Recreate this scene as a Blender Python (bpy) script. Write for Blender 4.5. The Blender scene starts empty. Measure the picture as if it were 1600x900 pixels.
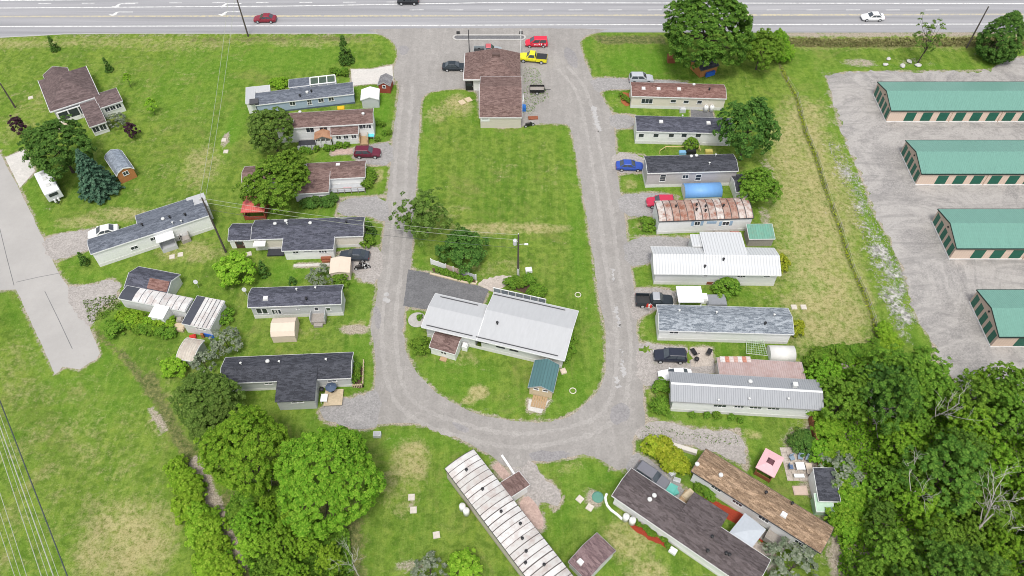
import bpy, bmesh, math, random
import numpy as np
from mathutils import Vector, Matrix
from mathutils.geometry import tessellate_polygon
random.seed(7)
R = math.radians
S = bpy.context.scene
COL = S.collection
# ---------------------------------------------------------------- camera, sky, sun, exposure
CAM_H, PITCH, FPX = 92.0, R(51.6), 1198.0          # drone height, tilt below horizon, focal length in 1600-px units
cd = bpy.data.cameras.new('camera'); cam = bpy.data.objects.new('camera', cd); COL.objects.link(cam)
cam.location = (0, 0, CAM_H); cam.rotation_euler = (R(90) - PITCH, 0, 0)
cd.sensor_width = 36; cd.lens = FPX / 1600 * 36; cd.clip_start = 1; cd.clip_end = 9000
S.camera = cam
SUN_EL, SUN_AZ = R(66), R(184)                      # azimuth measured from +Y towards +X
w = bpy.data.worlds.new('World'); S.world = w; w.use_nodes = True
wn = w.node_tree.nodes; wl = w.node_tree.links
sky = wn.new('ShaderNodeTexSky'); sky.sky_type = 'NISHITA'; sky.sun_disc = False
sky.sun_elevation = SUN_EL; sky.sun_rotation = SUN_AZ; sky.air_density = 1.0; sky.dust_density = 3.0; sky.ozone_density = 1.0
hs = wn.new('ShaderNodeHueSaturation'); hs.inputs['Saturation'].default_value = 0.38
wl.new(sky.outputs[0], hs.inputs['Color']); wl.new(hs.outputs[0], wn['Background'].inputs[0])
wn['Background'].inputs[1].default_value = 0.15
sd = bpy.data.lights.new('sun', 'SUN'); sd.energy = 1.5; sd.angle = R(13); sd.color = (1.0, 0.965, 0.9)
sun = bpy.data.objects.new('sun', sd); COL.objects.link(sun)
sun.location = (0, -60, 140)
sdir = Vector((math.sin(SUN_AZ) * math.cos(SUN_EL), math.cos(SUN_AZ) * math.cos(SUN_EL), math.sin(SUN_EL)))
sun.rotation_euler = sdir.to_track_quat('Z', 'Y').to_euler()
S.view_settings.view_transform = 'Standard'; S.view_settings.look = 'None'
S.view_settings.exposure = 0.56; S.view_settings.gamma = 1.0; S.view_settings.use_curve_mapping = False
S.cycles.use_denoising = True; S.cycles.pixel_filter_type = 'BLACKMAN_HARRIS'; S.cycles.filter_width = 1.0
S.cycles.max_bounces = 6; S.cycles.diffuse_bounces = 3; S.cycles.glossy_bounces = 2
S.cycles.transmission_bounces = 3; S.cycles.transparent_max_bounces = 6
# ---------------------------------------------------------------- survey: photograph pixels (1600x900) to points on the ground
_F = Vector((0, math.cos(PITCH), -math.sin(PITCH))); _U = Vector((0, math.sin(PITCH), math.cos(PITCH))); _O = Vector((0, 0, CAM_H))
def ray(px, py): return _F + Vector((1, 0, 0)) * ((px - 800) / FPX) - _U * ((py - 450) / FPX)
def G(px, py, z=0.0):
    d = ray(px, py); t = (z - CAM_H) / d.z
    return _O + d * t
def proj(p):
    d = Vector(p) - _O; z = d.dot(_F); return 800 + FPX * d.x / z, 450 - FPX * d.dot(_U) / z
def GP(pts, z=0.0): return [G(p[0], p[1], z) for p in pts]
# ---------------------------------------------------------------- node materials
MATS = {}
class NT:
    def __init__(s, name):
        s.m = bpy.data.materials.new(name); s.m.use_nodes = True; s.t = s.m.node_tree; s.n = s.t.nodes; s.l = s.t.links
        s.b = s.n['Principled BSDF']; s.out = s.n['Material Output']; MATS[name] = s.m
    def node(s, ty, **kw):
        n = s.n.new(ty)
        for k, v in kw.items(): setattr(n, k, v)
        return n
    def link(s, a, b): s.l.new(a, b)
    def coord(s, kind='Object', scale=None, rot=None):
        if kind == 'World': o = s.node('ShaderNodeNewGeometry').outputs['Position']
        else: o = s.node('ShaderNodeTexCoord').outputs[kind]
        if scale is not None or rot is not None:
            mp = s.node('ShaderNodeMapping')
            if scale is not None: mp.inputs['Scale'].default_value = scale if not isinstance(scale, (int, float)) else (scale,) * 3
            if rot is not None: mp.inputs['Rotation'].default_value = rot
            s.link(o, mp.inputs[0]); o = mp.outputs[0]
        return o
    def noise(s, vec, scale, detail=3, rough=.6, dist=0, col=False):
        n = s.node('ShaderNodeTexNoise'); s.link(vec, n.inputs['Vector'])
        n.inputs['Scale'].default_value = scale; n.inputs['Detail'].default_value = detail
        n.inputs['Roughness'].default_value = rough; n.inputs['Distortion'].default_value = dist
        return n.outputs['Color' if col else 'Fac']
    def vor(s, vec, scale, feature='F1', out='Distance', rnd=1.0):
        n = s.node('ShaderNodeTexVoronoi', feature=feature); s.link(vec, n.inputs['Vector']); n.inputs['Scale'].default_value = scale
        n.inputs['Randomness'].default_value = rnd
        return n.outputs[out]
    def ramp(s, fac, stops):
        n = s.node('ShaderNodeValToRGB'); s.link(fac, n.inputs[0]); e = n.color_ramp.elements
        while len(e) < len(stops): e.new(0.5)
        for i, (p, c) in enumerate(stops):
            e[i].position = p
            c = (c, c, c) if isinstance(c, (int, float)) else c
            e[i].color = (c[0], c[1], c[2], 1)
        return n.outputs[0]
    def mix(s, fac, a, b, mode='MIX'):
        n = s.node('ShaderNodeMix', data_type='RGBA', blend_type=mode); n.clamp_factor = True
        for sock, v in ((n.inputs[0], fac), (n.inputs[6], a), (n.inputs[7], b)):
            if isinstance(v, (int, float)): sock.default_value = v if sock.type == 'VALUE' else (v, v, v, 1)
            elif isinstance(v, (tuple, list)): sock.default_value = (v[0], v[1], v[2], 1)
            else: s.link(v, sock)
        return n.outputs[2]
    def math(s, op, a, b=None, clamp=False):
        n = s.node('ShaderNodeMath', operation=op, use_clamp=clamp)
        for i, v in enumerate((a, b)):
            if v is None: continue
            if isinstance(v, (int, float)): n.inputs[i].default_value = v
            else: s.link(v, n.inputs[i])
        return n.outputs[0]
    def attr(s, name, out='Fac'):
        n = s.node('ShaderNodeAttribute', attribute_name=name); return n.outputs[out]
    def bump(s, h, strength=.4, dist=.05):
        n = s.node('ShaderNodeBump'); n.inputs['Strength'].default_value = strength; n.inputs['Distance'].default_value = dist
        s.link(h, n.inputs['Height']); s.link(n.outputs[0], s.b.inputs['Normal'])
    def fin(s, col=None, rough=.8, spec=.3, metal=0):
        if col is not None:
            if isinstance(col, (tuple, list)): s.b.inputs['Base Color'].default_value = (*col[:3], 1)
            else: s.link(col, s.b.inputs['Base Color'])
        if isinstance(rough, (int, float)): s.b.inputs['Roughness'].default_value = rough
        else: s.link(rough, s.b.inputs['Roughness'])
        s.b.inputs['Specular IOR Level'].default_value = spec; s.b.inputs['Metallic'].default_value = metal
        return s.m
def sc(c, k): return tuple(min(1, v * k) for v in c)
def plain(name, c, rough=.7, spec=.3, var=.12, metal=0, scale=3.0):
    if name in MATS: return MATS[name]
    t = NT(name); v = t.coord('Object')
    n = t.noise(v, scale, 4, .65)
    return t.fin(t.mix(n, sc(c, 1 - var * 1.6), sc(c, 1 + var)), rough, spec, metal)
def shingle(name, c, c2=None, var=.35, streak=0.0, scol=(.1, .06, .04)):
    if name in MATS: return MATS[name]
    c2 = c2 or sc(c, 1 + var)
    t = NT(name); v = t.coord('Object', (1.6, 5.0, 5.0)); v0 = t.coord('Object')
    tab = t.vor(v, 1.0, out='Color')
    bw = t.node('ShaderNodeSeparateColor'); t.link(tab, bw.inputs[0])
    col = t.mix(t.ramp(bw.outputs[0], [(.15, 0), (.85, 1)]), sc(c, 1 - var), sc(c2, 1.15))
    big = t.noise(v0, .55, 4, .65)
    col = t.mix(t.math('MULTIPLY', t.ramp(big, [(.35, 0), (.7, 1)]), .5), col, sc(c, .72))
    if streak:
        st = t.noise(t.coord('Object', (.55, 2.6, 2.6)), 1.4, 5, .75)
        col = t.mix(t.math('MULTIPLY', t.ramp(st, [(.42, 0), (.62, 1)]), streak), col, scol)
    g = t.noise(v0, 9, 2, .7); col = t.mix(.4, col, t.mix(t.ramp(g, [(.3, 0), (.7, 1)]), sc(c, .45), sc(c2, 1.4)))
    t.bump(bw.outputs[1], .5, .03)
    return t.fin(col, .92, .15)
def siding(name, c, step=.2, dirt=.25, vert=False):
    if name in MATS: return MATS[name]
    t = NT(name); v = t.coord('Object')
    sp = t.node('ShaderNodeSeparateXYZ'); t.link(v, sp.inputs[0])
    ax = sp.outputs[0] if vert else sp.outputs[2]
    fr = t.math('FRACT', t.math('MULTIPLY', ax, 1 / step))
    n = t.noise(t.coord('Object', (.6, .6, 2.2)), 1.3, 5, .7)
    col = t.mix(t.math('MULTIPLY', t.ramp(n, [(.4, 0), (.75, 1)]), dirt), c, sc(c, .62))
    seam = t.ramp(fr, [(0, .0), (.1, 1.0)])
    col = t.mix(seam, sc(c, .7), col)
    t.bump(fr, .35, .03)
    return t.fin(col, .55, .35)
def metalroof(name, c, var=.1, step=.0, rust=0.0, rough=.45):
    if name in MATS: return MATS[name]
    t = NT(name); v = t.coord('Object')
    n = t.noise(t.coord('Object', (1.6, .35, .35)), 1.6, 5, .7)
    col = t.mix(n, sc(c, 1 - var * 1.5), sc(c, 1 + var))
    if rust:
        r = t.noise(v, .9, 6, .72); col = t.mix(t.math('MULTIPLY', t.ramp(r, [(.45, 0), (.62, 1)]), rust), col, (.23, .09, .055))
    if step:
        sp = t.node('ShaderNodeSeparateXYZ'); t.link(v, sp.inputs[0])
        fr = t.math('FRACT', t.math('MULTIPLY', sp.outputs[0], 1 / step)); rb = t.ramp(fr, [(0, 1), (.12, 1), (.22, 0), (.9, 0), (1, 1)])
        col = t.mix(rb, col, sc(c, .78)); t.bump(rb, .6, .04)
    return t.fin(col, rough, .4)
def glass(name='glass', c=(.03, .036, .045)):
    if name in MATS: return MATS[name]
    t = NT(name); n = t.noise(t.coord('Object'), 1.1, 2, .5)
    return t.fin(t.mix(n, sc(c, .5), sc(c, 1.8)), .08, .6)
def paint(name, c):
    if name in MATS: return MATS[name]
    t = NT(name); n = t.noise(t.coord('Object'), 2.0, 3, .5)
    t.b.inputs['Coat Weight'].default_value = .25; t.b.inputs['Coat Roughness'].default_value = .12
    return t.fin(t.mix(n, sc(c, .9), sc(c, 1.06)), .4, .35)
# ---------------------------------------------------------------- mesh collector
class MB:
    def __init__(s): s.v = []; s.f = []; s.mi = []; s.cur = 0
    def add(s, vs, fs):
        o = len(s.v); s.v += [tuple(p) for p in vs]; s.f += [tuple(i + o for i in f) for f in fs]; s.mi += [s.cur] * len(fs); return s
    def box(s, x0, x1, y0, y1, z0, z1, top=None):
        a = top or (0, 0)     # inset of the top face (x, y)
        ix, iy = a
        return s.add([(x0, y0, z0), (x1, y0, z0), (x1, y1, z0), (x0, y1, z0), (x0 + ix, y0 + iy, z1), (x1 - ix, y0 + iy, z1), (x1 - ix, y1 - iy, z1), (x0 + ix, y1 - iy, z1)],
                     [(3, 2, 1, 0), (4, 5, 6, 7), (0, 1, 5, 4), (1, 2, 6, 5), (2, 3, 7, 6), (3, 0, 4, 7)])
    def prism(s, prof, x0, x1, axis='x'):
        n = len(prof)      # profile is (a, z); axis x: a=y, axis y: a=x ; counter-clockwise seen from +axis
        if axis == 'x': vs = [(x0, a, z) for a, z in prof] + [(x1, a, z) for a, z in prof]
        elif axis == 'y': vs = [(a, x0, z) for a, z in prof] + [(a, x1, z) for a, z in prof]
        else: vs = [(a, b, x0) for a, b in prof] + [(a, b, x1) for a, b in prof]
        fs = [tuple(range(n))[::-1], tuple(range(n, 2 * n))] + [(i, (i + 1) % n, n + (i + 1) % n, n + i) for i in range(n)]
        return s.add(vs, fs)
    def bar(s, p0, p1, r, n=6, r1=None):
        p0, p1 = Vector(p0), Vector(p1); d = (p1 - p0); q = d.to_track_quat('Z', 'Y'); r1 = r if r1 is None else r1
        vs = []
        for p, rr in ((p0, r), (p1, r1)):
            for i in range(n):
                a = 2 * math.pi * i / n; vs.append(p + q @ Vector((math.cos(a) * rr, math.sin(a) * rr, 0)))
        return s.add(vs, [tuple(range(n))[::-1], tuple(range(n, 2 * n))] + [(i, (i + 1) % n, n + (i + 1) % n, n + i) for i in range(n)])
    def tube(s, pts, r, n=5, r1=None):
        m = len(pts); pts = [Vector(p) for p in pts]; r1 = r if r1 is None else r1; vs = []
        for k, p in enumerate(pts):
            d = (pts[min(k + 1, m - 1)] - pts[max(k - 1, 0)]); q = d.to_track_quat('Z', 'Y'); rr = r + (r1 - r) * k / max(1, m - 1)
            for i in range(n):
                a = 2 * math.pi * i / n; vs.append(p + q @ Vector((math.cos(a) * rr, math.sin(a) * rr, 0)))
        fs = [(k * n + i, k * n + (i + 1) % n, (k + 1) * n + (i + 1) % n, (k + 1) * n + i) for k in range(m - 1) for i in range(n)]
        return s.add(vs, fs + [tuple(range(n))[::-1], tuple(range((m - 1) * n, m * n))])
    def lathe(s, prof, n=12, c=(0, 0, 0)):
        m = len(prof); vs = [(c[0] + r * math.cos(2 * math.pi * i / n), c[1] + r * math.sin(2 * math.pi * i / n), c[2] + z) for r, z in prof for i in range(n)]
        fs = [(k * n + i, k * n + (i + 1) % n, (k + 1) * n + (i + 1) % n, (k + 1) * n + i) for k in range(m - 1) for i in range(n)]
        return s.add(vs, fs + [tuple(range(n))[::-1], tuple(range((m - 1) * n, m * n))])
    def xf(s, M):
        s.v = [tuple(M @ Vector(p)) for p in s.v]; return s
    def mesh(s, name, mats, smooth=False):
        me = bpy.data.meshes.new(name); me.from_pydata(s.v, [], s.f)
        for m in (mats if isinstance(mats, (list, tuple)) else [mats]): me.materials.append(m)
        if any(s.mi): me.polygons.foreach_set('material_index', s.mi)
        if smooth: me.polygons.foreach_set('use_smooth', [True] * len(me.polygons))
        me.update(); return me
    def build(s, name, mats, parent=None, label=None, smooth=False, loc=None, rz=0, kind=None):
        o = bpy.data.objects.new(name, s.mesh(name, mats, smooth)); COL.objects.link(o)
        if parent is not None: o.parent = parent
        if loc is not None: o.location = loc; o.rotation_euler = (0, 0, rz)
        if label: o['label'] = label
        if kind: o['kind'] = kind
        return o
def tag(o, label, cat, group=None):
    o['label'] = label; o['category'] = cat
    if group: o['group'] = group
    return o
def thing(name, label, cat, loc, rz=0, group=None):
    o = bpy.data.objects.new(name, None); COL.objects.link(o); o.location = loc; o.rotation_euler = (0, 0, rz); o.empty_display_size = .5
    return tag(o, label, cat, group)
ORD = ['first', 'second', 'third', 'fourth', 'fifth', 'sixth', 'seventh', 'eighth', 'ninth', 'tenth', 'eleventh', 'twelfth', 'thirteenth', 'fourteenth', 'fifteenth', 'sixteenth', 'seventeenth', 'eighteenth', 'nineteenth', 'twentieth'] + ['twenty-' + w_ for w_ in ('first', 'second', 'third', 'fourth', 'fifth', 'sixth', 'seventh', 'eighth', 'ninth')] + ['thirtieth']
def rank(objs, tail='', axis=None):
    P = [proj(o.location) for o in objs]; xs, ys = [p[0] for p in P], [p[1] for p in P]
    a = axis if axis is not None else (0 if max(xs) - min(xs) > max(ys) - min(ys) else 1)
    for k, (p, o) in enumerate(sorted(zip(P, objs), key=lambda q: q[0][a])):
        if len(objs) > 1: o['label'] = o['label'] + ', ' + (ORD[k] if k < len(ORD) else 'number %d' % (k + 1)) + (' from left' if a == 0 else ' from top') + tail
def share(name, me, parent, loc=(0, 0, 0), rz=0, scale=None):
    o = bpy.data.objects.new(name, me); COL.objects.link(o); o.parent = parent; o.location = loc; o.rotation_euler = (0, 0, rz)
    if scale is not None: o.scale = scale
    return o
# ---------------------------------------------------------------- sheets
def jag(pts, amp=.18, step=.8, seed=0):
    rg = random.Random(seed); out = []; n = len(pts)
    for i in range(n):
        a, b = Vector(pts[i][:2]), Vector(pts[(i + 1) % n][:2]); L = (b - a).length; k = max(1, int(L / step)); nr = Vector((-(b - a).y, (b - a).x)).normalized() if L > 0 else Vector((0, 0))
        for j in range(k):
            p = a.lerp(b, j / k)
            out.append(p + nr * rg.gauss(0, amp) if amp else p)
    return out
def smoothpoly(pts, it=2, closed=True):
    for _ in range(it):
        o = []; n = len(pts)
        for i in range(n if closed else n - 1):
            a, b = Vector(pts[i][:2]), Vector(pts[(i + 1) % n][:2]); o += [a.lerp(b, .25), a.lerp(b, .75)]
        pts = o if closed else [Vector(pts[0][:2])] + o + [Vector(pts[-1][:2])]
    return pts
def sheet_mesh(loops, z):
    L3 = [[Vector((p[0], p[1], 0)) for p in lp] for lp in loops]
    tris = tessellate_polygon(L3); vs = [(p.x, p.y, z) for lp in L3 for p in lp]
    fs = []
    for t in tris:
        a, b, c = (Vector(vs[i]) for i in t); fs.append(tuple(t) if (b - a).cross(c - a).z > 0 else tuple(t)[::-1])
    m = MB(); m.add(vs, fs); return m
def sheet(name, loops, z, mat, parent=None):
    o = sheet_mesh(loops, z).build(name, mat, parent)
    if parent is None: o['kind'] = 'structure'
    return o
# ================================================================ ground, roads, markings
def seg_dist(P, pts, closed=True):
    d = np.full(len(P), 1e9); n = len(pts)
    for i in range(n if closed else n - 1):
        a = np.array(pts[i][:2]); b = np.array(pts[(i + 1) % n][:2]); ab = b - a; L = ab @ ab + 1e-9
        t = np.clip(((P - a) @ ab) / L, 0, 1); q = P - (a + t[:, None] * ab); d = np.minimum(d, np.hypot(q[:, 0], q[:, 1]))
    return d
def inside(P, pts):
    c = np.zeros(len(P), bool); n = len(pts); x, y = P[:, 0], P[:, 1]
    for i in range(n):
        x0, y0 = pts[i][:2]; x1, y1 = pts[(i + 1) % n][:2]
        if y0 == y1: continue
        m = ((y0 > y) != (y1 > y)) & (x < (x1 - x0) * (y - y0) / (y1 - y0) + x0); c ^= m
    return c
ROAD = smoothpoly(GP([(560, 44), (590, 52), (606, 58), (618, 70), (622, 85), (619, 97), (615, 105), (614, 122), (625, 130), (619, 175), (612, 224), (611, 255), (605, 307), (602, 340), (597, 388), (590, 432), (589, 465), (581, 495), (579, 520), (586, 545), (588, 580), (585, 612), (580, 640), (566, 668), (595, 662), (647, 660), (677, 667), (735, 693), (767, 712), (793, 732), (812, 738), (828, 720), (848, 721), (880, 715), (917, 709), (943, 721), (966, 737), (985, 727), (990, 702), (986, 684), (1003, 670), (1010, 655), (1006, 640), (1005, 602), (1003, 570), (1000, 538), (994, 525), (995, 500), (993, 470), (990, 445), (985, 415), (979, 367), (977, 337), (970, 302), (964, 275), (962, 237), (961, 201), (957, 178), (948, 162), (938, 147), (927, 122), (915, 100), (907, 75), (907, 62), (917, 55), (935, 50), (960, 44)]), 2)
ISLE = smoothpoly(GP([(658, 156), (664, 148), (675, 142), (725, 137), (732, 141), (748, 142), (750, 199), (815, 199), (820, 194), (870, 193), (888, 193), (893, 205), (897, 225), (907, 280), (922, 367), (932, 440), (937, 477), (946, 515), (947, 570), (942, 600), (922, 627), (892, 650), (865, 659), (825, 661), (762, 652), (720, 637), (682, 615), (655, 587), (640, 565), (631, 535), (630, 505), (634, 477), (640, 440), (644, 390), (651, 275), (655, 200)]), 2)
LOT = smoothpoly(GP([(1290, 114), (1420, 111), (1550, 111), (1560, 100), (1580, 87), (1900, 80), (1900, 690), (1600, 640), (1500, 610), (1475, 580), (1457, 530), (1435, 505), (1412, 420), (1392, 375), (1365, 332), (1350, 285), (1335, 250), (1320, 215), (1307, 175), (1298, 140)]), 1)
SPUR = [Vector(p[:2]) for p in GP([(9, 258), (30, 295), (67, 372), (91, 425), (105, 447), (140, 510), (156, 552), (150, 562), (140, 566), (125, 577), (97, 573), (93, 580), (86, 585), (52, 510), (25, 452), (-120, 458), (-200, 350), (-200, 240), (-60, 225), (-2, 236)])]
HWN = [(-900, 62), (-100, 60), (0, 59), (60, 56), (100, 53.5), (190, 52.5), (590, 52.5), (925, 50.5), (1300, 51), (1600, 50.5), (2500, 50)]   # near edge of the highway
hwn = [G(*p) for p in HWN]
YF = G(800, -42).y
HWY = [Vector((-420, hwn[0].y))] + [Vector(p[:2]) for p in hwn] + [Vector((420, hwn[-1].y)), Vector((420, YF)), Vector((-420, YF))]
DR = [  # name, material, polygon, smoothing, edge roughness
 ('concrete_pad', 'concrete', [(548, 108), (580, 108), (613, 102), (615, 131), (582, 131), (550, 134)], 0, .03),
 ('driveway', 'gravel_grey', [(583, 226), (614, 221), (614, 258), (575, 258), (552, 247), (550, 236), (556, 230)], 1, .12),
 ('driveway', 'gravel_grey', [(532, 310), (606, 306), (606, 344), (590, 345), (580, 337), (525, 337)], 1, .15),
 ('driveway', 'gravel', [(525, 396), (560, 388), (600, 385), (594, 444), (560, 438), (548, 420), (527, 412)], 1, .2),
 ('driveway', 'gravel_grey', [(498, 644), (510, 632), (535, 622), (560, 620), (594, 606), (594, 664), (566, 671), (545, 667), (508, 659)], 1, .25),
 ('driveway', 'gravel_grey', [(918, 121), (985, 123), (1075, 127), (1075, 136), (984, 139), (945, 140), (933, 147)], 1, .1),
 ('driveway', 'gravel_grey', [(950, 178), (991, 180), (991, 200), (956, 202)], 1, .12),
 ('driveway', 'asphalt_dark', [(1079, 171), (1113, 175), (1116, 185), (1080, 184)], 0, .03),
 ('driveway', 'gravel', [(955, 237), (1007, 242), (1008, 268), (958, 272)], 1, .15),
 ('driveway', 'gravel_grey', [(962, 303), (1024, 301), (1062, 306), (1030, 338), (972, 339)], 1, .12),
 ('driveway', 'gravel_grey', [(973, 370), (1087, 370), (1087, 390), (1020, 392), (1017, 412), (978, 418)], 1, .12),
 ('driveway', 'gravel', [(985, 452), (1022, 449), (1058, 455), (1058, 478), (1024, 482), (1000, 497), (988, 502)], 1, .18),
 ('driveway', 'gravel', [(992, 536), (1020, 538), (1045, 540), (1080, 543), (1122, 570), (1122, 585), (1046, 587), (1040, 601), (998, 605)], 1, .2),
 ('driveway', 'gravel', [(980, 684), (1003, 665), (1018, 656), (1055, 663), (1093, 671), (1154, 673), (1166, 698), (1166, 732), (1122, 707), (1087, 699), (1047, 690)], 1, .3),
 ('driveway', 'gravel_grey', [(975, 735), (982, 716), (1000, 708), (1045, 742), (1078, 772), (1062, 792), (1020, 775)], 1, .15),
 ('driveway', 'gravel', [(790, 726), (812, 734), (830, 716), (838, 735), (882, 776), (868, 795), (848, 781), (835, 800), (818, 772)], 1, .25),
 ('driveway', 'asphalt_dark', [(638, 421), (672, 427), (742, 445), (764, 452), (752, 480), (668, 484), (630, 478)], 0, .04),
 ('driveway', 'gravel', [(62, 374), (105, 363), (146, 358), (152, 386), (120, 396), (92, 407), (76, 402)], 1, .25),
 ('driveway', 'gravel', [(98, 448), (140, 446), (172, 436), (186, 446), (184, 460), (168, 472), (150, 490), (142, 512), (125, 500)], 1, .35),
 ('concrete_pad', 'concrete', [(8, 246), (38, 234), (55, 267), (31, 294)], 0, .02),
 ('paved_path', 'pavers_pink', [(520, 235), (551, 232), (551, 240), (517, 242)], 0, .03),
 ('paved_path', 'concrete', [(459, 413), (515, 411), (515, 415), (459, 417)], 0, .04),
 ('patio', 'pavers', [(1079, 543), (1113, 543), (1116, 572), (1080, 573)], 0, .03),
 ('patio', 'pavers_pink', [(808, 790), (822, 772), (838, 786), (848, 805), (850, 826), (838, 828), (826, 812)], 1, .05),
 ('paved_path', 'pavers_pink', [(768, 729), (779, 722), (798, 742), (788, 752)], 0, .03),
 ('patio', 'concrete', [(826, 623), (852, 628), (860, 624), (846, 646), (825, 641)], 0, .05),
 ('patio', 'pavers', [(1166, 842), (1192, 853), (1216, 876), (1200, 892), (1176, 872)], 0, .06),
 ('driveway', 'gravel', [(1140, 700), (1166, 716), (1165, 728), (1143, 716)], 1, .1),
]
def mk_ground_mats():
    def aggregate(name, c, c2, speck=.35, track=None, blot=.5, weeds=0.0, swirl=0.0):
        t = NT(name); p = t.coord('World')
        big = t.noise(p, .09, 5, .62, .6); mid = t.noise(p, .6, 5, .7); fine = t.noise(p, 3.2, 4, .85); gr = t.vor(p, 5.5, out='Color')
        col = t.mix(t.ramp(big, [(.3, 0), (.7, 1)]), c, c2)
        col = t.mix(t.math('MULTIPLY', t.ramp(mid, [(.38, 0), (.68, 1)]), blot), col, sc(c, .74))
        col = t.mix(t.math('MULTIPLY', t.ramp(t.noise(p, .35, 5, .75, 1.2), [(.53, 0), (.66, 1)]), .5), col, sc(c2, 1.16))
        sp = t.node('ShaderNodeSeparateColor'); t.link(gr, sp.inputs[0])
        col = t.mix(speck, col, t.mix(sp.outputs[0], sc(c, .55), sc(c2, 1.35)))
        col = t.mix(t.ramp(fine, [(.25, .55), (.5, 0)]), col, sc(c, .5))
        if track:
            tr = t.noise(t.coord('World', track), .9, 5, .65, .3); col = t.mix(t.math('MULTIPLY', t.ramp(tr, [(.44, 0), (.62, 1)]), .28), col, sc(c, .72))
        if weeds:
            wd = t.noise(p, .5, 6, .75); col = t.mix(t.math('MULTIPLY', t.ramp(wd, [(.6, 0), (.68, 1)]), weeds), col, (.12, .15, .05))
        if swirl:
            s1 = t.noise(p, .05, 6, .7, 2.5); s2 = t.noise(t.coord('World', (.12, .5, 1)), .8, 4, .65, 1.5)
            col = t.mix(t.math('MULTIPLY', t.ramp(s1, [(.4, 0), (.5, 1), (.6, 0)]), swirl), col, sc(c2, 1.3)); col = t.mix(t.math('MULTIPLY', t.ramp(s2, [(.5, 0), (.68, 1)]), swirl), col, sc(c, .68))
        t.bump(fine, .35, .04)
        return t.fin(col, .95, .12)
    aggregate('gravel', (.32, .295, .275), (.38, .35, .325), .34, None, .45, .35)
    aggregate('gravel_grey', (.275, .265, .258), (.33, .315, .305), .32, None, .45, .25)
    aggregate('lot_gravel', (.262, .25, .243), (.328, .31, .29), .32, None, .4, .0, .55)
    aggregate('loop_road', (.285, .268, .25), (.34, .32, .298), .12, (.9, .10, 1), .45, .0)
    aggregate('wheel_track', (.312, .294, .275), (.366, .345, .322), .12, None, .4); aggregate('damp_gravel', (.245, .235, .235), (.295, .28, .275), .22, None, .5)
    aggregate('asphalt_dark', (.13, .13, .135), (.185, .183, .186), .22, None, .5, .0)
    aggregate('concrete', (.5, .48, .445), (.56, .53, .49), .1, None, .2, .0)
    aggregate('pavers_pink', (.42, .30, .26), (.47, .35, .30), .3, None, .3)
    aggregate('pavers', (.42, .36, .31), (.48, .43, .38), .3, None, .3)
    # old concrete of the spur road, with cracks
    t = NT('spur_concrete'); p = t.coord('World')
    col = t.mix(t.ramp(t.noise(p, .16, 5, .65), [(.3, 0), (.7, 1)]), (.335, .322, .305), (.40, .383, .362))
    col = t.mix(t.math('MULTIPLY', t.ramp(t.noise(p, 1.1, 6, .75), [(.45, 0), (.68, 1)]), .35), col, (.33, .31, .29))
    cr = t.vor(p, .13, 'DISTANCE_TO_EDGE'); wob = t.noise(p, .9, 3, .6)
    col = t.mix(t.ramp(t.math('ADD', cr, t.math('MULTIPLY', wob, .03)), [(.010, .3), (.016, 0)]), col, (.2, .19, .18))
    col = t.mix(.18, col, t.mix(t.noise(p, 6, 2, .8), (.2, .19, .18), (.5, .48, .46)))
    t.fin(col, .93, .15)
    # highway asphalt: long streaks with the traffic, sealed cracks across
    t = NT('highway_asphalt'); p = t.coord('World')
    st = t.noise(t.coord('World', (.012, .55, 1)), 1.0, 5, .62); st2 = t.noise(t.coord('World', (.05, 2.4, 1)), 1.0, 4, .7)
    col = t.mix(t.ramp(st, [(.36, 0), (.64, 1)]), (.185, .185, .195), (.325, .32, .33))
    col = t.mix(t.math('MULTIPLY', t.ramp(st2, [(.45, 0), (.65, 1)]), .4), col, (.22, .22, .235))
    cr = t.vor(t.coord('World', (.09, .045, 1)), 1.0, 'DISTANCE_TO_EDGE'); wob = t.noise(p, .6, 4, .7)
    col = t.mix(t.ramp(t.math('ADD', cr, t.math('MULTIPLY', wob, .03)), [(.012, .4), (.017, 0)]), col, (.2, .2, .2))
    col = t.mix(.22, col, t.mix(t.noise(p, 4, 3, .85), (.2, .2, .21), (.62, .61, .6)))
    t.fin(col, .9, .2)
    def worn(name, c, amt):
        t = NT(name); p = t.coord('World'); n = t.noise(p, 1.3, 5, .8)
        return t.fin(t.mix(t.ramp(n, [(.42, 0), (.62, amt)]), c, (.33, .32, .315)), .8, .2)
    worn('line_white', (.72, .72, .7), .7); worn('line_yellow', (.58, .50, .30), 1); worn('line_faint', (.41, .398, .385), 1)
mk_ground_mats()
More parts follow.
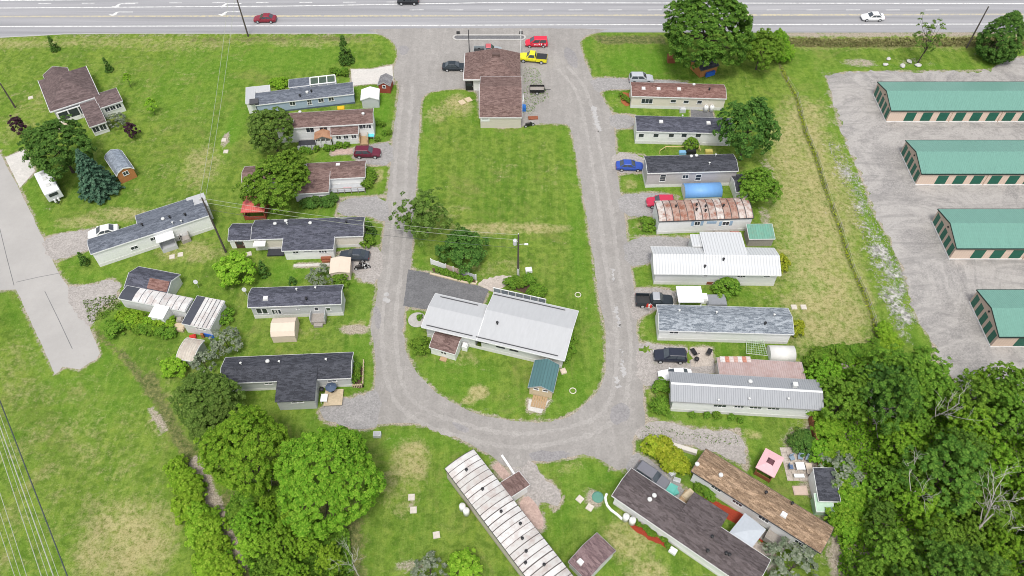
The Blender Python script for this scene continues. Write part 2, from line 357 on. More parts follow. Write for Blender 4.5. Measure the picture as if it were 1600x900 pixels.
# ---- lawn: one sheet to the horizon, ground cover painted as attributes (kind of grass, bare soil, stones)
def mk_lawn():
    fx = np.arange(-132, 136.1, .55); fy = np.arange(14, 182.1, .55)
    ex = np.array([-5000, -2000, -800, -400, -250, -180]); xs = np.concatenate([ex, fx, -ex[::-1]])
    ys = np.concatenate([[-5000, -2000, -700, -250, -90, -30, 0], fy, [200, 240, 320, 500, 900, 2000, 5000]])
    X, Y = np.meshgrid(xs, ys); P = np.stack([X.ravel(), Y.ravel()], 1); n = len(P)
    A = {k: np.zeros(n) for k in ('dry', 'lush', 'bare', 'rock', 'rough')}
    def poly(a, pts, val, soft=2.0):
        pts = GP(pts); d = seg_dist(P, pts); s = np.where(inside(P, pts), d, -d); A[a][:] = np.maximum(A[a], val * np.clip((s + soft) / (2 * soft), 0, 1))
    def blob(a, px, py, rx, ry, val):
        c = G(px, py); e = abs(G(px + rx, py).x - c.x); f_ = abs(G(px, py - ry).y - c.y)
        q = ((P[:, 0] - c.x) / e) ** 2 + ((P[:, 1] - c.y) / f_) ** 2; A[a][:] = np.maximum(A[a], val * np.clip(1.25 - q, 0, 1))
    def line(a, pts, val, wd, soft=1.0):
        d = seg_dist(P, GP(pts), False); A[a][:] = np.maximum(A[a], val * np.clip((wd + soft - d) / soft, 0, 1))
    poly('dry', [(1195, 210), (1235, 150), (1290, 160), (1330, 330), (1376, 556), (1240, 548), (1225, 440), (1205, 330)], .62, 3)
    poly('dry', [(1160, 390), (1260, 470), (1376, 556), (1240, 548)], .55, 4)
    poly('dry', [(-200, 60), (590, 56), (590, 66), (-200, 80)], .5, 2)
    poly('dry', [(1220, 58), (1600, 53), (1800, 53), (1800, 76), (1220, 76)], .6, 1.5)
    for b in [(195, 850, 100, 85, .62), (150, 800, 60, 40, .3), (240, 830, 50, 60, .35), (110, 700, 90, 80, .24), (790, 357, 110, 11, .62), (835, 357, 60, 10, .55), (748, 612, 20, 13, .8), (730, 628, 14, 9, .8), (640, 720, 36, 40, .7), (625, 760, 40, 50, .4), (985, 840, 45, 50, .55), (1010, 895, 40, 30, .6),
              (190, 335, 60, 14, .5), (315, 260, 40, 40, .45), (130, 350, 50, 16, .5), (300, 395, 60, 20, .45), (715, 165, 30, 22, .55), (682, 180, 20, 18, .45), (960, 160, 18, 10, .3), (985, 288, 14, 10, .6), (1005, 352, 14, 9, .6), (1000, 395, 30, 12, .2), (590, 275, 12, 16, .6),
              (560, 512, 35, 14, .5), (480, 520, 30, 14, .3), (890, 730, 26, 14, .35), (1170, 680, 26, 10, .6), (1020, 620, 12, 16, .5), (1320, 300, 22, 90, .5), (1350, 450, 14, 60, .5), (1000, 515, 10, 14, .5), (820, 270, 100, 60, .12), (45, 560, 60, 80, .3), (250, 640, 20, 60, .3),
              (260, 70, 120, 14, .35), (480, 66, 100, 10, .4), (1300, 240, 30, 60, .45), (770, 420, 60, 26, .25), (720, 560, 40, 14, .35), (40, 180, 40, 50, .3), (700, 330, 40, 14, .35)]: blob('dry', *b)
    for b in [(440, 90, 140, 26, .5), (1010, 95, 80, 26, .7), (300, 130, 90, 60, .4), (365, 200, 18, 50, .7), (160, 620, 70, 50, .35), (590, 175, 26, 46, .8), (900, 330, 14, 120, .5), (660, 300, 12, 110, .4), (560, 560, 30, 40, .5), (720, 590, 70, 40, .45), (880, 600, 50, 50, .5), (700, 750, 20, 40, .6), (620, 690, 30, 14, .7),
              (1265, 440, 30, 40, .9), (1225, 330, 22, 40, .8), (1245, 380, 22, 40, .9), (920, 740, 40, 20, .5), (440, 425, 60, 20, .6), (1100, 460, 90, 8, .7), (260, 130, 50, 40, .3), (1270, 130, 40, 60, .3), (330, 620, 20, 60, .5)]: blob('lush', *b)
    # field edge drain and the ditch by the highway
    DITCH = [(1219, 100), (1228, 122), (1245, 152), (1259, 207), (1275, 245), (1290, 295), (1312, 355), (1332, 420), (1350, 457), (1365, 500), (1377, 552)]
    line('rough', DITCH, .62, .1, .8)
    line('rough', [(235, 590), (262, 650), (300, 720), (330, 790)], .6, .4, 1.2); line('rough', [(150, 520), (196, 560), (240, 620), (278, 680), (300, 730)], .55, .25, .8); line('bare', [(236, 640), (256, 672)], .7, .2, .7); line('bare', [(308, 722), (322, 760), (344, 815), (376, 880)], .95, .5, .9); poly('dry', [(-40, 560), (60, 560), (200, 600), (280, 700), (330, 920), (-40, 920)], .2, 4); poly('dry', [(-40, 70), (380, 70), (330, 330), (200, 340), (100, 240), (-40, 230)], .12, 4)
    poly('rough', [(1215, 64), (1600, 62), (1600, 74), (1215, 74)], .55, .8); poly('rough', [(925, 56), (1040, 56), (1040, 68), (940, 69)], .7, .8); poly('rough', [(300, 58), (585, 56), (585, 64), (300, 66)], .45, 1)
    poly('bare', [(1215, 50), (1600, 49), (1800, 49), (1800, 57), (1215, 58)], .75, 1.0); poly('bare', [(-200, 60), (100, 54), (590, 52), (590, 55), (100, 57), (-200, 66)], .5, 1)
    poly('rock', [(1286, 214), (1310, 225), (1350, 290), (1368, 340), (1412, 420), (1437, 505), (1420, 530), (1396, 520), (1372, 450), (1352, 390), (1330, 320), (1312, 275)], .5, 2.5)
    poly('bare', [(1286, 112), (1306, 112), (1320, 215), (1300, 200)], .5, 1.5)
    poly('bare', [(815, 100), (860, 100), (880, 185), (815, 185)], .4, 2)
    for b in [(1340, 98, 40, 8, .5), (1420, 98, 50, 8, .3), (300, 480, 20, 10, .2), (555, 515, 30, 9, .8), (1200, 270, 14, 26, .4), (1195, 340, 12, 24, .5), (760, 640, 8, 5, .5), (1012, 780, 12, 8, .3), (352, 220, 7, 16, .8), (928, 780, 16, 18, .6), (643, 785, 8, 14, .4), (1540, 85, 40, 12, .3), (640, 885, 40, 14, .5), (170, 470, 26, 20, .5), (455, 780, 10, 10, .2)]: blob('bare', *b)
    poly('bare', [(1232, 690), (1262, 650), (1300, 600), (1400, 560), (1480, 560), (1600, 600), (1700, 900), (1290, 960), (1300, 830), (1262, 770)], .9, 2)
    poly('rough', [(330, 790), (420, 740), (560, 800), (560, 930), (360, 930)], .9, 2)
    # edges of the gravelled surfaces
    D = np.full(n, 1e9)
    for lp in [ROAD, ISLE, LOT, SPUR] + [GP(d[2]) for d in DR]: D = np.minimum(D, seg_dist(P, lp))
    A['bare'] = np.maximum(A['bare'], .75 * np.clip(1 - D / .75, 0, 1)); A['lush'] = np.maximum(A['lush'], .5 * np.clip(1 - np.abs(D - 1.6) / 1.6, 0, 1))
    A['dry'] *= np.clip(D / 1.2, .35, 1)
    dz = seg_dist(P, GP(DITCH), False); Z = -.14 * np.clip(1 - dz / 1.3, 0, 1); Z[D < 1.3] = 0
    me = bpy.data.meshes.new('lawn'); nx, ny = len(xs), len(ys)
    me.vertices.add(n); me.vertices.foreach_set('co', np.stack([P[:, 0], P[:, 1], Z], 1).ravel())
    i, j = np.meshgrid(np.arange(nx - 1), np.arange(ny - 1)); a = (j * nx + i).ravel(); q = np.stack([a, a + 1, a + nx + 1, a + nx], 1).ravel()
    me.loops.add(len(q)); me.loops.foreach_set('vertex_index', q); me.polygons.add(len(a)); me.polygons.foreach_set('loop_start', np.arange(len(a)) * 4)
    me.update(calc_edges=True)
    for k, v in A.items(): me.attributes.new(k, 'FLOAT', 'POINT').data.foreach_set('value', v.astype(np.float32))
    t = NT('lawn_grass'); p = t.coord('World')
    big = t.noise(p, .06, 4, .6, .6); mid = t.noise(p, .32, 5, .72, .7); fine = t.noise(p, 1.3, 5, .85); vf = t.noise(p, 4.5, 2, .9)
    mow = t.noise(t.coord('World', (.8, .05, 1), (0, 0, .06)), 1.0, 4, .65, .4)
    col = t.mix(t.ramp(big, [(.34, 0), (.62, 1)]), (.098, .190, .021), (.178, .252, .038))
    col = t.mix(t.ramp(mid, [(.36, .0), (.62, .8)]), col, (.076, .152, .018))
    col = t.mix(t.math('MULTIPLY', t.ramp(mow, [(.44, 0), (.58, 1)]), .5), col, (.192, .262, .05))
    cl = t.noise(p, .85, 3, .6, .4); col = t.mix(t.ramp(cl, [(.38, .55), (.52, 0)]), col, (.056, .112, .013)); col = t.mix(t.ramp(cl, [(.56, 0), (.70, .4)]), col, (.235, .275, .05))
    lush = t.math('MULTIPLY', t.attr('lush'), t.ramp(mid, [(.3, .5), (.6, 1)])); col = t.mix(lush, col, (.092, .218, .017))
    nz = t.mix(.5, mid, fine)
    def gate(a, k=1.0, lo=.22, hi=.5): return t.ramp(t.math('ADD', t.math('MULTIPLY', t.attr(a), k), t.math('MULTIPLY', t.math('SUBTRACT', nz, .5), 2.4)), [(lo, 0), (hi, 1)])
    col = t.mix(t.math('MULTIPLY', t.ramp(t.noise(p, .14, 5, .75, 1.0), [(.53, 0), (.68, 1)]), .45), col, (.215, .205, .07))
    dcol = t.mix(t.ramp(fine, [(.38, 0), (.62, 1)]), (.26, .225, .085), (.47, .40, .22))
    col = t.mix(t.math('MULTIPLY', gate('dry', 1.0, .2, .75), .85), col, dcol)
    rcol = t.mix(t.ramp(fine, [(.38, 0), (.62, 1)]), (.05, .08, .02), (.2, .19, .08)); col = t.mix(gate('rough'), col, rcol)
    col = t.mix(t.ramp(fine, [(.30, .6), (.46, 0)]), col, (.052, .105, .010)); col = t.mix(t.ramp(fine, [(.53, 0), (.74, .6)]), col, (.25, .31, .065))
    col = t.mix(t.ramp(vf, [(.25, .6), (.48, 0)]), col, (.05, .075, .014)); col = t.mix(t.ramp(vf, [(.55, 0), (.8, .4)]), col, (.26, .3, .12))
    scol = t.mix(t.ramp(vf, [(.35, 0), (.65, 1)]), (.2, .165, .12), (.44, .39, .32)); col = t.mix(gate('bare', 1.0, .3, .6), col, scol)
    st = t.vor(p, 2.6, out='Color'); ss = t.node('ShaderNodeSeparateColor'); t.link(st, ss.inputs[0])
    kcol = t.mix(ss.outputs[0], (.17, .165, .155), (.52, .5, .475)); col = t.mix(gate('rock', .9, .3, .5), col, kcol)
    t.bump(fine, .7, .12); t.fin(col, 1.0, .02)
    me.materials.append(MATS['lawn_grass'])
    o = bpy.data.objects.new('lawn', me); COL.objects.link(o); o['kind'] = 'structure'
    return P, A
mk_lawn()
hw = sheet('highway', [HWY], .004, MATS['highway_asphalt'])
lr = sheet('loop_road', [jag(ROAD, .07, .7, 1), jag(ISLE, .07, .7, 2)], .008, MATS['loop_road'])
sheet('storage_lot', [jag(LOT, .35, .8, 3)], .004, MATS['lot_gravel'])
spur = sheet('spur_road', [jag(SPUR, .05, 1, 4)], .004, MATS['spur_concrete'])
for k, (nm, mt, pts, sm, am) in enumerate(DR):
    p = GP(pts); p = smoothpoly(p, sm) if sm else p
    sheet(nm, [jag(p, am * .6, .5, 10 + k)], .012 + .0002 * k, MATS[mt])
for k, pts in enumerate([[(1000, 545), (1012, 541), (1020, 548), (1008, 551)], [(1072, 540), (1078, 543), (1080, 570), (1074, 566)]]):
    sheet('grass_patch', [jag(smoothpoly(GP(pts), 2), .25, .4, 60 + k)], .02 + .0002 * k, MATS['lawn_grass'])
# ---- painted markings
def ribbon(pts, wd):
    pts = [Vector(p[:2]) for p in pts]; l, r = [], []
    for i, p in enumerate(pts):
        d = (pts[min(i + 1, len(pts) - 1)] - pts[max(i - 1, 0)]).normalized(); nr = Vector((-d.y, d.x)) * wd / 2; l.append(p + nr); r.append(p - nr)
    return r + l[::-1]
def mark(name, px, wd, mat, parent=hw, z=.009): return sheet(name, [ribbon(GP(px), wd)], z, MATS[mat], parent)
mark('edge_line', [(-900, 44), (0, 41.5), (600, 39.8), (900, 38.8), (1600, 37.5), (2500, 36)], .3, 'line_white')
mark('centre_line', [(-900, 28), (0, 26.5), (800, 25), (1600, 23), (2500, 21.5)], .2, 'line_yellow')
mark('centre_line', [(-900, 26.6), (0, 25.3), (800, 23.7), (1600, 21.8), (2500, 20.4)], .2, 'line_yellow')
mark('far_edge_line', [(-900, 15), (0, 12.6), (450, 9.5), (760, 4.2), (1600, 5.6), (2500, 5)], .3, 'line_white')
mark('far_edge_line', [(-900, 2), (0, 1), (800, -6), (2500, -6)], .25, 'line_white')
mark('shoulder_edge', [(-900, 61.3), (-100, 59.4), (0, 58.2), (60, 55.4), (100, 53), (190, 52), (590, 52)], .3, 'line_faint', z=.01)
for x in range(640, 1500, 62): mark('lane_dash', [(x, 15.6), (x + 22, 15.4)], .2, 'line_white')
for x in range(60, 620, 68): mark('lane_dash', [(x, 5.6 - x * .004), (x + 20, 5.5 - x * .004)], .2, 'line_white')
for x, y in ((186, 19.5), (356, 19.2), (190, 6.6), (356, 6.2)):      # turn arrows
    c = G(x, y); m = MB()
    m.add([(c.x + 2.9, c.y + .05, .0095), (c.x + 2.9, c.y + .3, .0095), (c.x - .1, c.y + .3, .0095), (c.x - .1, c.y + .05, .0095), (c.x - .5, c.y - .75, .0095), (c.x - 1.2, c.y - .75, .0095), (c.x - .6, c.y + .2, .0095), (c.x - .1, c.y - .75, .0095), (c.x - 2.0, c.y - .75, .0095), (c.x - 1.0, c.y - 1.35, .0095)], [(0, 1, 2, 3), (3, 2, 6, 5, 4), (7, 8, 9)])
    m.build('turn_arrow', MATS['line_white'], hw)
# kerbed traffic island in front of the shop
isl = []
for cx, s_ in ((711, -1), (819, 1)):
    for k in range(9):
        a = math.pi / 2 - s_ * 0 + (math.pi * k / 8 if s_ < 0 else -math.pi / 2 * 0 + 0)
        isl.append((cx, k, s_))
y0, y1 = G(765, 63.5).y, G(765, 54.5).y; xa, xb = G(707, 59).x, G(822, 59).x; rr = (y1 - y0) / 2; yc = (y0 + y1) / 2
def stad(r): return [(xa + rr + math.cos(a) * r, yc + math.sin(a) * r) for a in np.linspace(math.pi / 2, 1.5 * math.pi, 9)] + [(xb - rr + math.cos(a) * r, yc + math.sin(a) * r) for a in np.linspace(-math.pi / 2, math.pi / 2, 9)]
root = thing('kerb_island', 'long rounded kerb island between the highway shoulder and the shop forecourt', 'traffic island', (0, 0, 0))
o_, i_ = stad(rr), stad(rr - .38); n = len(o_); m = MB()
m.add([(x, y, .0) for x, y in o_] + [(x, y, .15) for x, y in o_] + [(x, y, .15) for x, y in i_] + [(x, y, .0) for x, y in i_], [f for k in range(n) for f in ((k, (k + 1) % n, n + (k + 1) % n, n + k), (n + k, n + (k + 1) % n, 2 * n + (k + 1) % n, 2 * n + k), (2 * n + k, 2 * n + (k + 1) % n, 3 * n + (k + 1) % n, 3 * n + k))])
m.build('kerb', plain('kerb_concrete', (.44, .425, .40), .9, .1, .2), root)
sheet_mesh([stad(rr - .38)], .09).build('asphalt_fill', MATS['asphalt_dark'], root)
for px in (716, 814): c = G(px, 53.5); MB().box(c.x - .35, c.x + .35, c.y - .06, c.y + .06, 0, .7).build('marker_board', plain('drum_dark', (.06, .06, .06)), root)
# joints in the spur road
for pts in ([(25, 441), (60, 433), (92, 427)], [(70, 455), (92, 500), (113, 545)], [(22, 446), (10, 400), (-2, 350)]): mark('joint', pts, .09, 'asphalt_dark', spur, .008)
# worn pale scrapes and repair patches on the right arm of the loop road
for pts, wd in (([(963, 480), (966, 512)], .5), ([(972, 560), (974, 590)], .6), ([(964, 590), (966, 606)], .35), ([(927, 165), (936, 205)], .9), ([(957, 420), (958, 440)], .4), ([(971, 545), (973, 556)], .4)):
    sheet('worn_patch', [jag(ribbon(GP(pts), wd * .8), .2, .22, int(wd * 100))], .0125, MATS['line_faint'], lr)
for px, py in ((602, 468), (604, 460), (606, 470)): c = G(px, py); MB().lathe([(.4, 0), (.4, .012), (.01, .014)], 14, (c.x, c.y, .009)).build('manhole_cover', MATS['line_faint'], lr)

# dusty wheel tracks round the loop, damp dark patches
CL = smoothpoly(GP([(636, 132), (630, 220), (624, 330), (616, 440), (606, 520), (612, 600), (648, 645), (716, 674), (800, 688), (880, 684), (940, 662), (972, 618), (976, 560), (968, 480), (955, 400), (940, 300), (926, 200), (908, 140), (880, 105)]), 2, False)
for off in (-1.0, .95):
    pts = []
    for i, p in enumerate(CL):
        d = (CL[min(i + 1, len(CL) - 1)] - CL[max(i - 1, 0)]).normalized(); pts.append(p + Vector((-d.y, d.x)) * (off + .15 * math.sin(i * .7)))
    sheet('wheel_track', [jag(ribbon(pts, .62), .1, .45, 7 if off > 0 else 8)], .0105, MATS['wheel_track'], lr)
for k, pts in enumerate([[(826, 707), (858, 703), (892, 706), (886, 716), (850, 722), (828, 717)], [(622, 70), (640, 72), (638, 84), (626, 88)], [(985, 398), (1000, 392), (1008, 402), (990, 410)], [(978, 318), (1000, 322), (1016, 330), (990, 330)], [(880, 70), (900, 80), (905, 110), (885, 100)], [(588, 470), (596, 500), (590, 520), (583, 500)], [(950, 640), (975, 625), (990, 650), (960, 668)], [(700, 655), (740, 672), (720, 678)]]): sheet('damp_patch', [jag(smoothpoly(GP(pts), 2), .09, .5, 80 + k)], .0128 + .0002 * k, MATS['damp_gravel'], lr)
# ================================================================ buildings
WHITE = siding('siding_white', (.78, .78, .765)); CREAM = siding('siding_cream', (.68, .63, .54)); GREYW = siding('siding_grey_white', (.66, .66, .655)); BLUEG = siding('siding_blue_grey', (.36, .44, .56))
BEIGE = siding('siding_beige', (.58, .53, .46)); TAUPE = siding('siding_taupe', (.47, .44, .44)); PEACH = siding('siding_peach', (.66, .52, .42), .4, .12, True); LGREY = siding('siding_light_grey', (.52, .53, .54))
SKIRTW = plain('skirt_white', (.68, .67, .65), .6); TRIMW = plain('trim_white', (.76, .76, .75), .5); TRIMD = plain('trim_dark', (.07, .07, .075), .5); TRIMG = plain('trim_grey', (.35, .35, .35), .5)
NAVY = shingle('shingle_navy', (.050, .053, .068), (.105, .108, .135)); BLACK = shingle('shingle_black', (.036, .038, .046), (.075, .078, .092)); BROWN = shingle('shingle_brown', (.125, .075, .066), (.205, .14, .125)); RED_BR = shingle('shingle_red_brown', (.155, .072, .058), (.24, .145, .125))
SLATE = shingle('shingle_slate', (.095, .108, .135), (.155, .17, .20)); GREYM = shingle('shingle_grey_mottled', (.10, .125, .155), (.32, .345, .37), .3); OLDBR = shingle('shingle_weathered', (.20, .125, .072), (.40, .285, .19), .45, .9, (.05, .032, .025)); DKBR = shingle('shingle_dark_brown', (.078, .062, .062), (.125, .105, .105))
WOOD = plain('wood_tan', (.42, .29, .17), .8, .2, .3, 0, 6); WOODR = plain('wood_red_brown', (.27, .095, .05), .8, .2, .3, 0, 5); WOODG = plain('wood_grey', (.34, .31, .28), .85, .15, .3, 0, 6); DECKC = plain('deck_pale', (.55, .45, .31), .85, .15, .2, 0, 4)
MWHITE = metalroof('metal_white', (.54, .55, .555), .07, .45); MGREY = metalroof('metal_grey_roof', (.30, .31, .325), .08, .3); MGREEN = metalroof('metal_green', (.14, .29, .235), .1, .0, 0, .35); MTEAL = metalroof('metal_teal', (.08, .17, .175), .12, .4); MPINK = metalroof('metal_faded_pink', (.42, .32, .30), .12, .3, .3, .6); MSILV = metalroof('metal_silver', (.42, .425, .43), .1)
GLASS = glass(); DKGREEN = metalroof('door_green', (.012, .115, .075), .08); CANVAS = plain('canvas_beige', (.62, .52, .42), .8, .2, .06, 0, 1); VENT = plain('vent_metal', (.6, .6, .58), .5, .4); BLK = plain('black_plastic', (.02, .02, .022), .5); REDM = metalroof('metal_red', (.52, .10, .085), .12, .3)
PROF = dict(gable=[(0, 0), (.5, 1), (1, 0)], arc=[(0, 0), (.12, .5), (.3, .85), (.5, 1), (.7, .85), (.88, .5), (1, 0)], gambrel=[(0, 0), (.2, .62), (.5, 1), (.8, .62), (1, 0)], flat=[(0, 0), (1, 0)], shedf=[(0, 0), (1, 1)], shedb=[(0, 1), (1, 0)], barn=[(0, 0), (.15, .55), (.5, 1), (.85, .55), (1, 0)])
PROF['tunnel'] = [(.5 - .5 * math.cos(a), math.sin(a)) for a in np.linspace(0, math.pi, 11)]
def pz(pr, t):
    for (a, za), (b, zb) in zip(pr, pr[1:]):
        if a <= t <= b: return za + (zb - za) * (t - a) / max(1e-6, b - a)
    return pr[-1][1]
_wcache = {}
class Bd:
    """a building in local coordinates: x along the front, y away from the front, z up"""
    def __init__(s, root): s.root = root; s.Mi = None; s.blocks = []
    def inv(s):
        if s.Mi is None: s.Mi = (Matrix.Translation(s.root.location) @ Matrix.Rotation(s.root.rotation_euler.z, 4, 'Z')).inverted()
        return s.Mi
    def at(s, px, py, z=0.0): return s.inv() @ G(px, py, z)
    def lray(s, px, py): M = s.inv(); return M @ _O, M.to_3x3() @ ray(px, py)
    def plane(s, px, py, axis, val):
        o, d = s.lray(px, py); return o + d * ((val - o[axis]) / d[axis])
    def block(s, x0, x1, y0, y1, z0, h, kind='gable', rise=.55, over=.2, ox=.12, wm=None, rm=None, trim=None, axis='x', names=('wall', 'roof', 'trim'), th=.1, prof=None, smooth=False):
        pr = prof or PROF[kind]; a0, a1, b0, b1 = (y0, y1, x0, x1) if axis == 'x' else (x0, x1, y0, y1)
        A0, A1 = a0 - over, a1 + over; top = [(A0 + (A1 - A0) * t, h + rise * q) for t, q in pr]
        def zt(a): return h + rise * pz(pr, (a - A0) / (A1 - A0))
        if wm:
            ks = [a0] + [a for a, _ in top if a0 + .02 < a < a1 - .02] + [a1]
            wp = [(a0, z0), (a1, z0)] + [(a, zt(a) - th * .5) for a in ks[::-1]]
            MB().prism(wp, b0, b1, axis).build(names[0], wm, s.root)
        rf = MB().prism([(a, z) for a, z in top] + [(a, z - th) for a, z in top[::-1]], b0 - ox, b1 + ox, axis).build(names[1], rm, s.root, smooth=smooth)
        if trim:
            m = MB(); e = .03
            for a, z in (top[0], top[-1]):
                sg = -1 if a == top[0][0] else 1; q0, q1 = sorted((a + sg * .005, a + sg * .045))
                if axis == 'x': m.box(b0 - ox, b1 + ox, q0, q1, z - th - .1, z - .012)
                else: m.box(q0, q1, b0 - ox, b1 + ox, z - th - .1, z - .012)
            for bb, sg in ((b0 - ox, -1), (b1 + ox, 1)):
                q0, q1 = sorted((bb + sg * .005, bb + sg * .045)); m.prism([(a, z + .012) for a, z in top] + [(a, z - th - .08) for a, z in top[::-1]], q0, q1, axis)
            m.build(names[2], trim, s.root)
        b = dict(top=top, axis=axis, b0=b0 - ox, b1=b1 + ox, x0=x0, x1=x1, y0=y0, y1=y1, h=h, roof=rf, th=th); s.blocks.append(b); return b
    def skirt(s, x0, x1, y0, y1, hh, mat):
        m = MB(); t = .03
        m.box(x0 - t, x1 + t, y0 - t, y0 - .004, .0, hh).box(x0 - t, x1 + t, y1 + .004, y1 + t, .0, hh).box(x0 - t, x0 - .004, y0, y1, .0, hh).box(x1 + .004, x1 + t, y0, y1, .0, hh)
        m.build('skirting', mat, s.root)
    def face(s, f, b):     # origin, angle of the wall's own frame (u along the wall, outward is -v)
        return {'F': ((b['x0'], b['y0']), 0), 'R': ((b['x1'], b['y0']), math.pi / 2), 'B': ((b['x1'], b['y1']), math.pi), 'L': ((b['x0'], b['y1']), -math.pi / 2)}[f]
    def put(s, name, meshes, f, b, u, z, par=None):
        (ox, oy), a = s.face(f, b); o = share(name, meshes[0], par or s.root, (ox + math.cos(a) * u, oy + math.sin(a) * u, z), a)
        for nm, me in meshes[1:]: share(nm, me, o)
        return o
    def win(s, px, py, w, h, f='F', bi=0, fm=None, pane=None, cols=2, rows=1, uz=None, sill=True):
        b = s.blocks[bi]; fm = fm or TRIMW; pane = pane or GLASS
        if uz is None:
            ax, val = (1, b['y0']) if f == 'F' else (0, b['x1'] if f == 'R' else b['x0']); p = s.plane(px, py, ax, val)
            u = p.x - b['x0'] if f == 'F' else (p.y - b['y0'] if f == 'R' else b['y1'] - p.y); z = p.z
        else: u, z = uz
        key = (round(w, 2), round(h, 2), fm.name, pane.name, cols, rows)
        if key not in _wcache:
            m = MB(); e = .075; m.box(-w / 2 - e, w / 2 + e, -.05, .02, h / 2, h / 2 + e).box(-w / 2 - e * (1.5), w / 2 + e * 1.5, -.085, .02, -h / 2 - e, -h / 2).box(-w / 2 - e, -w / 2, -.05, .02, -h / 2, h / 2).box(w / 2, w / 2 + e, -.05, .02, -h / 2, h / 2)
            for k in range(1, cols): x = -w / 2 + w * k / cols; m.box(x - .03, x + .03, -.042, .02, -h / 2, h / 2)
            for k in range(1, rows): z_ = -h / 2 + h * k / rows; m.box(-w / 2, w / 2, -.038, .02, z_ - .03, z_ + .03)
            p_ = MB().box(-w / 2, w / 2, -.02, .015, -h / 2, h / 2)
            _wcache[key] = (m.mesh('window', fm), p_.mesh('pane', pane))
        me = _wcache[key]; return s.put('window', [me[0], ('pane', me[1])], f, b, u, z)
    def door(s, px, py, w=.9, h=2.0, f='F', bi=0, mat=None, uz=None, name='door'):
        b = s.blocks[bi]
        if uz is None:
            ax, val = (1, b['y0']) if f == 'F' else (0, b['x1'] if f == 'R' else b['x0']); p = s.plane(px, py, ax, val); u = p.x - b['x0'] if f == 'F' else (p.y - b['y0'] if f == 'R' else b['y1'] - p.y); z = p.z
        else: u, z = uz
        mat = mat or TRIMW; key = ('d', round(w, 2), round(h, 2), mat.name)
        if key not in _wcache:
            m = MB().box(-w / 2, w / 2, -.045, .02, -h / 2, h / 2); g = MB().box(-w / 2 + .2, w / 2 - .2, -.055, .0, .05, h / 2 - .25); k = MB().box(w / 2 - .16, w / 2 - .08, -.11, -.04, -.1, .02)
            _wcache[key] = (m.mesh('door', mat), g.mesh('pane', GLASS), k.mesh('handle', VENT))
        me = _wcache[key]; return s.put(name, [me[0], ('pane', me[1]), ('handle', me[2])], f, b, u, z)
    def roofpt(s, px, py, bi=0):
        b = s.blocks[bi]; o, d = s.lray(px, py); i = 1 if b['axis'] == 'x' else 0
        best = None
        for (a0, z0), (a1, z1) in zip(b['top'], b['top'][1:]):
            k = (z1 - z0) / (a1 - a0 + 1e-9); t = (z0 + k * (o[i] - a0) - o.z) / (d.z - k * d[i]); p = o + d * t
            if a0 - .05 <= p[i] <= a1 + .05 and (best is None or t < best[0]): best = (t, p)
        return best[1] if best else None
    def vent(s, px, py, kind='pipe', bi=0):
        p = s.roofpt(px, py, bi)
        if p is None: return
        if kind == 'pipe': m = MB().bar((p.x, p.y, p.z - .1), (p.x, p.y, p.z + .4), .07, 7).lathe([(.15, 0), (.17, .06), (.03, .12)], 8, (p.x, p.y, p.z + .4)); mt = VENT
        elif kind == 'dark': m = MB().bar((p.x, p.y, p.z - .1), (p.x, p.y, p.z + .45), .11, 7).lathe([(.2, 0), (.2, .1), (.05, .16)], 8, (p.x, p.y, p.z + .4)); mt = BLK
        elif kind == 'cap': m = MB().lathe([(.22, -.1), (.24, .18), (.3, .2), (.26, .3), (.05, .36)], 10, (p.x, p.y, p.z)); mt = VENT
        elif kind == 'chim': m = MB().box(p.x - .25, p.x + .25, p.y - .25, p.y + .25, p.z - .2, p.z + .6).box(p.x - .32, p.x + .32, p.y - .32, p.y + .32, p.z + .6, p.z + .68); mt = VENT
        else: m = MB().box(p.x - .38, p.x + .38, p.y - .34, p.y + .34, p.z - .12, p.z + .16, (.06, .06)); mt = SKIRTW
        m.build({'sky': 'skylight', 'chim': 'chimney'}.get(kind, 'roof_vent'), mt, s.root)
    def panels(s, n, mats, bi=0, gap=.09, up=.035, fr=(0, 1), half=None, seed=1):
        b = s.blocks[bi]; rg = random.Random(seed); top = b['top'] if half is None else b['top'][half[0]:half[1]]; L = b['b1'] - b['b0']; c0, c1 = b['b0'] + L * fr[0], b['b0'] + L * fr[1]; wd = (c1 - c0) / n; base = None
        for k in range(n):
            m = MB(); g = gap * rg.uniform(.6, 1.4); dz = rg.uniform(-.008, .012)
            m.prism([(a, z + up + dz) for a, z in top] + [(a, z + .004) for a, z in top[::-1]], c0 + wd * k + g / 2, c0 + wd * (k + 1) - g / 2, b['axis'])
            m.build('roof_panel', mats[rg.randrange(len(mats))], s.root)
def home(name, label, fl, fr, E, Bk, kind='gable', rise=.55, over=.2, ox=.12, wm=None, rm=None, trim=TRIMW, skirt=SKIRTW, skh=.65, cat='mobile home', group=None, prof=None, W=None, h=None, smooth=False):
    A, B = G(*fl), G(*fr); rz = math.atan2(B.y - A.y, B.x - A.x); L = (B - A).length
    s = Bd(thing(name, label, cat, A, rz, group)); s.L = L
    if h is None: h = s.plane(E[0], E[1], 1, -over).z
    if W is None: W = s.at(Bk[0], Bk[1], h).y - over
    s.W, s.h = W, h
    s.block(0, L, 0, W, 0.0, h, kind, rise, over, ox, wm, rm, trim, prof=prof, smooth=smooth)
    if skirt: s.skirt(0, L, 0, W, skh, skirt)
    return s
HG = 'mobile homes around the loop road'
def G2(f): return [(.0, 0), (f, 1), (1, 0)]
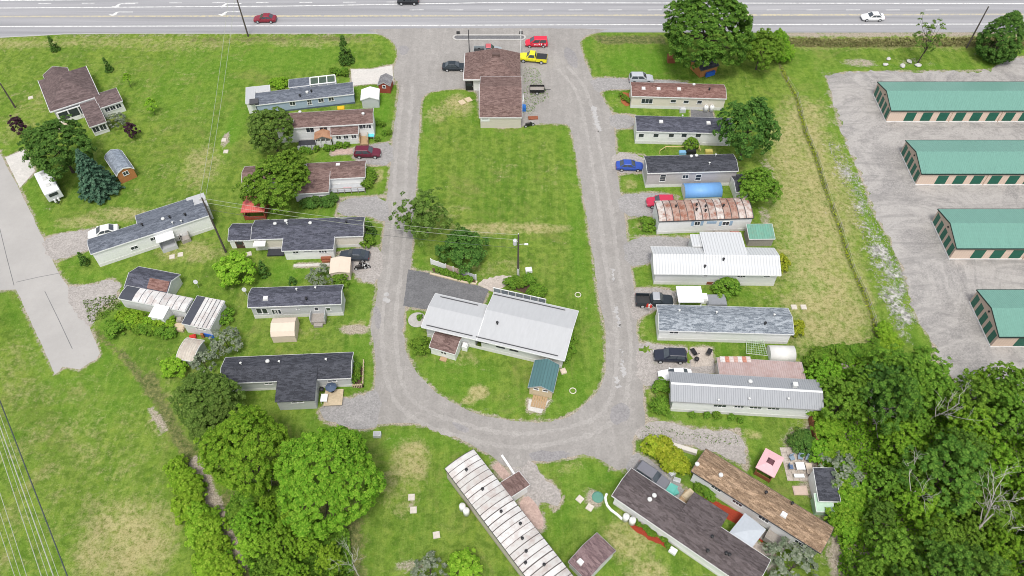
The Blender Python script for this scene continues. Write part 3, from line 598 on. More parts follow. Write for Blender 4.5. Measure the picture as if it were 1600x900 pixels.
# ---- right-hand row
r1 = home('mobile_home', 'cream mobile home with red-brown shingle roof, nearest the highway in the right row', (985, 168.5), (1129, 172.5), (986, 150), (985, 128), wm=CREAM, rm=RED_BR, group=HG, prof=G2(.55))
for x, y in ((1005.5, 138), (1029, 138.5), (1061, 139), (1084, 133)): r1.vent(x, y, 'sky' if y > 134 else 'cap')
r1.vent(1108, 141, 'dark')
r1.win(1011, 158, 2.0, 1.0, cols=3); r1.win(1052, 158, .9, .6, cols=1); r1.win(1072, 159, .9, .6, cols=1); r1.win(1093, 159.5, .8, .7, cols=1)
r2 = home('mobile_home', 'white mobile home with dark navy roof partly hidden by a big tree', (992, 224), (1140, 228), (989, 204.5), (989, 180.5), wm=WHITE, rm=NAVY, group=HG)
for x in (1002, 1025, 1049, 1069, 1091): r2.win(x, 211.5, .85, .75, cols=1)
for x, y, k in ((1033, 190, 'sky'), (1107, 192, 'sky'), (1066, 183, 'pipe')): r2.vent(x, y, k)
r3 = home('mobile_home', 'taupe sided mobile home with black shingle roof beside the blue sedan', (1008, 293), (1145, 289.5), (1010, 270.5), (1007, 244), wm=TAUPE, rm=BLACK, group=HG)
r3.win(1035.5, 278, .9, 1.5, cols=1, rows=3); r3.win(1071, 276, .9, .75); r3.win(1091, 277, .85, 1.25, cols=1, rows=2)
for x, y, k in ((1080, 245, 'cap'), (1088, 244, 'cap'), (1108, 257, 'pipe'), (1118, 244, 'pipe')): r3.vent(x, y, k)
RUST = [metalroof('rust_roof_%d' % k, c, .35, 0, rr, .7) for k, (c, rr) in enumerate([((.44, .36, .32), .95), ((.50, .44, .40), .9), ((.56, .52, .48), .85), ((.38, .26, .21), 1.0)])]
r4 = home('mobile_home', 'old white mobile home under a rusted red and grey panelled metal roof', (1026, 365.5), (1169, 360), (1028, 346), (1023, 314), 'arc', .5, .12, .1, WHITE, plain('seam_dark', (.10, .085, .08), .8), TRIMD, SKIRTW, .5, group=HG)
r4.panels(13, RUST, 0, .14, .04, seed=3)
for x, y, k in ((1056, 324, 'dark'), (1088, 322, 'dark'), (1088, 329, 'dark'), (1102, 324, 'dark'), (1102, 331, 'dark'), (1130, 323, 'dark')): r4.vent(x, y, k)
SHUT = plain('shutter_blue', (.30, .42, .55), .6)
for x, wd in ((1089.5, .8), (1134, 1.0)):
    r4.win(x, 349, wd, .8)
    for sg in (-1, 1):
        p = r4.plane(x, 349, 1, 0); MB().box(-.22, .22, -.04, .02, -.5, .5).build('shutter', SHUT, r4.root, loc=(p.x + sg * (wd / 2 + .36), 0, p.z))
for x in (1107, 1112, 1117): p = r4.plane(x, 347.5, 1, 0); MB().box(-.26, .26, -.04, .02, -.25, .25).build('shutter', SHUT, r4.root, loc=(p.x, 0, p.z))
r5 = home('mobile_home', 'long mobile home with bright white ribbed metal roof and raised rear roof', (1021, 444), (1208, 446.5), (1019, 427.5), (1014, 385), 'gable', 1.1, .35, .35, GREYW, MWHITE, TRIMW, group=HG, prof=G2(.55))
xa, xb = r5.at(1083, 388, 3.2).x, r5.at(1160, 388, 3.2).x
r5.block(r5.at(1100, 398, 3).x, xb, r5.W * .56, r5.W + 2.9, 0, r5.h + .55, 'shedb', .62, .1, .15, GREYW, MWHITE, TRIMW, names=('extension_wall', 'extension_roof', 'extension_trim'))
r5.block(xa, r5.at(1099, 398, 3).x, r5.W + .3, r5.W + 2.7, 0, r5.h + .2, 'shedb', .3, .1, .05, GREYW, MWHITE, TRIMW, names=('porch_wall', 'porch_roof', 'porch_trim'))
for x, y in ((1101, 418), (1130, 407)): r5.vent(x, y, 'dark')
for x, y, wd in ((1102.5, 430, .6), (1156, 431, .7), (1161, 431, .7), (1198.5, 431, .9)): r5.win(x, y, wd, .55, cols=1)
r5.door(1109, 442.5, 1.0, .6, mat=WOODR, name='hatch')
r6 = home('mobile_home', 'white mobile home with mottled blue-grey shingle roof behind the black pickup', (1027, 531.5), (1229, 537.5), (1025, 516), (1020, 475.5), 'gable', .75, .3, .2, WHITE, GREYM, TRIMW, group=HG, prof=G2(.52))
r6.win(1053, 519, 1.2, .6); r6.win(1095, 519, 1.4, .4)
for x, y, k in ((1195, 507, 'dark'), (1061, 487, 'pipe'), (1209, 494, 'pipe'), (1119, 490, 'pipe')): r6.vent(x, y, k)
r7 = home('mobile_home', 'long white mobile home with ribbed grey metal roof beside the wood edge', (1047, 642), (1270, 655), (1046, 626.5), (1042, 580.5), 'gable', .8, .35, .4, WHITE, MGREY, TRIMG, group=HG, prof=G2(.5))
p0, p1 = r7.blocks[0]['b0'], r7.blocks[0]['b1']; yr, zr = r7.blocks[0]['top'][1]
MB().prism([(yr - .16, zr - .02), (yr, zr + .06), (yr + .16, zr - .02)], p0, p1).build('ridge_cap', TRIMW, r7.root)
for x, y, wd in ((1125, 633.5, 1.6), (1155, 634.5, 1.2), (1181, 636, 1.5), (1209, 637.5, 1.5)): r7.win(x, y, wd, .75, cols=3)
for x, y, k in ((1172, 597, 'cap'), (1172, 586, 'pipe'), (1241, 604, 'chim'), (1231, 625, 'pipe'), (1170, 625, 'pipe'), (1122, 627, 'pipe')): r7.vent(x, y, k)
q = [r7.at(x, y, 2.7) for x, y in ((1126, 583), (1256, 590), (1248, 564), (1124, 556.5))]
r7.block(q[0].x, q[1].x, r7.W + .25, q[2].y - .2, 0, 2.45, 'shedb', .35, .2, .2, BEIGE, MPINK, TRIMG, names=('extension_wall', 'extension_roof', 'extension_trim'))
TARP = [plain('tarp_%d' % k, c, .8, .2, .4, 0, 4) for k, c in enumerate([(.58, .55, .53), (.45, .2, .14), (.55, .48, .45), (.48, .3, .25)])]
for k, x in enumerate(np.linspace(1129, 1169, 7)):
    p = r7.roofpt(x, 562.5, 1)
    if p: MB().box(-.34, .34, -.4, .55, 0, .05).build('roof_tarp', TARP[k % 4], r7.root, loc=(p.x, p.y, p.z + .03))
# ---- left-hand row
l1 = home('mobile_home', 'blue-grey sided mobile home with slate roof and white framed sunroom behind', (405, 179), (555, 161.5), (401, 164), (402, 145), 'gable', .6, .15, .12, BLUEG, SLATE, TRIMW, plain('skirt_blue_dark', (.10, .13, .17)), .35, group=HG)
for x, y, wd, hh, rw in ((457, 161.5, .9, .8, 1), (483.5, 159.5, .7, 1.1, 2), (501.5, 156.5, .9, .8, 1), (517.5, 154.5, .9, .8, 1)): l1.win(x, y, wd, hh, rows=rw)
for x, y, k in ((480, 145, 'cap'), (487, 144, 'dark'), (469, 151, 'dark')): l1.vent(x, y, k)
q0, q1 = l1.at(452, 138, 2.6), l1.at(483, 135, 2.6)
l1.block(q0.x, q1.x, l1.W + .3, l1.W + 2.9, 0, 2.45, 'shedb', .25, .1, .08, BLUEG, SLATE, TRIMW, names=('extension_wall', 'extension_roof', 'extension_trim'))
x0, x1 = q1.x + .2, l1.at(524, 129, 2.6).x
m = MB()
for x in np.linspace(x0, x1, 4): m.box(x - .07, x + .07, l1.W + .35, l1.W + .47, 0, 2.5).box(x - .07, x + .07, l1.W + 2.6, l1.W + 2.72, 0, 2.5).box(x - .07, x + .07, l1.W + .47, l1.W + 2.6, 2.38, 2.5)
m.box(x0, x1, l1.W + .3, l1.W + .48, 2.5, 2.62).box(x0, x1, l1.W + 2.58, l1.W + 2.76, 2.5, 2.62); m.build('sunroom_frame', TRIMW, l1.root)
for k, (a, b) in enumerate(zip(np.linspace(x0, x1, 4), np.linspace(x0, x1, 4)[1:])): MB().box(a + .1, b - .1, l1.W + .5, l1.W + 2.56, 2.40, 2.44).build('pane', glass('glass_green', (.05, .075, .05)), l1.root)
MB().box(x0, x1, l1.W + .3, l1.W + 2.7, 0, .9).build('sunroom_base', TRIMW, l1.root)
xw = l1.at(385, 137, 2.7).x; l1.block(-.2, l1.at(421, 132, 2.6).x, l1.W + .3, l1.W + 1.6, 0, 2.5, 'shedf', .18, .05, .05, WHITE, MSILV, TRIMW, names=('rear_room_wall', 'rear_room_roof', 'rear_room_trim')); l1.block(xw, -.25, l1.W * .15, l1.W + 1.6, 0, 2.5, 'shedf', .2, .08, .08, WHITE, MSILV, TRIMW, names=('rear_room_wall', 'rear_room_roof', 'rear_room_trim'))
p = l1.at(397, 158, 2.6); MB().box(p.x - .8, p.x + .8, p.y - 1.0, p.y + .5, 2.56, 2.8).build('roof_opening', TRIMD, l1.root)
l2 = home('mobile_home', 'white mobile home with brown shingle roof and cluttered front porches', (438, 223.5), (586, 214.5), (449, 200.5), (431, 178), 'gable', .6, .2, .12, WHITE, BROWN, TRIMW, group=HG)
for x, y, wd in ((484.5, 203, 1.3), (505.5, 201.5, 1.3), (567, 197.5, 1.3), (575.5, 197, .9)): l2.win(x, y, wd, .95)
for x, y, k in ((469, 176, 'cap'), (567.5, 178.5, 'cap'), (459, 191, 'pipe')): l2.vent(x, y, k)
q0, q1 = l2.at(521, 226.5), l2.at(562, 226)
l2.block(q0.x, q1.x, q0.y, -.05, 0, 2.35, 'shedf', .55, .18, .12, WHITE, BROWN, TRIMW, names=('porch_wall', 'porch_roof', 'porch_trim'))
for x, y in ((529, 214.5), (540.5, 214), (553, 213.5)): l2.win(x, y, .8, .75, bi=1)
q0, q1 = l2.at(495, 233), l2.at(520, 231.5)
RUSTY = metalroof('roof_rust_tan', (.40, .22, .13), .25, 0, .6, .7)
l2.block(q0.x, q1.x, q0.y + .2, -.1, 0, 2.0, 'gable', .7, .15, .05, None, RUSTY, None, names=('canopy_wall', 'canopy_roof', 'canopy_trim'), axis='y')
m = MB()
for x in np.linspace(q0.x + .1, q1.x - .1, 4): m.box(x - .05, x + .05, q0.y + .25, q0.y + .35, 0, 2.0)
m.build('canopy_posts', TRIMW, l2.root)
for a, b in zip(np.linspace(q0.x + .1, q1.x - .1, 4), np.linspace(q0.x + .1, q1.x - .1, 4)[1:]): MB().box(a + .1, b - .1, q0.y + .28, q0.y + .32, .1, 1.5).build('canopy_panel', SKIRTW, l2.root)
q0, q1 = l2.at(466, 236), l2.at(494, 234)
MB().box(q0.x, q1.x, q0.y, -.05, 0, .35).build('deck', plain('deck_black', (.04, .042, .05)), l2.root)
for a, b in zip(np.linspace(q0.x, q1.x, 6), np.linspace(q0.x, q1.x, 6)[1:]): MB().box(a + .05, b - .05, q0.y - .05, q0.y - .01, .1, 1.2).build('deck_screen', LGREY, l2.root)
q0 = l2.at(563, 229); MB().box(q0.x, q0.x + 1.5, q0.y, -.05, .2, .5).box(q0.x, q0.x + .12, q0.y, -.05, .5, 1.3).box(q0.x + 1.4, q0.x + 1.5, q0.y, -.05, .5, 1.3).build('wooden_steps', WOOD, l2.root)
l3 = home('mobile_home', 'brown roofed mobile home with projecting wing and grey porch, behind leafy trees', (384, 299), (572, 289), (570, 276.5), (570, 250.5), 'gable', .65, .2, .15, WHITE, BROWN, TRIMW, group=HG)
q0, q1 = l3.at(478, 314.5), l3.at(517, 313)
l3.block(q0.x - 1.5, q1.x, q0.y, l3.W * .5, 0, l3.h - .05, 'gable', .55, .15, .0, LGREY, BROWN, TRIMW, names=('wing_wall', 'wing_roof', 'wing_trim'), axis='x', prof=[(0, 0), (.97, .99), (1, 1)])
l3.win(500, 308, 1.2, .5, bi=1)
for x, y, k in ((476, 259.5, 'sky'), (528, 257.5, 'sky')): l3.vent(x, y, k)
q0, q1 = l3.at(518, 305), l3.at(571, 298)
MB().box(q0.x, q1.x, q0.y + .2, -.05, .35, .5).build('porch_deck', plain('deck_grey', (.42, .43, .44)), l3.root)
MB().box(q0.x + 2, q1.x - 2.3, q0.y + 1.2, -1.2, .52, .56).build('porch_mat', plain('mat_pink', (.5, .33, .34)), l3.root)
m = MB()
for x in np.linspace(q0.x, q1.x, 6): m.box(x - .05, x + .05, q0.y + .1, q0.y + .2, .0, 1.3)
m.box(q0.x, q1.x, q0.y + .1, q0.y + .2, 1.22, 1.32).build('porch_rail', WOODG, l3.root)
l4 = home('mobile_home', 'cream mobile home with dark navy roof, front wing and white vent caps', (401, 391), (570, 385.5), (398, 374), (401, 344), 'gable', .7, .2, .15, CREAM, NAVY, TRIMW, group=HG)
q0, q1 = l4.at(448, 406), l4.at(524, 401)
l4.block(q0.x, q1.x, q0.y, -.0, 0, l4.h - .35, 'shedf', .42, .25, .2, WHITE, NAVY, TRIMW, names=('wing_wall', 'wing_roof', 'wing_trim'))
for x, y, wd, hh in ((462, 394, .8, .6), (481, 391.5, 1.2, .35), (502, 392, .7, .8), (506.5, 392, .7, .8)): l4.win(x, y, wd, hh, bi=1)
for x, y, k in ((430, 350.5, 'cap'), (447, 346, 'cap'), (485, 349.5, 'cap'), (541.5, 349, 'dark'), (449, 351, 'pipe')): l4.vent(x, y, k)
MB().box(l4.at(403, 391).x, l4.at(421, 391).x, -1.2, .1, 2.15, 2.28).build('awning', TRIMW, l4.root)
q0 = l4.at(418, 401); MB().box(q0.x, q0.x + 2.6, q0.y, -.1, 0, .3).build('deck', plain('deck_black', (.04, .042, .05)), l4.root)
q0 = l4.at(502, 408); MB().box(q0.x, q0.x + 1.6, q0.y, q0.y + 2.2, .0, .55).box(q0.x + .2, q0.x + 1.4, q0.y - .35, q0.y, 0, .3).build('wooden_steps', WOODR, l4.root)
l5 = home('mobile_home', 'short light grey mobile home with navy roof, white skylight and small entry steps', (399, 497.5), (537, 492.5), (387.5, 480), (391, 450), 'gable', .75, .35, .2, LGREY, NAVY, TRIMW, SKIRTW, .7, group=HG)
for x, wd in ((405.5, .75), (413.5, .75)): l5.win(x, 486, wd, 1.2, cols=1)
for x in (428, 432, 436.5): l5.win(x, 487, .45, 1.0, cols=1)
l5.win(494.5, 482.5, .5, .7, cols=1); l5.win(513, 483, .55, .7, cols=1, pane=glass('glass_green')); l5.win(465, 482.5, .35, .3, cols=1)
for x, y, k in ((415, 466, 'sky'), (479, 468.5, 'dark'), (464, 454, 'pipe'), (493.5, 451.5, 'pipe')): l5.vent(x, y, k)
p = l5.at(499, 506); MB().box(p.x - 1.1, p.x + 1.0, -1.6, -.06, .1, .75).box(p.x - .7, p.x + .6, -2.1, -1.6, 0, .4).build('entry_steps', WOODG, l5.root)
m = MB()
for dx in (-1.1, 1.0):
    for yy in (-1.6, -.2): m.box(p.x + dx - .04, p.x + dx + .04, yy - .04, yy + .04, .7, 1.7)
    m.box(p.x + dx - .03, p.x + dx + .03, -1.6, -.2, 1.62, 1.7); m.box(p.x + dx - .02, p.x + dx + .02, -1.6, -.2, .8, 1.5)
m.build('handrail', LGREY, l5.root)
l6 = home('mobile_home', 'dark roofed mobile home with front wing, timber deck and fenced flower bed', (355, 612), (551, 603.5), (551, 590.5), (555, 550), 'gable', .75, .25, .2, BLUEG if 0 else LGREY, BLACK, TRIMW, SKIRTW, .5, group=HG)
q0, q1 = l6.at(445, 640.5), l6.at(496, 637.5)
l6.block(q0.x - .6, q1.x, q0.y, l6.W * .5, 0, l6.h - .05, 'gable', .76, .2, .15, LGREY, BLACK, None, names=('wing_wall', 'wing_roof', 'wing_trim'), prof=[(0, 0), (.98, .99), (1, 1)])
for x, y, k in ((377, 569.5, 'pipe'), (418.5, 565.5, 'cap'), (437, 567, 'pipe'), (510, 563.5, 'pipe')): l6.vent(x, y, k)
l6.win(420, 599, 1.0, .3); l6.win(465, 628, 1.5, .3, bi=1); l6.win(519, 595, 1.1, .4)
q0, q1 = l6.at(506, 636), l6.at(535, 635)
yb = l6.at(506, 611).y
for k, (a, b) in enumerate(zip(np.linspace(yb, q0.y, 16), np.linspace(yb, q0.y, 16)[1:])): MB().box(q0.x, q1.x, b + .015, a - .015, .3, .36).build('deck_board', DECKC, l6.root)
MB().box(q0.x + .05, q1.x - .05, q0.y + .05, yb - .05, 0, .3).build('deck_base', WOODG, l6.root)
# ---- far left
ll1 = home('mobile_home', 'long diagonal mobile home, slate roof and white walls, beside the utility pole', (157, 417), (335, 357.5), (151, 394), (145.5, 371.5), 'gable', .5, .15, .15, WHITE, SLATE, TRIMW, SKIRTW, .6)
q0, q1 = ll1.at(217, 352, 2.9), ll1.at(304, 323, 2.9)
ll1.block(q0.x, q1.x, ll1.W * .6, ll1.W + 2.3, 0, ll1.h - .25, 'shedb', .5, .1, .12, GREYW, SLATE, TRIMW, names=('extension_wall', 'extension_roof', 'extension_trim'))
q0, q1 = ll1.at(301, 322, 2.8), ll1.at(332, 322, 2.8)
ll1.block(q1.x - 3.4, q1.x - .6, ll1.W * .75, ll1.W + 2.5, 0, 3.1, 'flat', .0, .05, .05, GREYW, MSILV, None, names=('rear_room_wall', 'rear_room_roof', 'rear_room_trim'))
for x, y, k in ((223, 353, 'dark'), (255, 343, 'cap'), (266, 341, 'dark'), (290, 337, 'dark'), (270.5, 350, 'pipe'), (284, 347.5, 'pipe')): ll1.vent(x, y, k)
q0, q1 = ll1.at(247, 380, 2.45), ll1.at(271, 372, 2.45)
MB().box(q0.x - .2, q1.x + .2, q0.y, -.02, 2.4, 2.52).build('awning', TRIMW, ll1.root); MB().box(q0.x, q1.x, q0.y, -.05, 0, .8).box(q0.x, q0.x + .06, q0.y, -.1, .8, 1.6).box(q1.x - .06, q1.x, q0.y, -.1, .8, 1.6).build('entry_deck', LGREY, ll1.root)
MB().box(q1.x + .8, q1.x + 2.2, q0.y + .6, -.1, 0, .7).box(q1.x + .8, q1.x + .86, q0.y + .6, -.1, .7, 1.5).box(q1.x + 2.1, q1.x + 2.2, q0.y + .6, -.1, .7, 1.5).build('side_steps', WOODG, ll1.root)
ll1.door(283, 373.5, .9, 2.0); ll1.win(240, 373, .9, .6); ll1.win(158, 402, .9, .8, f='L', uz=(2.0, 1.9)); ll1.win(210, 387, 1.0, .6)
ll2 = home('mobile_home', 'run-down white home of joined boxes, patched panel roofs, dark gable behind', (196, 480), (297, 500), (187, 466.5), (190, 444.5), 'gable', .14, .12, .1, GREYW, plain('roof_dark_patch', (.06, .065, .08), .9), TRIMW, None)
PATCH = [metalroof('patch_white_%d' % k, c, .2, 0, .3, .7) for k, c in enumerate([(.56, .55, .53), (.48, .47, .455), (.60, .595, .58)])]
ll2.panels(8, PATCH, 0, .09, .035, (.2, 1), seed=5)
q0, q1 = ll2.at(200, 448), ll2.at(262, 452)
ll2.block(q0.x + 1.3, q1.x + 1.7, ll2.W + .05, ll2.W + 3.9, 0, 2.0, 'gable', 1.0, .2, .2, GREYW, NAVY, TRIMW, names=('rear_wall', 'rear_roof', 'rear_trim'))
bk = ll2.blocks[1]; t3 = bk['top']; m = MB(); ya, yb_ = t3[0][0] + .5, t3[1][0] - .15
def zz(y): return t3[0][1] + (t3[1][1] - t3[0][1]) * (y - t3[0][0]) / (t3[1][0] - t3[0][0])
m.prism([(ya, zz(ya) + .003), (yb_, zz(yb_) + .003), (yb_, zz(yb_) + .035), (ya, zz(ya) + .035)], bk['b1'] - 3.4, bk['b1'] - .15); m.build('roof_patch', RED_BR, ll2.root)
xa, xb, y0_ = ll2.at(294, 519).x, ll2.at(335, 528).x, ll2.at(314, 523.5).y
ll2.block(xa, xb, y0_, ll2.W + .4, 0, 2.35, 'shedf', .3, .1, .1, GREYW, plain('roof_dark_patch', (.06, .065, .08), .9), TRIMW, names=('end_wall', 'end_roof', 'end_trim'))
ll2.panels(5, PATCH, 2, .12, .04, (.3, 1), seed=8); ll2.win(310, 512, .8, .6, bi=2); ll2.win(316, 513, .8, .6, bi=2)
MB().box(xa + (xb - xa) * .55, xb + .06, y0_ - .12, y0_ - .03, 0, .75).build('tarp', plain('tarp_blue', (.03, .13, .55), .4), ll2.root)
m = MB(); p = ll2.at(252, 504); m.box(p.x - .6, p.x + 1.5, -2.0, .0, 0, 2.3).prism([(-2.2, 2.28), (-.0, 2.5), (-.0, 2.6), (-2.2, 2.38)], p.x - .7, p.x + 1.6).build('porch', WHITE, ll2.root)
# ---- centre home
A = G(668, 526); B = G(877, 575.5); ch = Bd(thing('mobile_home', 'long pale metal-roofed home on the central lawn, skewed to the road', 'mobile home', A, math.atan2((B - A).y, (B - A).x))); ch.L = (B - A).length; ch.h = 3.1; ov = .6; kf = .2
def chp(px, py):        # point where the line of sight meets the long front slope
    o, d = ch.lray(px, py); t = (ch.h + kf * (o.y + ov) - o.z) / (d.z - kf * d.y); return o + d * t
y1_, y2_ = chp(669, 477.5).y, chp(755, 482.5).y; z1_, z2_ = ch.h + kf * (y1_ + ov), ch.h + kf * (y2_ + ov); xq = ch.at(756, 481, z2_).x
w1, w2 = ch.at(680, 460, ch.h + .3).y - .3, ch.at(830, 471.5, ch.h + .3).y - .3
def chprof(yr, W, z): return [(0, 0), ((yr + ov) / (W + 2 * ov), 1), (1, .25)]
ch.block(0, xq - .02, 0, w1, 0, ch.h, 'gable', z1_ - ch.h, ov, .45, GREYW, MSILV, TRIMW, prof=chprof(y1_, w1, z1_)); ch.blocks[0]['roof'].name = 'roof'
ch.block(xq + .885, ch.L, 0, w2, 0, ch.h, 'gable', z2_ - ch.h, ov, .45, GREYW, MSILV, TRIMW, names=('rear_wall', 'rear_roof', 'rear_trim'), prof=chprof(y2_, w2, z2_)); ch.skirt(0, ch.L, 0, w1, .7, SKIRTW)
for b_, x0_, x1_ in ((0, .2, xq - .3), (1, xq + .2, ch.L - .6)):
    tp = ch.blocks[b_]['top']; z = tp[0][1] + kf * .4; MB().box(x0_, x1_, tp[0][0] + .35, tp[0][0] + .45, z + .0, z + .12).build('snow_guard', TRIMD, ch.root)
    (ya, za), (yb_, zb_) = tp[1], tp[2]; y_ = yb_ - .5; z = zb_ + (za - zb_) * .5 / (yb_ - ya); MB().box(x0_ + .3, x1_ - .8, y_ - .05, y_ + .05, z, z + .12).build('snow_guard', TRIMD, ch.root)
MB().box(ch.L - 4.2, ch.L + .42, 0, 0.01, 0, .01)
for x, y, wd in ((757, 533.5, 1.1), (782, 541, 1.1), (803, 546, 1.1)): ch.win(x, y, wd, .55, fm=TRIMD, cols=2)
ch.vent(777, 506.5, 'dark')
q = ch.at(772, 451, 1.2); q2 = ch.at(852, 473, 1.2); yk = ch.at(812, 462, 1.2).y - 1.45
MB().box(q.x, q2.x, yk + .1, yk + 1.5, .25, .4).build('rear_deck', WOODG, ch.root)
m = MB(); pn = []
for x in np.linspace(q.x, q2.x, 8): m.box(x - .06, x + .06, yk + 1.4, yk + 1.52, 0, 1.75)
m.box(q.x, q2.x, yk + 1.4, yk + 1.5, 1.68, 1.78).box(q.x, q2.x, yk + 1.41, yk + 1.49, .45, .55).build('rear_rail', TRIMW, ch.root)
for a, b_ in zip(np.linspace(q.x, q2.x, 8), np.linspace(q.x, q2.x, 8)[1:]): MB().box(a + .08, b_ - .08, yk + 1.44, yk + 1.47, .58, 1.64).build('rail_pane', glass('glass_pale', (.16, .19, .22)), ch.root)
# ---- bottom row
A_, B_ = G(708, 748), G(905, 950)
b1h = home('mobile_home', 'white roofed mobile home with many dark seams, cut by the bottom edge', (699, 747), (859, 962), (695, 731), (742, 702), 'arc', .35, .1, .1, BEIGE, plain('seam_dark', (.10, .085, .08), .8), TRIMD, plain('skirt_tan', (.42, .36, .32)), .5, W=4.2, h=2.75)
PW = [metalroof('panel_white_%d' % k, c, .14, 0, .3, .7) for k, c in enumerate([(.56, .55, .53), (.61, .60, .58), (.50, .485, .46)])]
b1h.panels(25, PW, 0, .11, .035, seed=9)
for x, y in ((729, 736), (754, 766), (783, 801), (813, 820), (816, 843), (821, 881), (822, 863), (850, 884)): b1h.vent(x, y, 'dark')
q0, q1 = b1h.at(806, 780), b1h.at(830, 765)
pa = b1h.at(803, 779, 0); xs0 = b1h.at(808, 737, 2.5).x; xs1 = b1h.at(828, 757, 2.4).x; ys1 = b1h.at(828, 757, 2.4).y
b1h.block(xs0 + .2, xs1 - .2, b1h.W + .02, max(ys1 - .2, b1h.W + 1.8), 0, 2.3, 'shedb', .45, .2, .2, WHITE, BROWN, TRIMW, names=('porch_wall', 'porch_roof', 'porch_trim'))
b2 = home('mobile_home', 'long dark brown roofed home with rear wing, flowers along its white front', (958, 787), (1166, 930), (954, 767), (981, 727.5), 'gable', .75, .35, .3, WHITE, DKBR, TRIMW, SKIRTW, .5, h=2.7)
q0, q1 = b2.at(1086, 770, 2.6), b2.at(1135, 806, 2.6)
b2.block(q0.x, q1.x, b2.W * .5, q0.y - .2, 0, 2.72, 'gable', .74, .2, .15, WHITE, DKBR, None, names=('wing_wall', 'wing_roof', 'wing_trim'), prof=[(0, 1), (.02, 1), (1, 0)])
for x, y in ((1015, 781), (1022, 775), (1105, 862), (1112, 840), (1134, 866), (1139, 868)): b2.vent(x, y, 'cap' if y < 800 else 'dark')
for x, y, wd in ((1010, 0, 1.2), (1038, 0, 1.1), (1070, 0, 1.1), (1100, 0, 1.1)): b2.win(0, 0, wd, .5, uz=(b2.at(x, 787 + (x - 958) * .6875).x, 1.9))
b3 = home('mobile_home', 'white mobile home with streaked, weathered brown shingle roof against the wood', (1079, 751), (1268, 872), (1075, 732), (1096, 696.5), 'gable', .7, .25, .35, WHITE, OLDBR, TRIMD, SKIRTW, .4, h=2.8)
for x, y in ((1119, 763), (1152, 786), (1193, 811), (1250, 849)): b3.win(x, y, 1.2, .6, cols=3)
for x, y, k in ((1089, 726, 'cap'), (1126, 743, 'cap'), (1196, 771, 'dark'), (1237, 788, 'dark'), (1225, 804, 'sky')): b3.vent(x, y, k)
q = b3.at(1215, 838); MB().box(q.x - 1.3, q.x + 1.3, -1.7, -.05, .3, .5).box(q.x - 1.3, q.x - 1.24, -1.7, -.1, .5, 1.4).box(q.x + 1.24, q.x + 1.3, -1.7, -.1, .5, 1.4).box(q.x - 1.3, q.x + 1.3, -1.7, -1.64, .5, 1.4).box(q.x - 2.6, q.x - 1.3, -1.6, -.3, .0, .3).build('entry_porch', WOODG, b3.root)
# ---- storage units
SG = 'storage unit buildings on the gravel lot'
stl = ['green roofed storage building closest to the highway', 'green roofed storage building, second from the highway', 'green roofed storage building, third from the highway', 'green roofed storage building closest to the wood']
ribm = None
for k, (fl, bl) in enumerate([((1384, 190.5), (1365, 151)), ((1430, 289), (1407, 242)), ((1483, 405), (1456, 345)), ((1547, 542), (1514, 476))]):
    A = G(*fl); root = thing('storage_building', stl[k], 'storage building', A, 0, SG); s = Bd(root); Wd = 8.2; Lg = 58
    s.block(0, Lg, 0, Wd, .0, 2.75, 'gable', 1.15, .12, .08, PEACH, MGREEN, None); bb = s.blocks[0]
    if ribm is None:
        m = MB(); t = bb['top']
        for x in np.arange(-.05, Lg, .31):
            for (a0, z0), (a1, z1) in zip(t, t[1:]): m.add([(x, a0, z0 + .002), (x + .05, a0, z0 + .03), (x + .1, a0, z0 + .002), (x, a1, z1 + .002), (x + .05, a1, z1 + .03), (x + .1, a1, z1 + .002)], [(0, 1, 4, 3), (1, 2, 5, 4)])
        ribm = m.mesh('roof_ribs', MGREEN); m = MB()
        for a, z in (t[0], t[-1]): sg = -1 if a < 1 else 1; q0, q1 = sorted((a + sg * .01, a + sg * .12)); m.box(-.08, Lg + .08, q0, q1, z - .2, z - .02)
        for x in (-.13, Lg + .085): m.prism([(a, z + .03) for a, z in t] + [(a, z - .16) for a, z in t[::-1]], x, x + .045)
        trimm = m.mesh('trim', plain('trim_green_black', (.012, .03, .025), .5)); basem = MB().box(-.04, Lg + .04, -.05, -.004, 0, .18).box(-.05, -.004, 0, Wd, 0, .18).mesh('base_strip', TRIMW)
        dm = MB()
        for q in range(6): dm.box(-.9, .9, -.03 - .012 * (q % 2), .02, -.95 + q * .32, -.63 + q * .32 - .012)
        doorm = dm.mesh('roll_up_door', DKGREEN); dm = MB()
        for q in range(6): dm.box(-.5, .5, -.03 - .012 * (q % 2), .02, -1.05 + q * .35, -.7 + q * .35 - .012)
        doorn = dm.mesh('roll_up_door', DKGREEN); downm = MB().box(-.05, .05, -.14, -.03, 0, 2.6).mesh('downspout', plain('spout_peach', (.62, .48, .38)))
    rb = share('roof_ribs', ribm, root); rb['kind'] = 'stuff'
    share('trim', trimm, root); share('base_strip', basem, root)
    for q in range(18): s.put('roll_up_door', [doorm], 'F', bb, 4.0 + q * 3.02, 1.22)
    for q in range(5): s.put('roll_up_door', [doorn], 'L', bb, .9 + q * 1.6, 1.3)
    for q in range(7): share('downspout', downm, root, (4.0 + 3.02 * (2.48 + 3 * q), 0, 0))
    MB().box(-.16, -.01, Wd / 2 - .12, Wd / 2 + .12, 2.95, 3.15).build('wall_lamp', BLK, root)
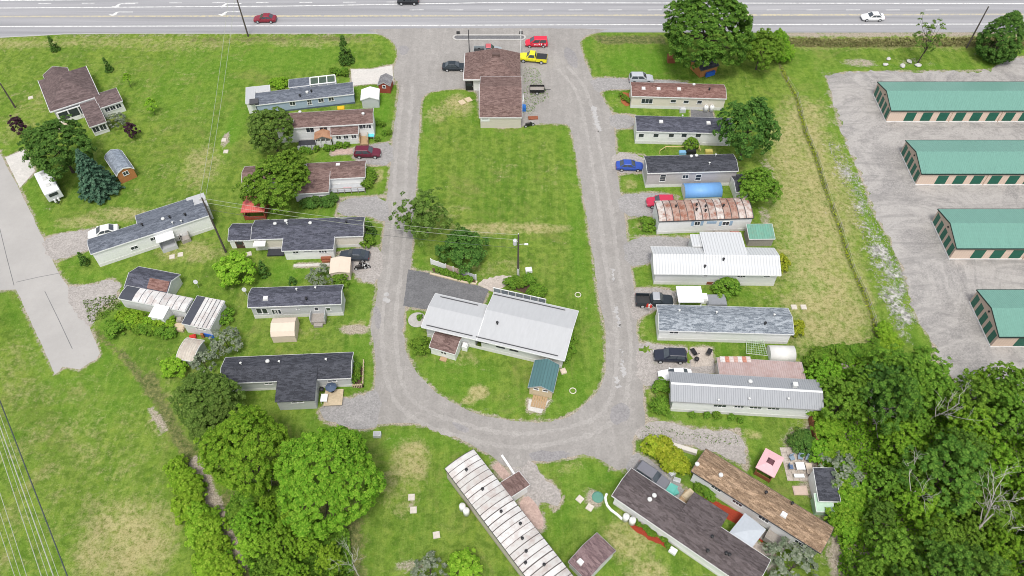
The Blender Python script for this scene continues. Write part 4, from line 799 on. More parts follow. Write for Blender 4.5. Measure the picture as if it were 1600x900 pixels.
# ---- shop with gambrel garage
A = G(729, 141.5); sh = Bd(thing('shop_building', 'brown roofed shop on the forecourt with a gambrel garage at its back', 'shop', A, 0))
def hip(s, x0, x1, y0, y1, h, rise, ov, ridge, mat, name='roof', th=.12):
    X0, X1, Y0, Y1 = x0 - ov, x1 + ov, y0 - ov, y1 + ov; (ax, ay), (bx, by) = ridge
    m = MB(); m.add([(X0, Y0, h), (X1, Y0, h), (X1, Y1, h), (X0, Y1, h), (ax, ay, h + rise), (bx, by, h + rise), (X0, Y0, h - th), (X1, Y0, h - th), (X1, Y1, h - th), (X0, Y1, h - th)],
        [(0, 1, 4), (1, 2, 5, 4), (2, 3, 5), (3, 0, 4, 5), (0, 6, 7, 1), (1, 7, 8, 2), (2, 8, 9, 3), (3, 9, 6, 0), (9, 8, 7, 6)]) if ridge[0] != ridge[1] else None
    return m.build(name, mat, s.root)
hS = 2.9; xr = sh.at(812, 110, hS).x; yN = sh.at(775, 83, hS).y - .4
MB().box(.0, xr - .3, 0, yN, 0, hS - .05).build('wall', WHITE, sh.root)
rx = sh.at(775, 92, 5).x; hip(sh, .0, xr - .3, 0, yN, hS, 2.6, .45, ((rx, yN * .42), (rx, yN * .78)), BROWN)
MB().box(-.5, -.42, -.5, yN + .5, hS - .2, hS + .02).box(-.5, xr + .2, -.55, -.47, hS - .2, hS + .02).build('gutter', TRIMW, sh.root)
p = Vector((rx, yN * .42, hS + 2.6)); MB().box(p.x - .7, p.x + .7, p.y + .2, p.y + .9, p.z - .3, p.z + .25).build('chimney', plain('chimney_brown', (.12, .08, .07)), sh.root)
sh.blocks.append(dict(x0=0, x1=xr, y0=0, y1=yN, axis='x')); sh.door(733.5, 134, 1.5, 2.1, mat=BLK)
xa, xb = sh.at(751, 200).x, sh.at(814, 200).x; yf = sh.at(751, 200).y
sh.block(xa, xb, yf, -.02 - .6, 0, 2.55, 'gambrel', 2.3, .12, .15, BEIGE, BROWN, TRIMW, names=('garage_wall', 'garage_roof', 'garage_trim'), prof=[(0, 0), (.15, .62), (.56, 1), (1, .45)])
sh.blocks.append(dict(x0=xa, x1=xb, y0=yf, y1=-.6, axis='x')); sh.door(758, 186.5, 1.6, .9, name='hatch', bi=3 if len(sh.blocks) > 3 else -1)
for x in (733.5, 813.5):
    q = G(x, 82); MB().bar((0, 0, 0), (0, 0, 5.2), .09, 8).build('sign_post', TRIMD if x < 800 else TRIMW, sh.root, loc=sh.inv() @ q)
# ---- hip roofed house at the top left
A = G(93, 190); B2 = G(160, 168); hz = math.atan2(B2.y - A.y, B2.x - A.x); hs_ = Bd(thing('house', 'brown hip-roofed house with white sunrooms, standing apart at the upper left', 'house', A, hz))
Lh = (B2 - A).length; hh = 2.8; Wh = hs_.at(55, 128, hh).y - .4
MB().box(.0, Lh, 0, Wh, 0, hh - .05).build('wall', WHITE, hs_.root)
HOUSER = shingle('shingle_house', (.098, .070, .068), (.165, .122, .118)); hip(hs_, 0, Lh, 0, Wh, hh, 2.3, .5, ((Lh * .5, Wh * .5), (Lh * .5, Wh * .66)), HOUSER)
MB().box(-.56, Lh + .56, -.58, -.51, hh - .2, hh + .03).box(Lh + .51, Lh + .58, -.58, Wh + .55, hh - .2, hh + .03).box(-.58, -.51, -.58, Wh + .55, hh - .2, hh + .03).build('gutter', TRIMW, hs_.root)
hs_.block(Lh * .12, Lh * .62, Wh * .6, Wh + 1.6, 0, hh, 'gable', 1.1, .3, .3, WHITE, HOUSER, TRIMW, axis='y', names=('gable_wall', 'gable_roof', 'gable_trim'))
hs_.vent(97, 118, 'cap'); hs_.vent(92, 121, 'cap')
q0, q1 = hs_.at(165, 184), hs_.at(197, 172)
hs_.block(q0.x, q1.x, q0.y, q0.y + 4.2, 0, 2.4, 'gable', .8, .2, .15, WHITE, HOUSER, TRIMW, names=('side_wall', 'side_roof', 'side_trim'))
for u in (.25, .5, .78): hs_.win(0, 0, .8, .8, bi=1, uz=(u * (hs_.blocks[1]['x1'] - hs_.blocks[1]['x0']), 1.5))
q0, q1 = hs_.at(149, 213), hs_.at(178, 200)
hs_.block(q0.x, q1.x - .8, q0.y, -1.4, 0, 2.3, 'shedf', .6, .2, .15, WHITE, HOUSER, TRIMW, names=('porch_wall', 'porch_roof', 'porch_trim'))
for u in (.25, .72): hs_.win(0, 0, 1.0, 1.1, bi=2, uz=(u * (hs_.blocks[2]['x1'] - hs_.blocks[2]['x0']), 1.3))
m = MB(); yq = -1.3
for x in np.linspace(.4, Lh - .2, 5): m.box(x - .08, x + .08, yq, yq + .16, 0, 2.5)
m.box(.3, Lh - .1, yq, yq + .16, 2.5, 2.66).build('sunroom_frame', TRIMW, hs_.root)
for a, b_ in zip(np.linspace(.4, Lh - .2, 5), np.linspace(.4, Lh - .2, 5)[1:]): MB().box(a + .12, b_ - .12, yq + .05, yq + .1, .9, 2.45).build('pane', GLASS, hs_.root); MB().box(a + .12, b_ - .12, yq + .03, yq + .12, .05, .85).build('sunroom_panel', TRIMW, hs_.root)
q = hs_.at(115, 200); MB().lathe([(1.6, 0), (1.6, .25), (1.4, .3), (.01, .32)], 14, (q.x - 1.5, q.y + 1.2, 0)).build('round_patio', plain('patio_sand', (.48, .40, .30)), hs_.root)
# ================================================================ sheds, shelters
def shed(name, label, cat, fl, fr, depth, h, kind='gable', rise=.6, axis='x', wm=WOOD, rm=NAVY, trim=None, over=.12, ox=.1, group=None, prof=None, smooth=False):
    A, B = G(*fl), G(*fr); s = Bd(thing(name, label, cat, A, math.atan2(B.y - A.y, B.x - A.x), group)); s.L = (B - A).length; s.W = depth; s.h = h
    s.block(0, s.L, 0, depth, 0, h, kind, rise, over, ox, wm, rm, trim, axis, prof=prof, smooth=smooth); return s
def shelter(name, label, cat, fl, fr, depth, h, rise, rm, pm, rail=None, peak=True):
    A, B = G(*fl), G(*fr); s = Bd(thing(name, label, cat, A, math.atan2(B.y - A.y, B.x - A.x))); L = (B - A).length; s.L, s.W = L, depth
    for x in (0, L):
        for y in (0, depth): MB().box(x - .06, x + .06, y - .06, y + .06, 0, h - .03).build('post', pm, s.root)
    o = .25; m = MB().add([(-o, -o, h), (L + o, -o, h), (L + o, depth + o, h), (-o, depth + o, h), (L / 2, depth / 2, h + rise), (-o, -o, h - .15), (L + o, -o, h - .15), (L + o, depth + o, h - .15), (-o, depth + o, h - .15)],
        [(0, 1, 4), (1, 2, 4), (2, 3, 4), (3, 0, 4), (5, 6, 1, 0), (6, 7, 2, 1), (7, 8, 3, 2), (8, 5, 0, 3)]); m.build('roof', rm, s.root)
    if rail: MB().box(0, L, -.04, .04, .1, .85).box(-.04, .04, 0, depth, .1, .85).box(L - .04, L + .04, 0, depth, .1, .85).build('railing', rail, s.root)
    return s
SB = plain('stain_red', (.30, .07, .045), .8, .2, .3, 0, 5); ORW = plain('wood_orange', (.44, .19, .07), .8, .2, .25, 0, 5); BLUF = metalroof('fabric_blue', (.15, .33, .62), .08, 0, 0, .5); WTENT = plain('tent_white', (.66, .65, .62), .7, .2, .1, 0, 1); GREENF = metalroof('metal_dull_green', (.14, .32, .24), .18, .4, .25)
s = shed('garden_shed', 'small red-brown shed with grey gable roof beside the pale concrete pad', 'shed', (593, 145), (610.5, 146), 2.6, 1.9, 'gable', .7, 'y', SB, shingle('shingle_grey', (.16, .155, .16), (.24, .235, .24)), TRIMG); s.win(0, 0, .5, .5, uz=(s.L / 2, 1.5), cols=1)
s = shed('garden_shed', 'bright white gabled shed beside the blue-grey home', 'shed', (567, 169), (593, 168), 2.9, 2.0, 'gable', .6, 'y', LGREY, plain('roof_bright_white', (.78, .78, .77), .5), TRIMW)
s = shed('fabric_garage', 'pale tan fabric garage next to the parked motorcycle', 'shelter', (519, 439), (548.5, 437.5), 2.9, 1.9, 'gable', .35, 'y', CANVAS, CANVAS, None)
s = shed('garden_shed', 'white shed with dark roof joined to the end of the navy roofed home', 'shed', (363, 388), (399.5, 387.5), 3.4, 2.0, 'gable', .8, 'x', WHITE, NAVY, TRIMW); s.door(375, 382, 1.3, 1.7, mat=plain('door_brown', (.09, .05, .04)))
s = shed('garden_shed', 'orange wood shed with pale blue-grey roof on the upper left lawn', 'shed', (190, 287.5), (215, 276.5), 5.6, 2.0, 'barn', 1.0, 'y', ORW, shingle('shingle_blue_pale', (.20, .235, .28), (.27, .305, .35)), TRIMW); s.win(0, 0, .8, .7, uz=(s.L / 2, 1.7))
shelter('gazebo', 'red roofed screened gazebo under the leafy trees', 'gazebo', (384, 344), (416, 343), 3.2, 2.1, .75, REDM, SB, SB)
s = shed('fabric_shed', 'beige fabric shed on the lawn below the short navy roofed home', 'shelter', (427.5, 535.5), (464, 534), 3.3, 1.55, 'barn', 1.0, 'x', CANVAS, CANVAS, None, .04, .04)
s = shed('garden_shed', 'small shed with stained pale roof half buried in bushes', 'shed', (284, 570), (309, 574), 3.2, 1.9, 'arc', .5, 'x', plain('wall_mossy', (.35, .38, .33)), metalroof('roof_stained', (.50, .45, .38), .3, .35, .3), TRIMW, .2)
s = shed('garden_shed', 'white shed with brown roof beside the long pale home', 'shed', (674, 552.5), (712, 563.5), 3.3, 1.9, 'gable', .75, 'x', WHITE, DKBR if 0 else BROWN, TRIMW, .18, prof=G2(.5))
for u in (1.75, 2.2): MB().box(u - .13, u + .13, -.04, .02, .95, 1.6).build('shutter', TRIMD, s.root)
MB().box(1.5, 2.5, -.7, -.05, 0, .12).build('door_step', WOOD, s.root)
s = shed('garden_shed', 'tan wood shed with teal metal roof at the end of the central home', 'shed', (827, 615.5), (862, 622.5), 4.1, 2.0, 'gable', 1.0, 'y', DECKC, MTEAL, TRIMG, .18, .2); s.win(0, 0, .6, .4, uz=(.95, 1.75), cols=1); s.win(0, 0, .6, .4, uz=(s.L - .95, 1.75), cols=1)
for k in range(6): MB().box(s.L / 2 - 1.0 + k * .34, s.L / 2 - .7 + k * .34, -1.9, -.06, .05 + .02 * (k % 2), .12 + .02 * (k % 2)).build('ramp_board', WOOD, s.root)
s = shed('garden_shed', 'orange wood shed with black roof under the large highway tree', 'shed', (1093, 121.5), (1119, 113.5), 3.3, 1.8, 'gable', .7, 'x', ORW, BLACK, TRIMD, .15); MB().box(1.2, 3.2, -.5, -.1, 0, .9).build('tarp', plain('tarp_blue', (.03, .13, .55), .4), s.root)
MB().box(0, 1.5, 0, 1.4, 0, 1.2).prism([(-.1, 1.2), (.7, 1.6), (1.5, 1.2)], -.1, 1.6).build('wood_box', WOODR); o = bpy.context.scene.objects['wood_box']; o.location = G(1043, 99); tag(o, 'small brown gabled wooden box on the lawn beside the huge tree', 'dog house')
s = shed('tunnel_tent', 'bright blue tunnel-shaped fabric shelter behind the rusted roof home', 'shelter', (1069, 315), (1126, 313), 2.9, .9, 'tunnel', 1.3, 'x', WTENT, BLUF, None, .03, .03, smooth=True)
s = shed('garden_shed', 'small shed with white end wall and black roof beside a round tree', 'shed', (1147, 312), (1166, 311), 4.0, 1.9, 'gable', .7, 'x', WHITE, BLACK, TRIMW)
s = shed('garden_shed', 'weathered shed with dull green sloping roof beside the white metal roof', 'shed', (1167, 385), (1205, 384.5), 2.5, 1.9, 'shedf', .5, 'x', WOODG, GREENF, TRIMW)
A = G(1058, 487); s = Bd(thing('carport', 'flat white carport roof on posts in front of the black pickup', 'carport', A)); s.L = 4.2
for x in (0, 3.2):
    for y in (0, 2.5): MB().box(x - .07, x + .07, y - .07, y + .07, 0, 2.5).build('post', TRIMW, s.root)
MB().box(-.25, 3.45, -.25, 2.8, 2.5, 2.66).build('roof', plain('roof_bright_white', (.78, .78, .77)), s.root)
s = shed('tunnel_tent', 'white rounded fabric shelter behind the faded pink annex roof', 'shelter', (1202, 566), (1241, 567), 2.4, .5, 'tunnel', 1.0, 'x', WTENT, WTENT, None, .03, .03, smooth=True)
s = shed('garden_shed', 'square shed with dark purple-brown roof at the bottom edge', 'shed', (889, 886), (916, 913), 4.6, 2.0, 'gable', .7, 'x', GREYW, shingle('shingle_purple_brown', (.14, .09, .095), (.22, .155, .155)), TRIMG, .2); s.vent(907, 878, 'sky')
PINKF = plain('canopy_pink', (.66, .40, .42), .7, .2, .08); s = shelter('gazebo', 'pink square canopy gazebo on the grass behind the weathered brown roof', 'gazebo', (1178, 741), (1201, 754), 2.75, 2.2, .45, PINKF, WOODR, WOODR)
MB().box(s.L / 2 - .45, s.L / 2 + .45, 0.95, 1.8, 2.5, 2.85, (.25, .25)).build('roof_vent', plain('vent_maroon', (.12, .05, .06)), s.root)
s = shed('garden_shed', 'white shed with worn black roof at the edge of the wood', 'shed', (1272, 792), (1303, 793), 3.9, 2.1, 'shedf', .6, 'x', WHITE, BLACK, TRIMW)
s = shed('greenhouse', 'small pale green greenhouse in front of the black roofed shed', 'greenhouse', (1271, 805), (1296, 806), 1.9, 1.5, 'shedf', .4, 'x', plain('poly_green', (.38, .52, .40), .3, .5), plain('poly_green', (.38, .52, .40)), TRIMW)
s = shelter('gazebo', 'pale grey square canopy over the red mulch bed', 'gazebo', (1135, 846), (1162, 868), 3.2, 2.3, .5, plain('canopy_grey', (.42, .45, .48), .7, .2, .08), TRIMW)
# ================================================================ vehicles
TYRE = plain('tyre_rubber', (.018, .018, .019), .85); RIM = plain('rim_alloy', (.45, .46, .47), .35, .5); LAMP = plain('lamp_clear', (.7, .7, .68), .2, .6); TAIL = plain('lamp_red', (.35, .02, .02), .3, .5); CGL = glass('car_glass', (.05, .06, .07))
_wh = {}
def wheel(par, x, y, r, w):
    k = (r, w)
    if k not in _wh: _wh[k] = (MB().lathe([(r * .6, -w / 2), (r * .95, -w / 2), (r, -w / 3), (r, w / 3), (r * .95, w / 2), (r * .6, w / 2)], 14).xf(Matrix.Rotation(R(90), 4, 'X')).mesh('wheel', TYRE), MB().lathe([(r * .62, -w / 2 - .01), (r * .62, w / 2 + .01)], 12).xf(Matrix.Rotation(R(90), 4, 'X')).mesh('rim', RIM))
    o = share('wheel', _wh[k][0], par, (x, y, r)); share('rim', _wh[k][1], o)
KIND = dict(
 sedan=dict(L=4.75, W=1.82, st=[(-2.37, .72, .42, .80), (-2.25, .84, .28, .98), (-1.55, .90, .24, 1.02), (-.2, .91, .22, .98), (.95, .91, .22, .97), (1.75, .88, .24, .86), (2.22, .80, .28, .74), (2.37, .66, .42, .62)], cab=(-1.78, 1.0, -1.05, .2, .98, 1.44), wh=(-1.38, 1.42, .33)),
 suv=dict(L=4.7, W=1.88, st=[(-2.34, .78, .5, .95), (-2.25, .90, .34, 1.12), (-1.4, .94, .3, 1.15), (-.2, .94, .3, 1.12), (.95, .94, .3, 1.10), (1.7, .92, .3, 1.02), (2.2, .85, .34, .90), (2.34, .72, .45, .72)], cab=(-2.26, 1.0, -1.95, .28, 1.12, 1.70), wh=(-1.4, 1.4, .37)),
 van=dict(L=4.6, W=1.82, st=[(-2.3, .78, .45, 1.0), (-2.25, .88, .32, 1.12), (-1.4, .91, .28, 1.12), (-.2, .91, .28, 1.1), (1.1, .91, .28, 1.08), (1.75, .88, .3, .95), (2.15, .8, .32, .85), (2.3, .7, .42, .7)], cab=(-2.26, 1.35, -2.1, .45, 1.1, 1.75), wh=(-1.4, 1.4, .33)),
 pickup=dict(L=5.6, W=1.96, st=[(-.62, .95, .42, 1.22), (.2, .97, .42, 1.22), (1.25, .97, .42, 1.2), (2.1, .95, .42, 1.15), (2.7, .88, .45, 1.05), (2.82, .8, .5, .85)], cab=(-.58, 1.35, -.35, .7, 1.2, 1.86), wh=(-1.75, 1.85, .39)))
def car(kind, label, px, py, hd, col, cat='car', bedcol=None, roofcol=None, group='parked cars and trucks', extras=None, ext=None):
    K = KIND[kind]; root = thing('pickup_truck' if kind == 'pickup' else 'car', label, cat, G(px, py, .0) + Vector((0, 0, .012)), R(hd), group)
    pm = paint('paint_%02d_%02d_%02d' % tuple(int(c * 100) for c in col), col); m = MB(); st = K['st']; vs = []
    for x, w, zb, zt in st:
        d = zt - zb; ring = [(-w * .9, zb), (-w, zb + d * .3), (-w, zt - d * .28), (-w * .86, zt), (w * .86, zt), (w, zt - d * .28), (w, zb + d * .3), (w * .9, zb)]; vs += [(x, y, z) for y, z in ring]
    n = 8; m.add(vs, [(k * n + i, k * n + (i + 1) % n, (k + 1) * n + (i + 1) % n, (k + 1) * n + i) for k in range(len(st) - 1) for i in range(n)] + [tuple(range(n)), tuple(range((len(st) - 1) * n, len(st) * n))[::-1]])
    b0, b1, t0, t1, zb, zr = K['cab']; hw = K['W'] / 2 * .93; tw = hw * .82
    cv = [(b0, -hw, zb - .03), (b1, -hw, zb - .03), (b1, hw, zb - .03), (b0, hw, zb - .03), (t0, -tw, zr), (t1, -tw, zr), (t1, tw, zr), (t0, tw, zr)]
    m.add(cv, [(0, 1, 5, 4), (1, 2, 6, 5), (2, 3, 7, 6), (3, 0, 4, 7)]); m.build('body', pm, root)
    MB().box(t0 + .0, t1 - .0, -tw, tw, zr - .01, zr + .05, (.12, .1)).build('roof_panel', roofcol or pm, root)
    V = [Vector(p) for p in cv]
    def pane(nm, a, b, c, d, e0=.1, e1=.1, f0=.12, f1=.08, up=.02):
        def q(u, v): return a.lerp(b, u).lerp(d.lerp(c, u), v)
        P4 = [q(e0, f0), q(1 - e1, f0), q(1 - e1, 1 - f1), q(e0, 1 - f1)]; nr = (P4[1] - P4[0]).cross(P4[3] - P4[0]).normalized(); ctr = sum(P4, Vector()) / 4
        if nr.dot(ctr - Vector(((b0 + b1) / 2, 0, zb))) < 0: nr = -nr
        MB().add([p + nr * up for p in P4] + [p - nr * .01 for p in P4], [(0, 1, 2, 3), (4, 5, 6, 7), (0, 1, 5, 4), (1, 2, 6, 5), (2, 3, 7, 6), (3, 0, 4, 7)]).build(nm, CGL, root)
    pane('windshield', V[1], V[2], V[6], V[5], .06, .06, .06, .06); pane('rear_window', V[3], V[0], V[4], V[7], .08, .08, .1, .08)
    for a, b, c, d in ((V[0], V[1], V[5], V[4]), (V[3], V[2], V[6], V[7])):
        if kind == 'pickup': pane('side_window', a, b, c, d, .1, .12)
        else: pane('side_window', a, b, c, d, .08, .52); pane('side_window', a, b, c, d, .52, .1)
    xr, xf, r = K['wh']; hw_ = K['W'] / 2
    for x in (xr, xf):
        for y in (-hw_ + .08, hw_ - .08): wheel(root, x, y, r, .24)
    xN, wN, zbN, ztN = st[-1]
    for s_ in (-1, 1): MB().box(xN - .22, xN + .015, s_ * wN * .8 - .17, s_ * wN * .8 + .17, ztN - .14, ztN + .02).build('headlight', LAMP, root); MB().box(b1 - .35, b1 - .15, s_ * (hw + .02) - .1, s_ * (hw + .02) + .1, zb + .02, zb + .16).build('mirror', pm, root)
    if kind == 'pickup':
        bm = bedcol or pm; x0 = -2.78; w2 = .97
        MB().box(x0, -.66, -w2, -w2 + .1, .48, 1.18).box(x0, -.66, w2 - .1, w2, .48, 1.18).box(x0, x0 + .08, -w2 + .1, w2 - .1, .48, 1.18).build('bed', pm, root); MB().box(x0 + .08, -.62, -w2 + .1, w2 - .1, .48, .62).build('bed_floor', plain('bed_liner', (.04, .04, .042)), root)
        if bedcol: MB().box(x0 + .02, -.68, -w2 + .03, w2 - .03, 1.185, 1.25, (.04, .04)).build('bed_cover', bedcol, root)
        for s_ in (-1, 1): MB().box(x0 - .02, x0 + .05, s_ * .88 - .08, s_ * .88 + .08, .75, 1.1).build('tail_light', TAIL, root)
    else:
        x0, w0, zb0, zt0 = st[0]
        for s_ in (-1, 1): MB().box(x0 - .015, x0 + .14, s_ * w0 * .82 - .16, s_ * w0 * .82 + .16, zt0 - .22, zt0 - .02).build('tail_light', TAIL, root)
    return root
HW = 'cars driving on the highway'
car('sedan', 'maroon sedan driving on the highway', 415, 33, 180, (.22, .015, .03), group=HW)
car('suv', 'black car cut by the top edge of the highway', 638, 5, 180, (.012, .014, .018), group=HW)
car('sedan', 'white sedan driving on the highway right of the big tree', 1362, 30.5, 180, (.78, .78, .77), group=HW)
car('sedan', 'black sedan parked on the forecourt left of the shop', 710, 108, 0, (.02, .028, .035))
car('pickup', 'pickup with faded red roof hidden behind the shop', 762, 84, 0, (.30, .34, .36), 'pickup', roofcol=paint('roof_red', (.5, .10, .11)))
v = car('van', 'red hatchback with white and blue side graphics near the kerb island', 838, 71, 180, (.62, .02, .05))
GW, GB = plain('graphic_white', (.8, .8, .8)), plain('graphic_black', (.02, .02, .02))
for x, z, w_, h_, mt in ((.35, .75, .34, .18, GW), (-.1, .72, .3, .12, GW), (-.55, .85, .26, .3, GW), (-1.0, .8, .22, .42, GW), (-1.35, .95, .2, .24, GB), (-1.75, .72, .28, .2, GW), (-1.1, .55, .3, .14, GB)): MB().box(x - w_ / 2, x + w_ / 2, .912, .925, z - h_ / 2, z + h_ / 2).build('side_graphic', mt, v)
car('pickup', 'bright yellow pickup with black bed cover beside the shop', 833, 95, 172, (.75, .68, .02), 'pickup', bedcol=plain('bed_cover_black', (.03, .032, .036)))
car('suv', 'silver car parked behind the red-brown roofed home', 1001, 127, 0, (.42, .44, .47))
car('sedan', 'blue sedan parked at the head of the taupe home', 983, 263, -2, (.03, .075, .36))
car('suv', 'faded red car nosed in beside the rusted roof home', 1031, 320, 180, (.48, .03, .07))
car('pickup', 'black pickup truck facing the white carport', 1021, 474, -2, (.02, .022, .03), 'pickup', roofcol=paint('roof_pale', (.35, .36, .38)))
car('suv', 'dark navy SUV on the gravel beside the patio', 1046, 560, 177, (.02, .024, .04))
car('sedan', 'white car tucked under the grey metal roof edge', 1054, 590, 182, (.75, .75, .74))
car('suv', 'maroon SUV parked by the brown roofed homes', 575, 243, 0, (.12, .012, .03))
car('sedan', 'dark grey sedan in front of the navy roofed home', 555, 403, 178, (.04, .05, .065))
car('sedan', 'white sedan parked at the end of the diagonal home', 164, 366, 198, (.75, .75, .74))
car('suv', 'silver grey SUV parked between the dark roof and the hedge', 1017, 748, -38, (.16, .16, .18))
# travel trailer, utility trailer, motorcycles
A = G(99, 331); B = G(67, 268); az = math.atan2((B - A).y, (B - A).x)
t = thing('travel_trailer', 'white travel trailer under the blue spruce beside the spur road', 'caravan', (A + B) / 2, az)
MB().prism([(-3.1, .6), (2.6, .6), (3.3, 1.3), (3.1, 2.2), (2.6, 2.7), (-2.9, 2.7), (-3.2, 2.3)], -1.2, 1.2, 'y').build('body', plain('trailer_white', (.68, .69, .70), .4), t)
for x in (-1.8, .2, 1.6): MB().box(x - .35, x + .35, -.35, .35, 2.7, 2.92, (.05, .05)).build('roof_vent', VENT, t)
for s_ in (-1, 1): MB().box(-1.2, .4, s_ * 1.2 - .03, s_ * 1.2 + .03, 1.5, 2.2).build('window', GLASS, t); wheel(t, -.4, s_ * 1.1, .34, .22)
MB().box(-3.24, -3.12, -.7, .7, 1.5, 2.1).build('front_window', GLASS, t); MB().bar((-3.1, 0, .5), (-4.3, 0, .5), .06).bar((-3.1, .6, .5), (-4.2, 0, .5), .05).bar((-3.1, -.6, .5), (-4.2, 0, .5), .05).build('tow_bar', BLK, t)
for dx in (-.3, .3): MB().bar((-3.6, dx, .5), (-3.6, dx, 1.1), .16, 8).build('gas_bottle', TRIMW, t)
A = G(839, 143); t = thing('utility_trailer', 'dark open utility trailer parked beside the shop garage', 'trailer', A, 0)
MB().box(-1.35, 1.35, -.75, .75, .45, .55).build('floor', WOODG, t); MB().box(-1.4, 1.4, -.82, -.76, .5, .95).box(-1.4, 1.4, .76, .82, .5, .95).box(-1.42, -1.36, -.8, .8, .5, .95).box(1.36, 1.42, -.8, .8, .5, .95).build('side_rails', BLK, t)
for s_ in (-1, 1): wheel(t, 0, s_ * .95, .32, .2)
MB().bar((1.4, 0, .5), (2.6, 0, .45), .05).build('tow_bar', BLK, t)
def moto(label, px, py, hd):
    t = thing('motorcycle', label, 'motorcycle', G(px, py), R(hd)); 
    for x in (-.7, .72): wheel(t, x, 0, .31, .14)
    MB().prism([(-.75, .62), (-.2, .35), (.35, .35), (.62, .8), (.45, .98), (.0, .85), (-.35, .78), (-.8, .85)], -.15, .15, 'y').build('body', BLK, t); MB().box(-.65, -.05, -.16, .16, .82, .92).build('seat', plain('seat_leather', (.05, .045, .04)), t)
    MB().bar((.72, .09, .31), (.48, .09, 1.05), .03).bar((.72, -.09, .31), (.48, -.09, 1.05), .03).bar((.42, -.38, 1.08), (.42, .38, 1.08), .025).build('handlebar', VENT, t); MB().bar((.62, 0, .9), (.76, 0, .9), .1, 10).build('headlight', LAMP, t)
moto('dark motorcycle at the corner of the shop garage', 827, 198, 20); moto('black motorcycle parked beside the tan fabric garage', 564, 421, 10); moto('second black motorcycle, nearer the road, by the fabric garage', 570, 417, -15)
# ================================================================ poles and wires
def hz_at(b, topy): p = G(*b); d = ray(b[0], topy); t = p.y / d.y; return (_O + d * t).z
POLEM = plain('pole_wood', (.10, .085, .075), .9, .1, .25, 0, 2)
def pole(label, b, top, hgt=None, arm=0, rz=0):
    h = hgt or hz_at(b, top); t = thing('utility_pole', label, 'utility pole', G(*b), rz); MB().bar((0, 0, 0), (0, 0, h), .17, 9, .11).build('shaft', POLEM, t)
    if arm: MB().box(-arm, arm, -.06, .06, h - .5, h - .38).build('crossarm', WOODG, t)
    for dx in ((-.8 * arm, .8 * arm) if arm else (0,)): MB().lathe([(.04, 0), (.09, .08), (.05, .2)], 7, (dx, 0, h - .38 if arm else h)).build('insulator', VENT, t)
    return t, G(*b) + Vector((0, 0, h))
pA, tA = pole('utility pole standing against the end of the diagonal white home', (353, 394), 309, None, .5)
pB, tB = pole('utility pole on the grass verge at the upper left highway edge', (388, 57), -4, 11.5, .9)
pC, tC = pole('tall wooden pole on the verge beside the conical tree', (1510, 75), 10, None)
pD, tD = pole('dark pole at the far left edge of the picture', (24, 168), 130)
pE, tE = pole('pole with transformer and lamp on the central lawn', (809.5, 431), 366, None)
h = tE.z; MB().lathe([(.02, 0), (.3, .02), (.32, .9), (.2, 1.0), (.02, 1.02)], 12, (-.5, 0, h - 2.2)).build('transformer', plain('transformer_grey', (.55, .56, .57), .5), pE); MB().box(-.45, 0, -.05, .05, h - 1.6, h - 1.5).build('bracket', VENT, pE)
MB().bar((0, 0, h - 2.2), (1.0, -.2, h - 1.9), .035).build('lamp_arm', VENT, pE); MB().box(.85, 1.45, -.35, -.05, h - 1.98, h - 1.82, (.08, .05)).build('lamp_head', TRIMW, pE); MB().bar((0, 0, 0), (0, 0, 1.8), .2, 9, .19).build('pole_guard', VENT, pE)
WIRE = plain('wire_pale', (.36, .38, .30), .6); WIRED = plain('wire_dark', (.06, .07, .07), .6)
def wire(label, a, b, sag=.6, r=.035, mat=WIRE):
    a, b = Vector(a), Vector(b); n = 14; pts = [a.lerp(b, k / n) - Vector((0, 0, sag * 4 * (k / n) * (1 - k / n))) for k in range(n + 1)]
    o = MB().tube([p - a for p in pts], r, 5).build('power_line', mat, None, loc=a); tag(o, label, 'wire', 'overhead wires'); return o
for dx, nm in ((-.4, 'left'), (.4, 'right')): wire(nm + ' pale wire running from the diagonal home pole to the highway verge', tA + Vector((dx, 0, -.3)), tB + Vector((dx * 1.6, 0, -.3)), .8, .028)
for k, (dz, nm) in enumerate(((-.1, 'upper'), (-1.2, 'middle'), (-3.0, 'lower'))): wire(nm + ' wire crossing the left road to the transformer pole', tA + Vector((0, 0, dz * .8)), tE + Vector((-.1, 0, dz)), .9, .022, WIRED if k == 2 else WIRE)
for k, (p0, p1, mt, r) in enumerate([((0, 632), (103, 900), WIRED, .07), ((0, 654), (89, 900), WIRE, .03), ((0, 673), (81, 900), WIRE, .06), ((0, 687), (72, 900), WIRE, .03), ((0, 713), (61, 897), WIRE, .045), ((0, 779), (39, 900), WIRE, .035), ((0, 810), (29, 900), WIRE, .03), ((0, 840), (20, 900), WIRE, .035)]):
    z = 10.5 - (.8 if k == 0 else 0) + (.4 if k > 4 else 0); a, b = G(*p0, z), G(*p1, z); d = (b - a).normalized()
    wire(['thick dark cable', 'thin pale wire beside the dark cable', 'thick pale wire', 'thin pale wire left of the thick one', 'double pale wire', 'upper corner wire', 'middle corner wire', 'lowest corner wire'][k] + ' of the line over the lower left field', a - d * 60, b + d * 45, .5, r, mt)
for k, d in enumerate((-62, 47)):
    a, b = G(0, 687, 10), G(72, 900, 10); dd = (b - a).normalized(); p = (a if k == 0 else b) + dd * d; t = thing('utility_pole', ['wooden line pole beyond the left edge of the field', 'wooden line pole below the lower left field'][k], 'utility pole', (p.x, p.y, 0), math.atan2(dd.y, dd.x))
    MB().bar((0, 0, 0), (0, 0, 11.5), .17, 9, .11).build('shaft', POLEM, t); MB().box(-.06, .06, -4.5, 4.5, 10.2, 10.35).build('crossarm', WOODG, t)
